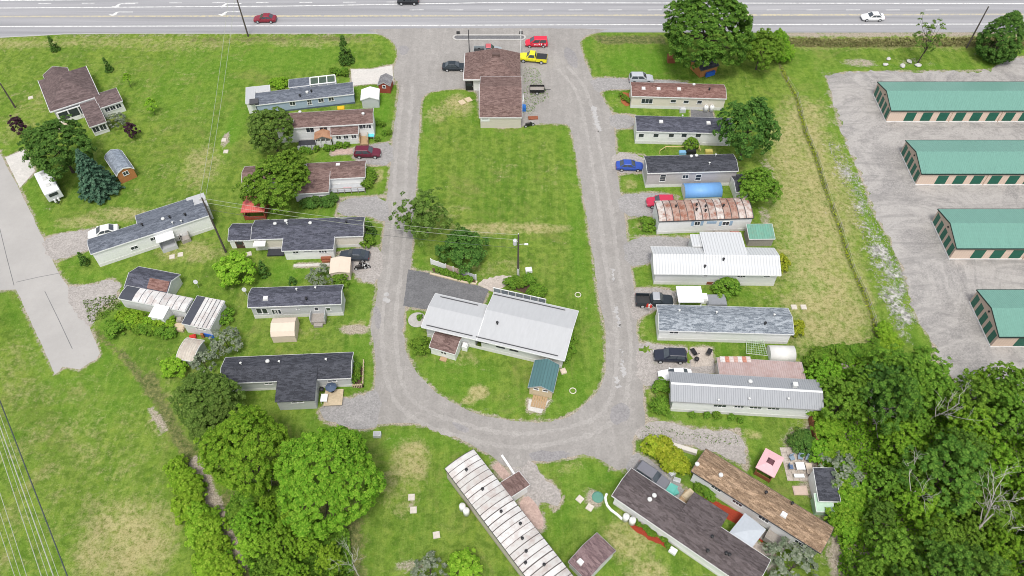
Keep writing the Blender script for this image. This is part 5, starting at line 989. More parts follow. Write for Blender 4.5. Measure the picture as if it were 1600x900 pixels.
# ================================================================ yard things
def lid(label, px, py, rz=0, col=None, sz=.43, group='pale septic lids on the lawns'):
    o = MB().box(-sz, sz, -sz, sz, 0, .12, (.03, .03)).build('septic_slab', col or plain('lid_concrete', (.56, .51, .44), .8, .2, .2), None, loc=G(px, py), rz=R(rz)); tag(o, label, 'lid', group)
for a in [('far square lid of the pair near the upper left trees', 350, 219, 3), ('near square lid of the pair near the upper left trees', 353, 237, 3), ('left lid below the diagonal home', 269, 401.5, 15), ('right lid below the diagonal home', 282, 398, 15), ('left of two pale lids behind the mottled roof home', 1240.5, 480, 0), ('right of two pale lids behind the mottled roof home', 1255.5, 480, 0), ('far lid left of the seamed white roof', 643, 777, 3), ('near lid left of the seamed white roof', 646, 797, 3), ('wooden lid on bare soil, nearer the seamed roof', 906, 780, -42), ('wooden lid on bare soil, nearer the bottom', 921.5, 793, -35), ('lid on grass below the twin lids of the seamed roof', 682, 836, 10), ('lid beside the small white-walled dark shed', 389, 397, 20), ('pale lid on the lawn by the hip-roofed house', 48, 153, 25)]: lid(*a)
for a in [('round green lid beside the wooden lids', 934, 777), ]: c = G(*a[1:]); o = MB().lathe([(.75, 0), (.75, .1), (.6, .2), (.02, .22)], 14).build('septic_tank', plain('lid_green', (.10, .25, .19)), None, loc=c); tag(o, 'round green tank cover beside the wooden lids', 'lid')
def tank(label, px, py):
    t = thing('propane_tank', label, 'gas tank', G(px, py), 0, 'white upright propane tanks'); MB().lathe([(.3, 0), (.3, .1), (.42, .12), (.42, 1.15), (.3, 1.32), (.12, 1.36)], 14).build('vessel', plain('tank_white', (.74, .74, .73), .4), t, smooth=True); MB().lathe([(.14, 1.3), (.14, 1.5), (.02, 1.52)], 8).build('cap', VENT, t)
for a in [('left propane tank at the cream home wall', 1102, 174), ('right propane tank at the cream home wall', 1111, 174), ('left propane tank behind the taupe home', 1151.5, 285), ('right propane tank behind the taupe home', 1159, 285), ('far propane tank beside the seamed white roof', 723, 796), ('near propane tank beside the seamed white roof', 729, 803), ('left propane tank at the dark brown roof home', 977, 812), ('right propane tank at the dark brown roof home', 987, 817.5)]: tank(*a)
def dish(label, px, py, h=1.6):
    t = thing('satellite_dish', label, 'satellite dish', G(px, py)); MB().bar((0, 0, 0), (0, 0, h), .04).build('mast', VENT, t); MB().lathe([(.36, 0), (.28, -.08), (.15, -.12), (.02, -.14), (.02, -.12), (.15, -.1), (.28, -.06), (.35, .01)], 12).xf(Matrix.Translation((0, -.1, h)) @ Matrix.Rotation(R(60), 4, 'X')).build('reflector', LGREY, t)
dish('grey satellite dish on a mast behind the patched roof', 311, 450); dish('satellite dish at the left end of the short navy roofed home', 386, 462); dish('satellite dish at the hip-roofed house wall', 151, 160, 3)
for k, (px, py) in enumerate(((903, 461), (895, 611))):
    r_ = MB(); r_.add(*(lambda n, mm: ([((.44 + .07 * math.cos(b)) * math.cos(a), (.44 + .07 * math.cos(b)) * math.sin(a), .08 + .08 * math.sin(b)) for a in np.linspace(0, 2 * math.pi, n, False) for b in np.linspace(0, 2 * math.pi, mm, False)], [(i * mm + j, ((i + 1) % n) * mm + j, ((i + 1) % n) * mm + (j + 1) % mm, i * mm + (j + 1) % mm) for i in range(n) for j in range(mm)]))(20, 6))
    o = r_.build('planter_ring', plain('ring_cream', (.6, .57, .46), .7), None, loc=G(px, py)); tag(o, ['cream planter ring on the lawn right of the pale home', 'cream planter ring on the lawn beside the teal roofed shed'][k], 'planter')
rgk = random.Random(4)
for k, (px, py, s_) in enumerate(((1383, 102, .9), (1410, 104, 1.1), (1420, 97, 1.0), (1434, 103, 1.0), (1388, 93, .8))):
    bm = bmesh.new(); bmesh.ops.create_icosphere(bm, subdivisions=2, radius=s_ * .5)
    for v_ in bm.verts: v_.co *= rgk.uniform(.8, 1.15); v_.co.z *= .6; v_.co.x *= 1.3
    me = bpy.data.meshes.new('boulder'); bm.to_mesh(me); bm.free(); me.materials.append(plain('boulder_stone', (.52, .51, .48), .9, .1, .3)); o = bpy.data.objects.new('boulder', me); COL.objects.link(o); o.location = G(px, py) + Vector((0, 0, .2)); o.rotation_euler = (0, 0, k); tag(o, ['leftmost pale boulder on the storage lot verge', 'low wide boulder, second from the left on the verge', 'pale boulder set back behind the others on the verge', 'rightmost grey boulder below the thin tree', 'small pale boulder behind the leftmost one'][k], 'boulder', 'pale boulders on the verge')
# fence panels and flower bed kerb by the dark driveway
A, B = G(674, 413), G(744, 438); d = (B - A); L = d.length; t = thing('panel_fence', 'low fence of pale and pinkish panels above the dark driveway', 'fence', A, math.atan2(d.y, d.x))
for k in range(6):
    x0, x1 = L * k / 6 + .06, L * (k + 1) / 6 - .06; MB().box(x0, x1, -.03, .03, .12, 1.25).build('fence_panel', [TRIMW, TRIMW, plain('panel_pink', (.52, .40, .33)), plain('panel_pink', (.52, .40, .33)), LGREY, LGREY][k], t)
for k in range(7): MB().box(L * k / 6 - .06, L * k / 6 + .06, -.07, .07, 0, 1.4).build('post', TRIMW, t)
for k, (pts, lab) in enumerate([([(672, 428), (743, 446), (745, 440)], 'thin tan timber edging of the bed beside the dark driveway'), ([(1001, 700), (1003, 694), (1010, 692), (1024, 692)], 'curved cream edging round the end of the hedge'), ([(948, 772), (945, 780), (950, 794), (966, 806), (972, 812)], 'white edging curling round the flower bed of the dark brown home'), ([(784, 712), (792, 724), (804, 742)], 'thin white edging beside the seamed roof home')]):
    P = [G(*p) for p in pts]; P = [P[0]] + [P[i].lerp(P[i + 1], q) for i in range(len(P) - 1) for q in (.25, .75)] + [P[-1]]
    m = MB(); rb = ribbon(P, .28); n = len(rb) // 2; vs = [(p.x, p.y, 0) for p in rb] + [(p.x, p.y, .22) for p in rb]; N = len(rb)
    m.add(vs, [(i, (i + 1) % N, N + (i + 1) % N, N + i) for i in range(N)] + [(N + i, N + i + 1, 2 * N - 2 - i, 2 * N - 1 - i) for i in range(n - 1)]); o = m.build('bed_edging', plain('edging_cream', (.56, .46, .33)) if k < 2 else TRIMW); tag(o, lab, 'edging')
A, B = G(1026, 690), G(1088, 709); d = B - A; o = MB().box(0, d.length, -.3, .3, 0, .6).build('planter_wall', plain('wall_cream', (.6, .56, .5)), None, loc=A, rz=math.atan2(d.y, d.x)); tag(o, 'low cream planter wall between the hedge and the gravel', 'wall')
A, B = G(1262, 652), G(1280, 740); d = B - A; L = d.length; t = thing('board_fence', 'leaning rust-brown board fence along the edge of the wood', 'fence', A, math.atan2(d.y, d.x)); nb = 44
bdm = [MB().box(-L / nb * .44, L / nb * .44, -.02 - .015 * q, .03 - .015 * q, .05, 1.45 + .06 * q).mesh('fence_board', plain('fence_rust', (.25, .10, .055), .9, .1, .35)) for q in range(2)]
for k in range(nb): share('fence_board', bdm[k % 2], t, (L * (k + .5) / nb, 0, 0))
for k in range(7): MB().box(L * k / 6 - .07, L * k / 6 + .07, .04, .16, 0, 1.6).build('post', WOODR, t)
# wire fence posts along the drain
dp = [(1230, 128), (1245, 152), (1252, 180), (1259, 207), (1267, 226), (1275, 245), (1283, 270), (1290, 295), (1301, 325), (1312, 355), (1322, 388), (1332, 420), (1341, 440), (1350, 457), (1358, 480), (1365, 500), (1371, 526)]
P = [G(*p) for p in dp]; t = thing('wire_fence', 'old post and wire fence lost in the long grass of the field drain', 'fence', P[0])
for p in P: MB().bar((0, 0, -.4), (0, 0, 1.15), .06, 6).build('post', WOODG, t, loc=p - P[0])
for zz in (.5, 1.0): MB().tube([p - P[0] + Vector((0, 0, zz)) for p in P], .007, 4).build('wire_strand', VENT, t)
# patio set by the board fence
sl = thing('paving_slab_patio', 'stone slab patio with garden seats by the board fence', 'patio', G(1230, 752), 0); M0 = G(1230, 752)
for i in range(5):
    for j in range(6): MB().box(.05 + i * .78, .8 + i * .78, .05 + j * .78, .8 + j * .78, 0, .05 + .01 * ((i + j) % 3)).build('slab', MATS['pavers'], sl)
def chair(label, px, py, rz, mat):
    t = thing('garden_chair', label, 'chair', G(px, py) + Vector((0, 0, .06)), R(rz), 'garden chairs on the slab patio'); MB().box(-.3, .3, -.3, .3, .4, .47).build('seat', mat, t); MB().box(-.3, .3, .24, .32, .47, 1.0).build('backrest', mat, t)
    for x in (-.27, .27):
        for y in (-.26, .26): MB().box(x - .025, x + .025, y - .025, y + .025, 0, .4).build('leg', VENT, t)
BL1 = plain('chair_blue_grey', (.22, .29, .36)); 
for a in [('blue-grey garden chair at the far left of the slab patio', 1236, 718, 20, BL1), ('blue-grey garden chair at the far middle of the slab patio', 1249, 717, -10, BL1), ('blue-grey garden chair at the far right of the slab patio', 1261, 719, -30, BL1), ('dark blue garden chair left of the white patio table', 1234, 732, 90, plain('chair_blue', (.10, .15, .26)))]: chair(*a)
def table(label, px, py, w, d, h, mat, rz=0):
    t = thing('garden_table', label, 'table', G(px, py) + Vector((0, 0, .06)), R(rz)); MB().box(-w / 2, w / 2, -d / 2, d / 2, h - .06, h).build('table_top', mat, t)
    for x in (-w / 2 + .08, w / 2 - .08):
        for y in (-d / 2 + .08, d / 2 - .08): MB().box(x - .03, x + .03, y - .03, y + .03, 0, h - .06).build('leg', VENT, t)
table('white square table on the slab patio', 1248, 732, 1.1, 1.0, .72, TRIMW); table('white bench table at the near side of the slab patio', 1247, 746, 1.3, .5, .5, TRIMW); table('pale bench on the right of the slab patio', 1263, 735, .8, 1.5, .5, CANVAS); table('turquoise table on the porch of the brown roofed home', 580, 216, 1.3, 1.0, .75, plain('turq', (.12, .55, .6)))
# umbrellas and deck clutter
def umbrella(label, px, py, r, mat, h=2.2):
    t = thing('patio_umbrella', label, 'umbrella', G(px, py) + Vector((0, 0, .36))); MB().bar((0, 0, 0), (0, 0, h), .03).build('pole', VENT, t); m = MB(); n = 8
    m.add([(math.cos(2 * math.pi * i / n) * r, math.sin(2 * math.pi * i / n) * r, h - .45) for i in range(n)] + [(0, 0, h)], [(i, (i + 1) % n, n) for i in range(n)]); m.build('canopy', mat, t); MB().lathe([(.3, 0), (.3, .08), (.05, .1)], 8).build('base', BLK, t)
umbrella('blue patio umbrella on the timber deck', 520, 613, .8, plain('umb_blue', (.07, .10, .16)), 1.5)
def bbq(label, px, py, z=.37):
    t = thing('barbecue', label, 'barbecue', G(px, py) + Vector((0, 0, z))); MB().lathe([(.1, .55), (.32, .7), (.36, .85), (.3, 1.0), (.1, 1.08)], 10).build('bowl', BLK, t)
    for a in (0, 2.1, 4.2): MB().bar((.3 * math.cos(a), .3 * math.sin(a), 0), (.12 * math.cos(a), .12 * math.sin(a), .65), .02).build('leg', BLK, t)
bbq('black kettle barbecue on the timber deck', 505, 615); bbq('black barbecue on the paved patio beside the navy SUV', 1087, 566, .05)
table('white table at the side of the timber deck', 508, 626, .9, 1.2, .75, TRIMW)
for k, (lab, px, py, rz) in enumerate([('black lounge chair at the left of the paved patio', 1084, 553, 200), ('black lounge chair at the right of the paved patio', 1107, 553, 150)]):
    t = thing('lounge_chair', lab, 'chair', G(px, py) + Vector((0, 0, .03)), R(rz)); MB().box(-.32, .32, -.7, .3, .35, .42).build('seat', BLK, t); MB().prism([(.3, .35), (.75, 1.05), (.82, 1.02), (.38, .33)], -.32, .32).build('backrest', BLK, t)
    for x in (-.3, .3):
        for y in (-.65, .3): MB().bar((x, y, 0), (x, y, .38), .025, 5).build('leg', VENT, t)
# red mulch beds
MULCH = plain('mulch_red', (.33, .055, .03), .95, .1, .5, 0, 9); SOIL = plain('bed_soil', (.10, .065, .045), .95, .1, .4, 0, 7)
for k, (pts, mt) in enumerate([([(1096, 772), (1139, 793), (1158, 800), (1192, 826), (1197, 851), (1172, 838), (1140, 812), (1105, 785)], MULCH), ([(986, 815), (1012, 828), (1050, 853), (1047, 860), (1010, 840), (984, 824)], MULCH), ([(675, 424), (742, 443), (744, 437), (676, 417)], SOIL), ([(968, 147), (976, 144), (984, 146), (984, 166), (976, 166), (969, 158)], plain('mulch_orange', (.36, .12, .05), .95, .1, .4, 0, 8)), ([(552, 602), (567, 598), (568, 604), (566, 606), (552, 606)], SOIL), ([(792, 440), (845, 445), (856, 470), (800, 452)], SOIL), ([(553, 568), (567, 567), (566, 602), (552, 604)], SOIL)]): sheet('garden_bed', [jag(smoothpoly(GP(pts), 1), .08, .4, k)], .03 + .0003 * k, mt)
sheet('stone_bed', [jag(smoothpoly(GP([(743, 444), (760, 434), (780, 431), (803, 431), (800, 440), (790, 448), (768, 456), (757, 450)]), 1), .1, .4, 5)], .026, MATS['pavers'])
A, B = G(552, 606), G(568, 605); C_ = G(569, 567); t = thing('bed_fence', 'pale low fence round the flower bed at the end of the dark roofed home', 'fence', A, 0)
for p, q in ((A, B), (B, C_)):
    d = q - p; MB().box(0, d.length, -.05, .05, .6, .75).build('rail', DECKC, t, loc=p - A, rz=math.atan2(d.y, d.x))
    for k in range(7): MB().box(-.05, .05, -.05, .05, 0, .9).build('post', DECKC, t, loc=p.lerp(q, k / 6) - A)
# flag on the mottled roof home
t = thing('flag', 'small red and white maple leaf flag at the corner of the mottled roof home', 'flag', G(1024, 492)); MB().bar((0, 0, 1.2), (-1.2, 0, 2.9), .025).build('flagpole', VENT, t)
for k, mt in enumerate((paint('flag_red', (.6, .02, .02)), TRIMW, paint('flag_red', (.6, .02, .02)))): MB().box(-1.15 - .25 + k * .28 - .25, -1.15 - .25 + k * .28 + .03, -.02 + .01 * k, .01 + .01 * k, 1.9 - .1 * k, 2.75 - .1 * k).build('flag_stripe', mt, t)
MB().lathe([(.01, 0), (.11, .02), (.01, .04)], 6).xf(Matrix.Translation((-1.25, -.03, 2.2)) @ Matrix.Rotation(R(90), 4, 'X')).build('flag_leaf', paint('flag_red', (.6, .02, .02)), t)
# loose yard clutter, each its own thing
def crate(name, label, cat, px, py, sx, sy, sz, mat, rz=0, z=0, bev=.06):
    o = MB().box(-sx / 2, sx / 2, -sy / 2, sy / 2, 0, sz * .8).box(-sx / 2 + bev, sx / 2 - bev, -sy / 2 + bev, sy / 2 - bev, sz * .8, sz, (bev, bev)).build(name, mat, None, loc=G(px, py) + Vector((0, 0, z)), rz=R(rz)); return tag(o, label, cat)
RED = plain('toy_red', (.5, .04, .03)); TEAL = plain('tarp_teal', (.12, .42, .36), .6); YEL = plain('toy_yellow', (.7, .42, .02))
crate('pool_float', 'orange-yellow round float beside the blue-grey home', 'float', 533, 170, 1.3, .9, .4, YEL, 10)
crate('storage_bin', 'blue bin at the side of the shop garage', 'bin', 818, 172, .9, .9, 1.1, plain('bin_blue', (.03, .16, .5)))
crate('door_panel', 'white upright panel leaning at the side of the shop garage', 'panel', 817, 163, .3, 2.0, 1.9, TRIMW)
crate('debris_pile', 'rusty low heap on the gravel by the shop garage', 'debris', 833, 185, 1.8, .8, .3, WOODR, 5)
crate('tarp_pile', 'teal tarp heap at the nose of the silver SUV', 'tarp', 1044, 763, 2.0, 1.3, .6, TEAL, -30)
crate('tarp_pile', 'smaller teal bundle beside the dark brown roof', 'tarp', 1051, 770, 1.3, .9, .5, TEAL, 20)
crate('lumber_stack', 'stack of tan lumber in the corner of the dark brown roof', 'lumber', 1068, 781, 2.4, 1.0, .6, WOOD, 48)
crate('lumber_stack', 'pale planks beside the lumber stack', 'lumber', 1074, 776, 1.6, .9, .9, DECKC, 40)
crate('barbecue_cover', 'grey covered barbecue behind the hedge', 'barbecue', 1049, 742, .8, .7, .9, LGREY, 30); crate('storage_box', 'pale grey box near the hedge end', 'box', 1057, 752, .9, .6, .6, LGREY, -20)
crate('cooler_box', 'pale box beside the red front bed of the dark brown home', 'box', 1051, 862, .9, .7, .6, TRIMW, -35)
crate('wood_steps', 'pinkish wooden platform before the worn black roofed shed', 'platform', 1250, 767, 1.8, 1.2, .25, plain('panel_pink', (.52, .40, .33)))
crate('hot_tub', 'grey low covered tub beside the white carport', 'hot tub', 1118, 473, 2.9, 2.0, .9, plain('cover_grey', (.24, .25, .27)))
crate('white_cooler', 'white cabinet beside the carport', 'cabinet', 1099, 470, .9, 1.3, 1.2, TRIMW)
for a in [('toy_car', 'red toy at the foot of the run-down white home', 'toy', 302, 528, .9, .7, .5, RED, 20), ('toy_slide', 'pink toy in the overgrown yard of the run-down home', 'toy', 233, 499, .8, .6, .6, plain('toy_pink', (.6, .15, .25)), 30), ('tarp_pile', 'tan heap in the overgrown yard of the run-down home', 'tarp', 216, 497, 1.7, 1.0, .4, CANVAS, -10), ('tarp_pile', 'violet grey heap at the left of the overgrown yard', 'tarp', 194, 501, 1.3, .7, .4, plain('heap_violet', (.25, .23, .32)), -40), ('chair_stack', 'grey seat beside the run-down home steps', 'chair', 283, 503, .9, .8, .9, WOODG, 10), ('doorstep', 'pale wooden steps of the run-down home', 'steps', 281, 513, 1.8, 1.3, .6, DECKC, -8), ('plank', 'orange plank leaning at the run-down white home', 'plank', 318, 527, .4, .3, 1.1, ORW, 0), ('appliance', 'white appliance by the brown shed of the pale home', 'appliance', 727, 545, .8, .8, 1.2, TRIMW, -14), ('air_conditioner', 'grey air conditioner at the cream home wall', 'air conditioner', 1066, 175, 1.1, .7, .9, LGREY, 0), ('pallet', 'left wooden pallet on the lawn beside the shop', 'pallet', 722, 160, 1.1, 1.3, .14, DECKC, 32), ('pallet', 'right wooden pallet on the lawn beside the shop', 'pallet', 732, 156, 1.1, 1.3, .14, DECKC, 32), ('utility_box', 'white utility box by the transformer pole', 'box', 826, 424, 1.0, .8, .7, TRIMW, 10), ('drain_cover', 'beige block at the corner of the teal roofed shed', 'block', 880, 581, .8, .8, .4, CANVAS, 20), ('utility_cabinet', 'pale low cabinet on the lawn by the road bend', 'cabinet', 590, 681, 1.0, .7, .8, LGREY, 0), ('brush_pile', 'rust-orange scrap heap at the edge of the wood', 'debris', 1352, 569, 3.4, 1.4, .7, plain('scrap_orange', (.42, .16, .08)), -8), ('scrap_heap', 'pale scrap pieces beside the rust-orange heap', 'debris', 1325, 572, 2.0, 1.0, .5, plain('scrap_pale', (.5, .42, .40)), 10),
          ('storage_tote', 'pale blue tote behind the taupe home', 'box', 1066, 240, 1.2, .7, .6, plain('tote_blue', (.2, .4, .6)), 0), ('grill_cabinet', 'dark cabinet on the deck behind the taupe home', 'cabinet', 1079, 240, 1.7, .8, .9, BLK, 0), ('chest', 'yellow chest behind the taupe home', 'box', 1107, 239, 1.3, .8, .7, plain('chest_yellow', (.5, .42, .12)), 0), ('junk_pile', 'mixed grey junk along the foot of the rusted roof home', 'debris', 1128, 368, 2.6, 1.2, .7, WOODG, 0), ('junk_pile', 'reddish junk along the foot of the rusted roof home', 'debris', 1108, 369, 1.6, 1.0, .6, plain('junk_red', (.35, .18, .15)), 0), ('junk_pile', 'dark red junk nearer the green roofed shed', 'debris', 1147, 368, 1.6, 1.0, .7, plain('junk_red', (.35, .18, .15)), 0)]: crate(*a)
t = thing('deck_fence', 'thin yellow timber deck frame behind the taupe home', 'fence', G(1030, 241))
for p, q in (((1030, 241), (1039, 235)), ((1039, 235), (1091, 234)), ((1091, 234), (1093, 241))):
    a, b = G(*p) - G(1030, 241), G(*q) - G(1030, 241); MB().bar(a + Vector((0, 0, .9)), b + Vector((0, 0, .9)), .07, 4).build('rail', plain('timber_yellow', (.6, .46, .22)), t); MB().bar(a, a + Vector((0, 0, .95)), .06, 4).build('post', plain('timber_yellow', (.6, .46, .22)), t)
t = thing('net_frame', 'pale green net on a low frame behind the pink annex', 'net', G(1166, 552), R(-8))
MB().bar((0, 0, 0), (0, 2.4, .9), .04, 5).bar((3.0, 0, 0), (2.2, 2.4, .9), .04, 5).bar((0, 2.4, .9), (2.2, 2.4, .9), .04, 5).bar((0, 0, 0), (3.0, 0, 0), .04, 5).build('frame', VENT, t)
m = MB()
for k in range(9): u = k / 8; m.bar((3.0 * u, 0, .03), (2.2 * u, 2.4, .93), .025, 4)
for k in range(1, 8): u = k / 8; m.bar((0, 2.4 * u, .9 * u), (3.0 - .8 * u, 2.4 * u, .9 * u), .025, 4)
m.build('netting', plain('net_green', (.42, .55, .38)), t)

o = MB().lathe([(1.35, 0), (1.35, .1), (1.25, .13), (.02, .14)], 20).build('round_patio', plain('patio_pale', (.42, .40, .375), .9, .1, .2), None, loc=G(652, 500)); tag(o, 'pale round stone patio at the left end of the central home', 'patio')
# ================================================================ trees and plants
def quads_mesh(name, C, Nn, S_, rnd, clump, mat, rg, asp=1.0, curl=.25):
    """leaf-sized faces: centres C, normals Nn, sizes S_; each face is bent along its middle"""
    n = len(C); Nn = Nn / (np.linalg.norm(Nn, axis=1, keepdims=True) + 1e-9); a = rg.normal(size=(n, 3)); T = np.cross(Nn, a); T /= np.linalg.norm(T, axis=1, keepdims=True) + 1e-9; B = np.cross(Nn, T)
    s = S_[:, None]; tip = T * s * asp; wd = B * s * .62; dn = Nn * s * curl
    V = np.stack([C - tip, C + wd - dn, C + tip, C - wd - dn], 1).reshape(-1, 3)
    me = bpy.data.meshes.new(name); me.vertices.add(4 * n); me.vertices.foreach_set('co', V.astype(np.float32).ravel()); idx = np.arange(4 * n).reshape(n, 4); tri = np.concatenate([idx[:, [0, 1, 2]], idx[:, [0, 2, 3]]], 1).ravel()
    me.loops.add(6 * n); me.loops.foreach_set('vertex_index', tri.astype(np.int32)); me.polygons.add(2 * n); me.polygons.foreach_set('loop_start', np.arange(2 * n, dtype=np.int32) * 3); me.update(calc_edges=True)
    me.attributes.new('rnd', 'FLOAT', 'FACE').data.foreach_set('value', np.repeat(rnd, 2).astype(np.float32)); me.attributes.new('clump', 'FLOAT', 'FACE').data.foreach_set('value', np.repeat(clump, 2).astype(np.float32))
    me.materials.append(mat); return me
def leafmat(name, c0, c1, c2, trans=.24):
    t = NT(name); r = t.attr('rnd'); k = t.attr('clump'); oi = t.node('ShaderNodeObjectInfo')
    col = t.mix(t.ramp(k, [(.1, 0), (.9, 1)]), c0, c1); col = t.mix(t.ramp(r, [(.45, 0), (1, .85)]), col, c2)
    hv = t.node('ShaderNodeHueSaturation'); t.link(col, hv.inputs['Color']); t.link(t.math('ADD', t.math('MULTIPLY', oi.outputs['Random'], .016), .492), hv.inputs['Hue']); t.link(t.math('ADD', t.math('MULTIPLY', oi.outputs['Random'], .18), .95), hv.inputs['Value'])
    t.fin(hv.outputs[0], .75, .06); tr = t.node('ShaderNodeBsdfTranslucent'); t.link(hv.outputs[0], tr.inputs[0]); mx = t.node('ShaderNodeMixShader'); mx.inputs[0].default_value = trans
    t.link(t.b.outputs[0], mx.inputs[1]); t.link(tr.outputs[0], mx.inputs[2]); t.link(mx.outputs[0], t.out.inputs[0]); return t.m
LM = dict(maple=leafmat('leaf_maple', (0.085, 0.205, 0.014), (0.149, 0.304, 0.022), (0.256, 0.397, 0.043)), oak=leafmat('leaf_oak', (0.048, 0.118, 0.017), (0.088, 0.186, 0.024), (0.163, 0.273, 0.043)), dark=leafmat('leaf_dark', (0.043, 0.105, 0.020), (0.074, 0.161, 0.029), (0.135, 0.236, 0.047)),
          mid=leafmat('leaf_mid', (0.071, 0.161, 0.017), (0.125, 0.242, 0.025), (0.220, 0.347, 0.047)), olive=leafmat('leaf_olive', (.064, .122, .020), (.108, .185, .032), (.18, .26, .062)), bright=leafmat('leaf_bright', (0.121, 0.248, 0.015), (0.192, 0.347, 0.025), (0.312, 0.446, 0.051)),
          spruce=leafmat('leaf_spruce', (.030, .072, .042), (.052, .112, .064), (.095, .165, .10), .1), yellow=leafmat('leaf_yellowgreen', (0.185, 0.260, 0.017), (0.284, 0.341, 0.025), (0.398, 0.422, 0.051)), purple=leafmat('leaf_purple', (.034, .017, .027), (.055, .024, .036), (.07, .036, .048)), grey=leafmat('leaf_greygreen', (.10, .14, .08), (.17, .21, .13), (.32, .34, .26)))
BARK = plain('bark', (.085, .07, .058), .95, .1, .3, 0, 4); BARKP = plain('bark_pale', (.46, .43, .39), .9, .1, .2, 0, 3)
def crown_pts(rg, ncl, per, rx, rz, shape='round', zc=0, csz=.16, shell=.55, jit=.22, gaps=0.0):
    """clump centres through the crown volume (denser near its skin), then leaves on each clump's outer dome"""
    u = rg.normal(size=(ncl, 3)); u /= np.linalg.norm(u, axis=1, keepdims=True); u[:, 2] = np.where(u[:, 2] < -.55, -u[:, 2], u[:, 2])
    lump = 1 + jit * np.sin(u[:, 0] * 4.1 + 1.3) * np.cos(u[:, 1] * 3.7 + .4) + jit * .6 * rg.normal(size=ncl) * .5
    rad = (shell + (1 - shell) * rg.random(ncl) ** .5) * lump
    C = u * rad[:, None]
    if shape == 'cone': zz = rg.random(ncl) ** 1.35; ang = rg.random(ncl) * 6.283; rr = (1 - zz) ** .85 * (.55 + .45 * rg.random(ncl) ** .4) * (1 + .12 * np.sin(zz * 40)); C = np.stack([np.cos(ang) * rr, np.sin(ang) * rr, zz * 2 - 1], 1)
    if shape == 'egg': zz = rg.random(ncl); ang = rg.random(ncl) * 6.283; rr = np.sin(np.clip(zz, 0, 1) ** .62 * 3.1416) ** .8 * (.72 + .28 * rg.random(ncl)); C = np.stack([np.cos(ang) * rr, np.sin(ang) * rr, zz * 2 - 1], 1)
    if shape == 'column': zz = rg.random(ncl); ang = rg.random(ncl) * 6.283; rr = np.sin(np.clip(zz * .88 + .12, 0, 1) * 3.1416) ** .5 * (.75 + .25 * rg.random(ncl)); C = np.stack([np.cos(ang) * rr, np.sin(ang) * rr, zz * 2 - 1], 1)
    if gaps: keep = (np.sin(C[:, 0] * 5 + 1) * np.sin(C[:, 1] * 5.5 + 2) * np.sin(C[:, 2] * 4.2 + .5)) > -gaps * .5; C = C[keep]; ncl = len(C)
    C = C * np.array([rx, rx, rz]); C[:, 2] += zc
    out = C - np.array([0, 0, zc - .25 * rz]); out /= np.linalg.norm(out, axis=1, keepdims=True) + 1e-9
    cr = csz * rx * (.7 + .6 * rg.random(ncl)); d = rg.normal(size=(ncl, per, 3)); d /= np.linalg.norm(d, axis=2, keepdims=True); d += (out * .8 + np.array([0, 0, .55]))[:, None, :]; d /= np.linalg.norm(d, axis=2, keepdims=True) + 1e-9
    P = C[:, None, :] + d * (cr[:, None, None] * (.55 + .5 * rg.random((ncl, per, 1)))) * np.array([1, 1, .8]); Nn = d * .9 + np.array([0, 0, .5]) + rg.normal(size=d.shape) * .38
    return P.reshape(-1, 3), Nn.reshape(-1, 3), np.repeat(rg.random(ncl), per), C
def trunk_mesh(name, rg, h, r, C, nb=9, mat=None, bent=0.0):
    m = MB(); top = Vector((bent * h * .25, 0, h)); m.tube([(0, 0, -.1), (0, 0, .12 * h), (bent * h * .08, .02 * h, .5 * h), tuple(top)], r, 7, r * .25)
    if len(C):
        pick = C[rg.permutation(len(C))[:nb]]
        for c in pick:
            s = Vector((bent * h * .1, 0, h * rg.uniform(.35, .8))); e = Vector(c); m.tube([s, s.lerp(e, .5) + Vector((0, 0, -.06 * h)), e], r * .42, 5, r * .08)
    return m.mesh(name, mat or BARK)
PT = {}
def spruce_proto(key, seed, H, r):
    rg = np.random.default_rng(seed); C, N, K = [], [], []
    for z in np.linspace(.08, .99, 30):
        rr = r * (1 - z) ** .9 + .12; nb = int(7 + 9 * (1 - z)); a0 = rg.random() * 6.28
        for b in range(nb):
            a = a0 + 6.283 * b / nb + rg.normal() * .12; L = rr * rg.uniform(.75, 1.12); k = rg.random(); m = max(5, int(L * 9))
            for t in np.linspace(.15, 1, m):
                sp = (1.05 - t) * .35 * L + .1
                for q in range(2):
                    o = rg.normal() * sp * .5; C.append((math.cos(a) * L * t - math.sin(a) * o, math.sin(a) * L * t + math.cos(a) * o, z * H - t * t * .16 * L + .05 * rg.normal())); N.append((math.cos(a) * .35 + rg.normal() * .3, math.sin(a) * .35 + rg.normal() * .3, .9)); K.append(k)
    C, N, K = np.array(C), np.array(N), np.array(K); n = len(C)
    cm = quads_mesh(key + '_crown', C, N, .2 * (.7 + .6 * rg.random(n)), rg.random(n), K, LM['spruce'], rg, 1.3); PT[key] = (cm, trunk_mesh(key + '_trunk', rg, H * .95, .22, [], 0), H, r, H * .42)
def proto(key, seed, H, rx, rz, ncl, per, leaf, mat, shape='round', csz=.16, trunk=None, gaps=0, shell=.5, asp=1.0, tr=.3, bark=None, nb=9, bent=0, jit=.22):
    rg = np.random.default_rng(seed); zc = H - rz; P, N, k, C = crown_pts(rg, ncl, per, rx, rz, shape, zc, csz, shell, jit, gaps); n = len(P)
    cm = quads_mesh(key + '_crown', P, N, leaf * (.7 + .6 * rg.random(n)), rg.random(n), k, LM[mat], rg, asp); tm = trunk_mesh(key + '_trunk', rg, zc + rz * .35, tr, C, nb, bark, bent); PT[key] = (cm, tm, H, rx, zc)
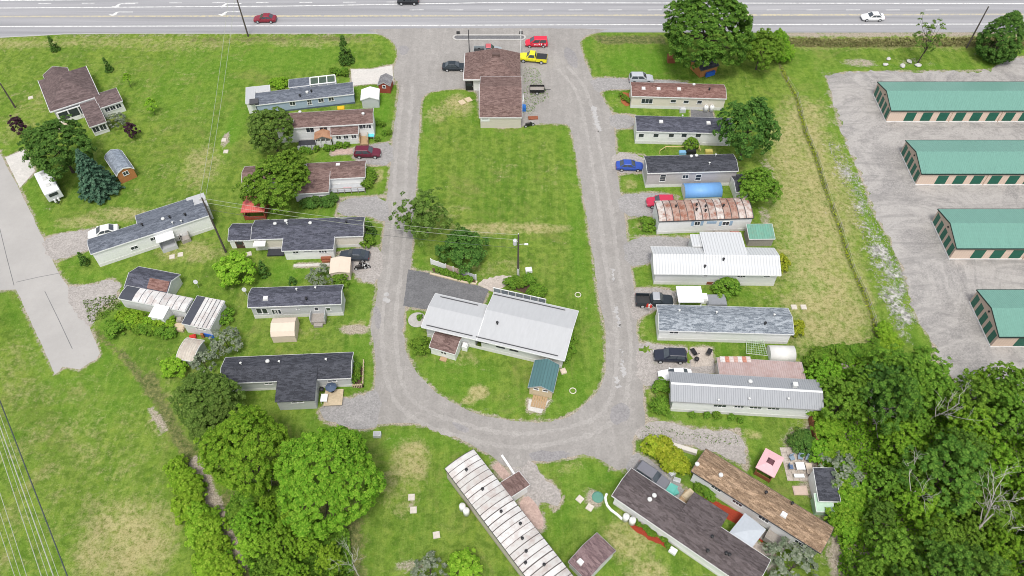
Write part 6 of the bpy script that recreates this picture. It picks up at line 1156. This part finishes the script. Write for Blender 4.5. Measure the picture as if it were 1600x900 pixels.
proto('maple_a', 1, 11.5, 6.2, 5.2, 1000, 46, .165, 'maple', csz=.092, tr=.4, shell=.78, jit=.13); proto('maple_b', 2, 11, 5.6, 5.0, 820, 46, .165, 'maple', csz=.1, tr=.4, shell=.76, jit=.15)
proto('oak', 3, 14, 6.8, 6.6, 1250, 40, .18, 'oak', csz=.085, tr=.45, jit=.17, shell=.74); proto('round_dark', 4, 9, 4.2, 3.8, 560, 34, .16, 'dark', csz=.115, jit=.24, tr=.25, shell=.62); proto('round_mid', 5, 8, 3.8, 3.3, 480, 34, .16, 'mid', csz=.12, jit=.28, tr=.22, shell=.58)
proto('olive', 6, 9, 4.0, 4.0, 620, 34, .15, 'olive', csz=.105, jit=.18, tr=.25, shell=.66); proto('loose', 7, 8.5, 4.2, 3.6, 230, 26, .19, 'olive', csz=.14, gaps=1.3, jit=.45, tr=.18, nb=18, shell=.4); spruce_proto('spruce', 8, 11.0, 3.6)
proto('cone', 9, 10.0, 4.0, 5.0, 620, 34, .17, 'dark', 'egg', csz=.13, tr=.22, nb=4); proto('cypress', 10, 3.2, .8, 1.5, 70, 22, .12, 'dark', 'cone', csz=.3, tr=.06, nb=2); proto('shrub_bright', 11, 3.2, 1.9, 1.5, 110, 30, .17, 'bright', csz=.24, tr=.08, shell=.35); proto('bush', 12, 2.6, 1.8, 1.25, 90, 30, .15, 'mid', csz=.25, tr=.07, shell=.35)
proto('bush_dark', 13, 4.4, 3.2, 2.1, 200, 36, .17, 'dark', csz=.19, tr=.1, jit=.28); proto('wood_a', 14, 8.5, 3.4, 3.4, 330, 28, .15, 'mid', csz=.115, jit=.38, tr=.17, shell=.55); proto('wood_b', 15, 9.5, 3.1, 4.0, 330, 28, .15, 'oak', csz=.115, jit=.38, tr=.17, shell=.55); proto('wood_c', 16, 7.5, 3.0, 3.0, 300, 28, .15, 'maple', csz=.12, jit=.4, tr=.15, shell=.55); proto('wood_d', 17, 8.5, 3.3, 3.6, 300, 28, .15, 'mid', csz=.12, jit=.4, tr=.17, shell=.55)
proto('thin', 18, 8.5, 2.6, 3.4, 70, 22, .17, 'olive', csz=.2, gaps=.9, jit=.4, tr=.15, nb=22, bent=.5); proto('sapling', 19, 2.6, .8, .95, 26, 18, .16, 'bright', csz=.35, tr=.04, nb=4); proto('fir', 20, 6.0, 1.3, 2.8, 110, 20, .16, 'dark', 'cone', csz=.26, tr=.09, asp=1.5, nb=2)
proto('dust', 21, 3.4, 1.9, 1.5, 60, 26, .15, 'grey', csz=.26, tr=.07, shell=.4, gaps=.4); proto('yellow_bush', 22, 1.5, 1.2, .75, 60, 26, .13, 'yellow', csz=.3, tr=.05, shell=.3); proto('purple', 23, 3.6, 1.0, 1.6, 60, 24, .15, 'purple', csz=.3, tr=.06)
def plant(key, name, label, cat, px, py, s=1.0, sz=None, group=None, rz=None, dz=None, base=False, leafm=None):
    """px, py: where the crown's middle (or, with base, its foot) is seen"""
    cm, tm, H, rx, zc = PT[key]; sz = s if sz is None else sz; p = G(px, py, 0 if base else zc * sz); rz = random.random() * 6.28 if rz is None else rz
    t = thing(name, label, cat, (p.x, p.y, 0), rz, group); t.scale = (s, s, sz)
    c = share('crown', cm, t); share('trunk', tm, t)
    if leafm: c.material_slots[0].link = 'OBJECT'; c.material_slots[0].material = LM[leafm]
    return t
T_ = 'tree'; B_ = 'bush'
for a in [('maple_a', 'maple_tree', 'large bright green maple nearest the seamed white roof', T_, 513, 748, .95, 1.05), ('maple_b', 'maple_tree', 'bright green maple left of the largest one, above the dead branches', T_, 388, 704, .86, 1.0), ('olive', 'broadleaf_tree', 'olive green tree behind the left end of the dark roofed home', T_, 322, 627, .98, .95), ('olive', 'broadleaf_tree', 'smaller olive tree in front of the first, touching the maple', T_, 338, 672, .78, .7), ('oak', 'oak_tree', 'huge dark green tree between the highway and the wood shed', T_, 1104, 46, 1.13),
          ('round_mid', 'broadleaf_tree', 'leafy green tree beside the huge highway tree', T_, 1190, 78, .95), ('round_dark', 'broadleaf_tree', 'dark green tree covering the end of the navy roofed right home', T_, 1170, 203, 1.05, 1.3), ('round_mid', 'broadleaf_tree', 'smaller round green tree beside the black roofed shed', T_, 1185, 291, .82, .75), ('olive', 'broadleaf_tree', 'olive tree at the left end of the porch-cluttered brown roof', T_, 424, 205, .95, .9), ('round_mid', 'broadleaf_tree', 'leafy green tree over the projecting brown roof wing', T_, 428, 290, 1.15, 1.05), ('round_mid', 'broadleaf_tree', 'lighter tree crown above the projecting brown roof', T_, 452, 262, .8, .8),
          ('loose', 'broadleaf_tree', 'sparse olive tree on the edge of the central lawn', T_, 665, 338, .95, .95), ('bush_dark', 'round_bush', 'dense dark round bush on the central lawn', B_, 724, 388, 1.06), ('shrub_bright', 'round_shrub', 'round bright green shrub between the dark and patched homes', 'shrub', 367, 420, 1.45, 1.3), ('round_dark', 'broadleaf_tree', 'large green tree between the hip-roofed house and the spruce', T_, 92, 232, 1.22, 1.05), ('spruce', 'spruce_tree', 'blue-green spruce shading the travel trailer', T_, 143, 273, 1.0, .86), ('cone', 'cedar_tree', 'dense dark cone-shaped tree by the highway at the upper right', T_, 1568, 56, 1.0), ('thin', 'thin_tree', 'thin leaning half-bare tree on the storage lot verge', T_, 1452, 62, 1.05),
          ('fir', 'fir_tree', 'small narrow fir on the lawn beside the highway', T_, 538, 76, 1.0), ('cypress', 'cypress_bush', 'small dark cypress beside the navy roofed home', B_, 410, 418, 1.0), ('cypress', 'cypress_bush', 'dark cypress in a pale ring below the diagonal home', B_, 128, 403, .85), ('cypress', 'cypress_bush', 'round dark shrub just above the short navy roof', B_, 456, 437, .75, .5), ('dust', 'grey_shrub', 'grey-green shrub behind the short navy roofed home', 'shrub', 501, 432, 1.0, .7), ('bush', 'leafy_bush', 'low green bush beside the tan fabric garage', B_, 531, 438, .7), ('fir', 'conifer', 'dark conifer bush at the road end of the navy roofed home', T_, 576, 355, .75, .5), ('bush', 'leafy_bush', 'dark bush below the road end of the navy roofed home', B_, 574, 376, .65),
          ('sapling', 'young_tree', 'bright sapling on the lawn right of the hip-roofed house', T_, 236, 165, 1.25), ('sapling', 'young_tree', 'thin pale sapling on the lawn behind the hip-roofed house', T_, 199, 124, .9, 1.2), ('fir', 'young_fir', 'tiny dark fir on the upper left lawn', T_, 166, 100, .55, .5), ('fir', 'young_fir', 'small dark fir close to the highway at the upper left', T_, 81, 67, .6, .55), ('purple', 'purple_shrub', 'dark purple shrub beside the hip-roofed house', 'shrub', 205, 203, 1.0, .9), ('purple', 'purple_shrub', 'dark purple tree at the far left edge', 'shrub', 27, 196, 1.1, 1.1), ('dust', 'grey_shrub', 'grey-green shrub at the corner of the hip-roofed house', 'shrub', 180, 188, .9, .7),
          ('bush', 'leafy_bush', 'big leafy bush in front of the white metal roof home', B_, 1136, 446, 1.15, .8), ('bush', 'leafy_bush', 'bush between the two upper right homes', B_, 1080, 224, .75), ('bush', 'leafy_bush', 'pale bush at the head of the rusted roof home', B_, 1012, 349, .8, .5), ('bush', 'leafy_bush', 'bush at the head of the grey metal roof home', B_, 1032, 633, .75, .8), ('bush', 'leafy_bush', 'bush at the gravel corner by the white car', B_, 1034, 604, .7, .6), ('bush', 'leafy_bush', 'small bush on the lawn left of the brown roofed shed', B_, 656, 540, .75, .75), ('yellow_bush', 'leafy_bush', 'bush at the tail of the white metal roof', B_, 1218, 412, 1.2, 1.6), ('yellow_bush', 'leafy_bush', 'bush at the tail of the mottled roof', B_, 1242, 512, 1.1, 1.3),
          ('dust', 'grey_shrub', 'pale twiggy shrub right of the run-down white home', 'shrub', 352, 532, 1.15, .9), ('shrub_bright', 'leafy_bush', 'bright bush left of the half-buried shed', B_, 272, 572, .9, .7), ('dust', 'grey_shrub', 'grey shrub overhanging the half-buried shed', 'shrub', 318, 566, .9, .8), ('bush', 'leafy_bush', 'bush at the right foot of the run-down white home', B_, 350, 492, .8, .6), ('bush', 'leafy_bush', 'green bush at the left of the overgrown yard', B_, 180, 512, .9, .6), ('shrub_bright', 'leafy_bush', 'shrub on the grass at the bottom edge below the twin lids', B_, 725, 886, 1.0, .8), ('dust', 'grey_shrub', 'pale grey shrub at the bottom edge left of the seamed roof', 'shrub', 672, 893, 1.0, .7)]: plant(*a)
plant('dust', 'grey_shrub', 'large pale grey shrub between the two bottom right homes', 'shrub', 1238, 886, 1.6, .9); plant('dust', 'blossom_shrub', 'whitish blossoming shrub beside the worn black roofed shed', 'shrub', 1312, 735, 1.3, 1.0)
# rows of bushes and hedges: every bush its own
def row(key, name, labelf, pts, n, s, group, sz=None, cat='bush', jit=.4, leafm=None):
    P = [G(*p) for p in pts]; L = [0]; made = []
    for a, b in zip(P, P[1:]): L.append(L[-1] + (b - a).length)
    for k in range(n):
        d = L[-1] * (k + .5) / n; i = max(j for j in range(len(L) - 1) if L[j] <= d); p = P[i].lerp(P[i + 1], (d - L[i]) / (L[i + 1] - L[i])); cm, tm, H, rx, zc = PT[key]; ss = s * random.uniform(.8, 1.2)
        t = thing(name, labelf, cat, (p.x + random.gauss(0, jit), p.y + random.gauss(0, jit), 0), random.random() * 6.28, group); t.scale = (ss, ss, ss if sz is None else sz * random.uniform(.85, 1.15)); c = share('crown', cm, t); share('trunk', tm, t); made.append(t)
        if leafm: c.material_slots[0].link = 'OBJECT'; c.material_slots[0].material = LM[leafm]
    rank(made)
row('yellow_bush', 'hedge_bush', 'dense yellow-green hedge bush beside the silver SUV', [(1018, 706), (1040, 716), (1064, 738)], 7, 1.25, 'bushes of the yellow-green hedge', 1.5, jit=.25)
row('shrub_bright', 'hedge_bush', 'bush of the leafy hedge running down the lower left ditch', [(288, 742), (306, 800), (328, 850), (350, 905)], 18, .8, 'bushes of the lower left ditch hedge', .8, jit=.55)
row('bush', 'hedge_bush', 'darker bush along the lower left ditch hedge', [(300, 762), (320, 815), (352, 895)], 8, .7, 'dark bushes of the lower left ditch hedge', .6, jit=.5, leafm='maple')
row('bush', 'hedge_bush', 'low clipped bush in the row before the run-down home', [(204, 512), (240, 519), (274, 524)], 8, .55, 'bushes in front of the run-down home', .5, jit=.15); row('shrub_bright', 'yard_bush', 'tangled bush in the yard of the run-down home', [(185, 495), (215, 506), (268, 510)], 8, .55, 'tangled yard bushes of the run-down home', .45, jit=.5)
row('bush', 'hedge_bush', 'bush of the hedge end beside the huge highway tree', [(1208, 70), (1216, 84), (1221, 100)], 5, 1.0, 'hedge bushes by the huge highway tree', 1.2, jit=.3, leafm='maple')
row('bush', 'garden_bush', 'leafy plant in the bed behind the pale central home', [(796, 446), (822, 448), (850, 462)], 8, .6, 'plants in the bed behind the central home', .5, jit=.7); row('yellow_bush', 'garden_bush', 'low plant in the bed beside the dark driveway', [(680, 424), (740, 441)], 8, .45, 'plants beside the dark driveway', .5, jit=.15, leafm='mid')
row('yellow_bush', 'garden_bush', 'plant along the right end of the pale central home', [(893, 520), (888, 545), (884, 568)], 6, .65, 'plants at the end of the central home', .8, jit=.2, leafm='mid'); row('yellow_bush', 'garden_bush', 'flowering plant along the front of the dark brown home', [(990, 814), (1020, 832), (1048, 854)], 9, .32, 'plants along the dark brown home', .4, jit=.2, leafm='mid')
row('yellow_bush', 'garden_bush', 'plant under the wall of the weathered brown roof home', [(1084, 757), (1100, 768), (1112, 778)], 5, .6, 'plants under the weathered roof home', .6, jit=.2, leafm='mid'); row('bush', 'garden_bush', 'bush below the projecting brown roof wing', [(478, 322), (500, 319), (520, 316)], 6, .6, 'bushes below the brown roof wing', .5, jit=.2, leafm='dark'); row('yellow_bush', 'garden_bush', 'plant before the cluttered porches', [(466, 240), (490, 240), (512, 236), (545, 231)], 9, .5, 'plants before the cluttered porches', .6, jit=.3, leafm='mid')
row('bush', 'garden_bush', 'bush at the porch end of the projecting brown roof home', [(578, 270), (577, 285), (574, 296)], 4, .55, 'bushes at the porch end', .5, jit=.15, leafm='mid'); row('yellow_bush', 'garden_bush', 'plant at the road end of the cluttered porch home', [(592, 190), (600, 205), (596, 222)], 5, .5, 'plants at the cluttered porch road end', .6, jit=.4, leafm='mid'); row('yellow_bush', 'garden_bush', 'plant along the wall foot of the grey metal roof home', [(1075, 649), (1112, 651), (1165, 655)], 5, .45, 'plants at the grey metal roof wall', .5, jit=.2, leafm='mid')
row('yellow_bush', 'garden_bush', 'plant in the round orange bed', [(974, 152), (978, 160)], 3, .45, 'plants in the orange bed', .5, jit=.3, leafm='mid'); row('yellow_bush', 'garden_bush', 'flowering plant in the fenced bed', [(558, 572), (559, 585), (558, 600)], 5, .5, 'plants in the fenced bed', .7, jit=.2, leafm='mid'); row('bush', 'garden_bush', 'bush behind the blue-grey home annex', [(428, 136), (440, 134), (450, 134)], 4, .6, 'bushes behind the blue-grey home', .6, jit=.3, leafm='bright'); row('yellow_bush', 'garden_bush', 'plant at the concrete pad gate', [(540, 112), (540, 120), (518, 112)], 4, .6, 'plants near the concrete pad', .8, jit=.3, leafm='mid')
row('bush', 'garden_bush', 'bush beside the board fence at the slab patio', [(1244, 690), (1254, 700), (1258, 690)], 4, .7, 'bushes at the board fence', .6, jit=.3, leafm='dark')
# ---- the wood at the lower right and the thicket at the lower left
def wood(poly, labels, group, dmin, seed, keys, leafms, smin=.75, smax=1.2, most=200, avoid=None):
    P = [Vector(p[:2]) for p in GP(poly)]; A = np.array([[p.x, p.y] for p in P]); lo, hi = A.min(0), A.max(0); rg = random.Random(seed); got = []; tries = 0; byl = {}
    while len(got) < most and tries < 9000:
        tries += 1; x, y = rg.uniform(lo[0], hi[0]), rg.uniform(lo[1], hi[1])
        if not inside(np.array([[x, y]]), A)[0] or any((x - a) ** 2 + (y - b) ** 2 < dmin ** 2 for a, b in got): continue
        got.append((x, y)); i = rg.randrange(len(keys)); cm, tm, H, rx, zc = PT[keys[i]]; s = rg.uniform(smin, smax)
        t = thing('wood_tree', labels[i], 'tree', (x, y, 0), rg.uniform(0, 6.28), group[i]); t.scale = (s, s, s * rg.uniform(.8, 1.15)); byl.setdefault(labels[i], []).append(t); c = share('crown', cm, t); share('trunk', tm, t); lm = leafms[i]
        if lm: c.material_slots[0].link = 'OBJECT'; c.material_slots[0].material = LM[lm]
    for q in byl.values(): rank(q, ' of that colour', 1)
    return got
WL = ['mid green tree in the lower right wood', 'dark rich green tree in the lower right wood', 'bright green tree in the lower right wood', 'deep bluish green tree in the lower right wood']; WL += [WL[2], WL[0]]
WG = ['mid green trees of the wood', 'rich green trees of the wood', 'bright trees of the wood', 'deep green trees of the wood']; WG += [WG[2], WG[0]]
wood([(1365, 720), (1350, 650), (1385, 615), (1440, 610), (1500, 640), (1600, 640), (1760, 660), (1760, 990), (1325, 990), (1345, 870), (1350, 780)], WL, WG, 3.5, 21, ['wood_a', 'wood_b', 'wood_c', 'wood_d', 'wood_c', 'wood_a'], [None] * 6, .58, 1.02)
for a in [('round_mid', 'broadleaf_tree', 'tall spreading tree at the corner of wood and storage lot', T_, 1420, 590, 1.15, 1.0), ('round_dark', 'broadleaf_tree', 'darker tree beside the corner tree, toward the field', T_, 1392, 605, .8, .8), ('wood_c', 'young_tree', 'small bright tree standing out on the gravel edge', T_, 1537, 595, .55, .75), ('wood_a', 'broadleaf_tree', 'green tree at the right edge above the wood', T_, 1585, 610, 1.0, .95), ('wood_c', 'broadleaf_tree', 'bright tree between the pink annex and the scrap heap', T_, 1290, 588, .75, .6), ('wood_a', 'broadleaf_tree', 'tree touching the end of the grey metal roof', T_, 1318, 625, .85, .75), ('wood_d', 'broadleaf_tree', 'shady tree behind the scrap heap', T_, 1350, 600, .7, .6), ('wood_b', 'broadleaf_tree', 'tall light-leaved tree in the middle of the wood', T_, 1478, 740, 1.35, 1.1)]: plant(*a)
row('bush', 'wood_edge_bush', 'bush along the field edge of the wood', [(1262, 565), (1300, 560), (1345, 556), (1385, 545)], 12, .75, 'bushes on the field edge of the wood', .7, jit=.5, leafm='mid'); row('shrub_bright', 'wood_edge_bush', 'bright bush along the house edge of the wood', [(1285, 660), (1290, 700), (1310, 720), (1318, 790), (1310, 850)], 16, .9, 'bushes on the house edge of the wood', .75, jit=.9, leafm='maple'); row('shrub_bright', 'wood_edge_bush', 'bright creeper bush at the end of the drain', [(1375, 520), (1383, 540), (1390, 555)], 5, .7, 'creeper bushes at the drain end', .6, jit=.3)
wood([(396, 822), (420, 800), (440, 815), (480, 840), (525, 862), (540, 960), (424, 960)], ['dark tree in the thicket below the maples', 'green tree in the thicket below the maples', 'bright tree in the thicket below the maples'], ['dark thicket trees below the maples', 'green thicket trees below the maples', 'bright thicket trees below the maples'], 2.4, 5, ['wood_d', 'wood_a', 'wood_c'], ['mid', 'maple', 'bright'], .4, .66)
# leafless branching trees
def dead(label, px, py, h, seed, lean=.3, mat=BARKP, name='dead_tree', z=0):
    rg = random.Random(seed); m = MB()
    def br(p, d, L, r, k):
        e = p + d * L; mid = p.lerp(e, .5) + Vector((rg.gauss(0, .06), rg.gauss(0, .06), rg.gauss(0, .04))) * L; m.tube([p, mid, e], r, 4, r * .45)
        if k == 0: return
        for _ in range(rg.choice((2, 3, 3))): nd = (d + Vector((rg.gauss(0, .55), rg.gauss(0, .55), rg.gauss(.1, .35)))).normalized(); br(p.lerp(e, rg.uniform(.4, 1)), nd, L * rg.uniform(.5, .75), r * .55, k - 1)
    d = Vector((rg.uniform(-1, 1) * lean, rg.uniform(-1, 1) * lean, 1)).normalized(); br(Vector((0, 0, 0)), d, h * .5, h * .011, 4); p = G(px, py, 0)
    o = m.build(name, mat, None, loc=(p.x, p.y, z)); return tag(o, label, 'dead tree', 'leafless trees')
for a in [('bare pale branching tree at the bottom edge right of the maples', 565, 905, 7, 1, .2), ('bare pale branches showing under the left maple', 402, 795, 7, 2, .9), ('bare white branches in the middle of the wood', 1412, 800, 12, 3, .3), ('long bare leaning trunk on the right side of the wood', 1540, 760, 13, 4, .9), ('bare leaning tree at the right edge of the wood', 1600, 740, 13, 5, .9), ('bare grey tree in the lower part of the wood', 1500, 860, 13, 6, .6), ('dead fallen branches behind the board fence', 1330, 730, 6, 7, 1.6), ('bare brown tangle near the top of the wood', 1372, 690, 9, 8, .8), ('bare tree near the corner tree of the storage lot', 1440, 670, 11, 9, .5), ('bare tree at the lower right corner', 1590, 880, 12, 10, .6)]: dead(*a)
# ---- ground cover nobody could count
def cover(name, label, poly, n, size, mat, seed, h=.25, cat='undergrowth', clus=0):
    rg = np.random.default_rng(seed); A = np.array([[p.x, p.y] for p in GP(poly)]); lo, hi = A.min(0), A.max(0); X = rg.random((n * 4, 2)) * (hi - lo) + lo; X = X[inside(X, A)][:n]; n = len(X)
    k = .5 + .5 * np.sin(X[:, 0] * .9 + 2 * np.sin(X[:, 1] * .5)) * np.cos(X[:, 1] * .8); C = np.concatenate([X, (rg.random((n, 1)) * h * (.3 + k[:, None]))], 1); N = rg.normal(size=(n, 3)) * .7 + np.array([0, 0, 1.0])
    me = quads_mesh(name, C, N, size * (.6 + .8 * rg.random(n)), rg.random(n), np.clip(k + rg.normal(size=n) * .15, 0, 1), mat, rg, 1.1); o = bpy.data.objects.new(name, me); COL.objects.link(o); o['kind'] = 'stuff'; o['label'] = label; o['category'] = cat; return o
cover('undergrowth', 'leafy undergrowth covering the floor of the lower right wood', [(1240, 590), (1290, 562), (1400, 555), (1470, 600), (1520, 625), (1600, 640), (1760, 660), (1760, 990), (1300, 990), (1312, 850), (1306, 780), (1280, 740), (1268, 690), (1275, 655), (1300, 640)], 60000, .2, LM['maple'], 31, 1.3)
cover('undergrowth', 'leafy undergrowth of the thicket below the maples', [(352, 800), (372, 770), (400, 752), (440, 790), (545, 830), (560, 960), (410, 960), (384, 868)], 20000, .18, LM['mid'], 32, 1.0)
def strip(pts, wd): return [(p.x, p.y) for p in ribbon(GP(pts), wd)]
def cover_w(name, label, loop, n, size, mat, seed, h):
    rg = np.random.default_rng(seed); A = np.array(loop); lo, hi = A.min(0), A.max(0); X = np.concatenate([rg.random((n * 3, 2)) * (hi - lo) + lo for _ in range(8)]); X = X[inside(X, A)][:n]; n = len(X); C = np.concatenate([X, rg.random((n, 1)) ** 1.5 * h], 1); N = rg.normal(size=(n, 3)) + np.array([0, 0, .5])
    me = quads_mesh(name, C, N, size * (.6 + .8 * rg.random(n)), rg.random(n), rg.random(n), mat, rg, 1.6); o = bpy.data.objects.new(name, me); COL.objects.link(o); o['kind'] = 'stuff'; o['label'] = label; o['category'] = 'weeds'
cover_w('long_grass', 'long dark grass and weeds growing in the field drain', strip([(1221, 104), (1228, 122), (1245, 152), (1259, 207), (1275, 245), (1290, 295), (1312, 355), (1332, 420), (1350, 457), (1365, 500), (1377, 552)], .7), 1000, .11, LM['yellow'], 41, .14)
cover_w('roadside_weeds', 'rough weeds along the ditch below the highway', strip([(1222, 66), (1300, 68), (1400, 67), (1600, 66)], 3.0), 3200, .17, leafmat('leaf_straw', (.14, .13, .05), (.20, .19, .08), (.28, .25, .12)), 42, .35)
cover_w('gravel_weeds', 'thin weeds growing through the gravel beside the shop garage', [(p.x, p.y) for p in GP([(818, 104), (842, 108), (848, 130), (858, 152), (840, 165), (830, 180), (818, 176)])], 650, .1, LM['mid'], 43, .08)
cover_w('drive_weeds', 'thin weeds along the gravel arm at the lower right', [(p.x, p.y) for p in GP([(990, 688), (1010, 664), (1090, 676), (1150, 680), (1158, 700), (1090, 690)])], 320, .09, LM['olive'], 44, .08)
cover_w('drive_weeds', 'thin weeds where the run-down home drive meets the lawn', [(p.x, p.y) for p in GP([(130, 470), (180, 460), (190, 480), (160, 500), (140, 505)])], 500, .13, LM['olive'], 45, .15)
cover_w('stone_scatter', 'grey broken stone scattered along the storage lot verge', [(p.x, p.y) for p in GP([(1290, 218), (1310, 226), (1350, 290), (1368, 340), (1412, 420), (1434, 505), (1418, 525), (1396, 515), (1372, 450), (1352, 390), (1330, 320), (1312, 275)])], 1300, .11, plain('broken_stone', (.36, .35, .32), .9, .1, .3, 0, 1), 46, .1)
plant('yellow_bush', 'flower_bush', 'small bush on the pale round patio', 'bush', 656, 496, .4, .5, leafm='mid')
row('bush', 'thicket_bush', 'bush filling the gap below the left maple', [(385, 800), (405, 785), (430, 800), (448, 815)], 8, .8, 'bushes in the gap below the left maple', .7, jit=.7)
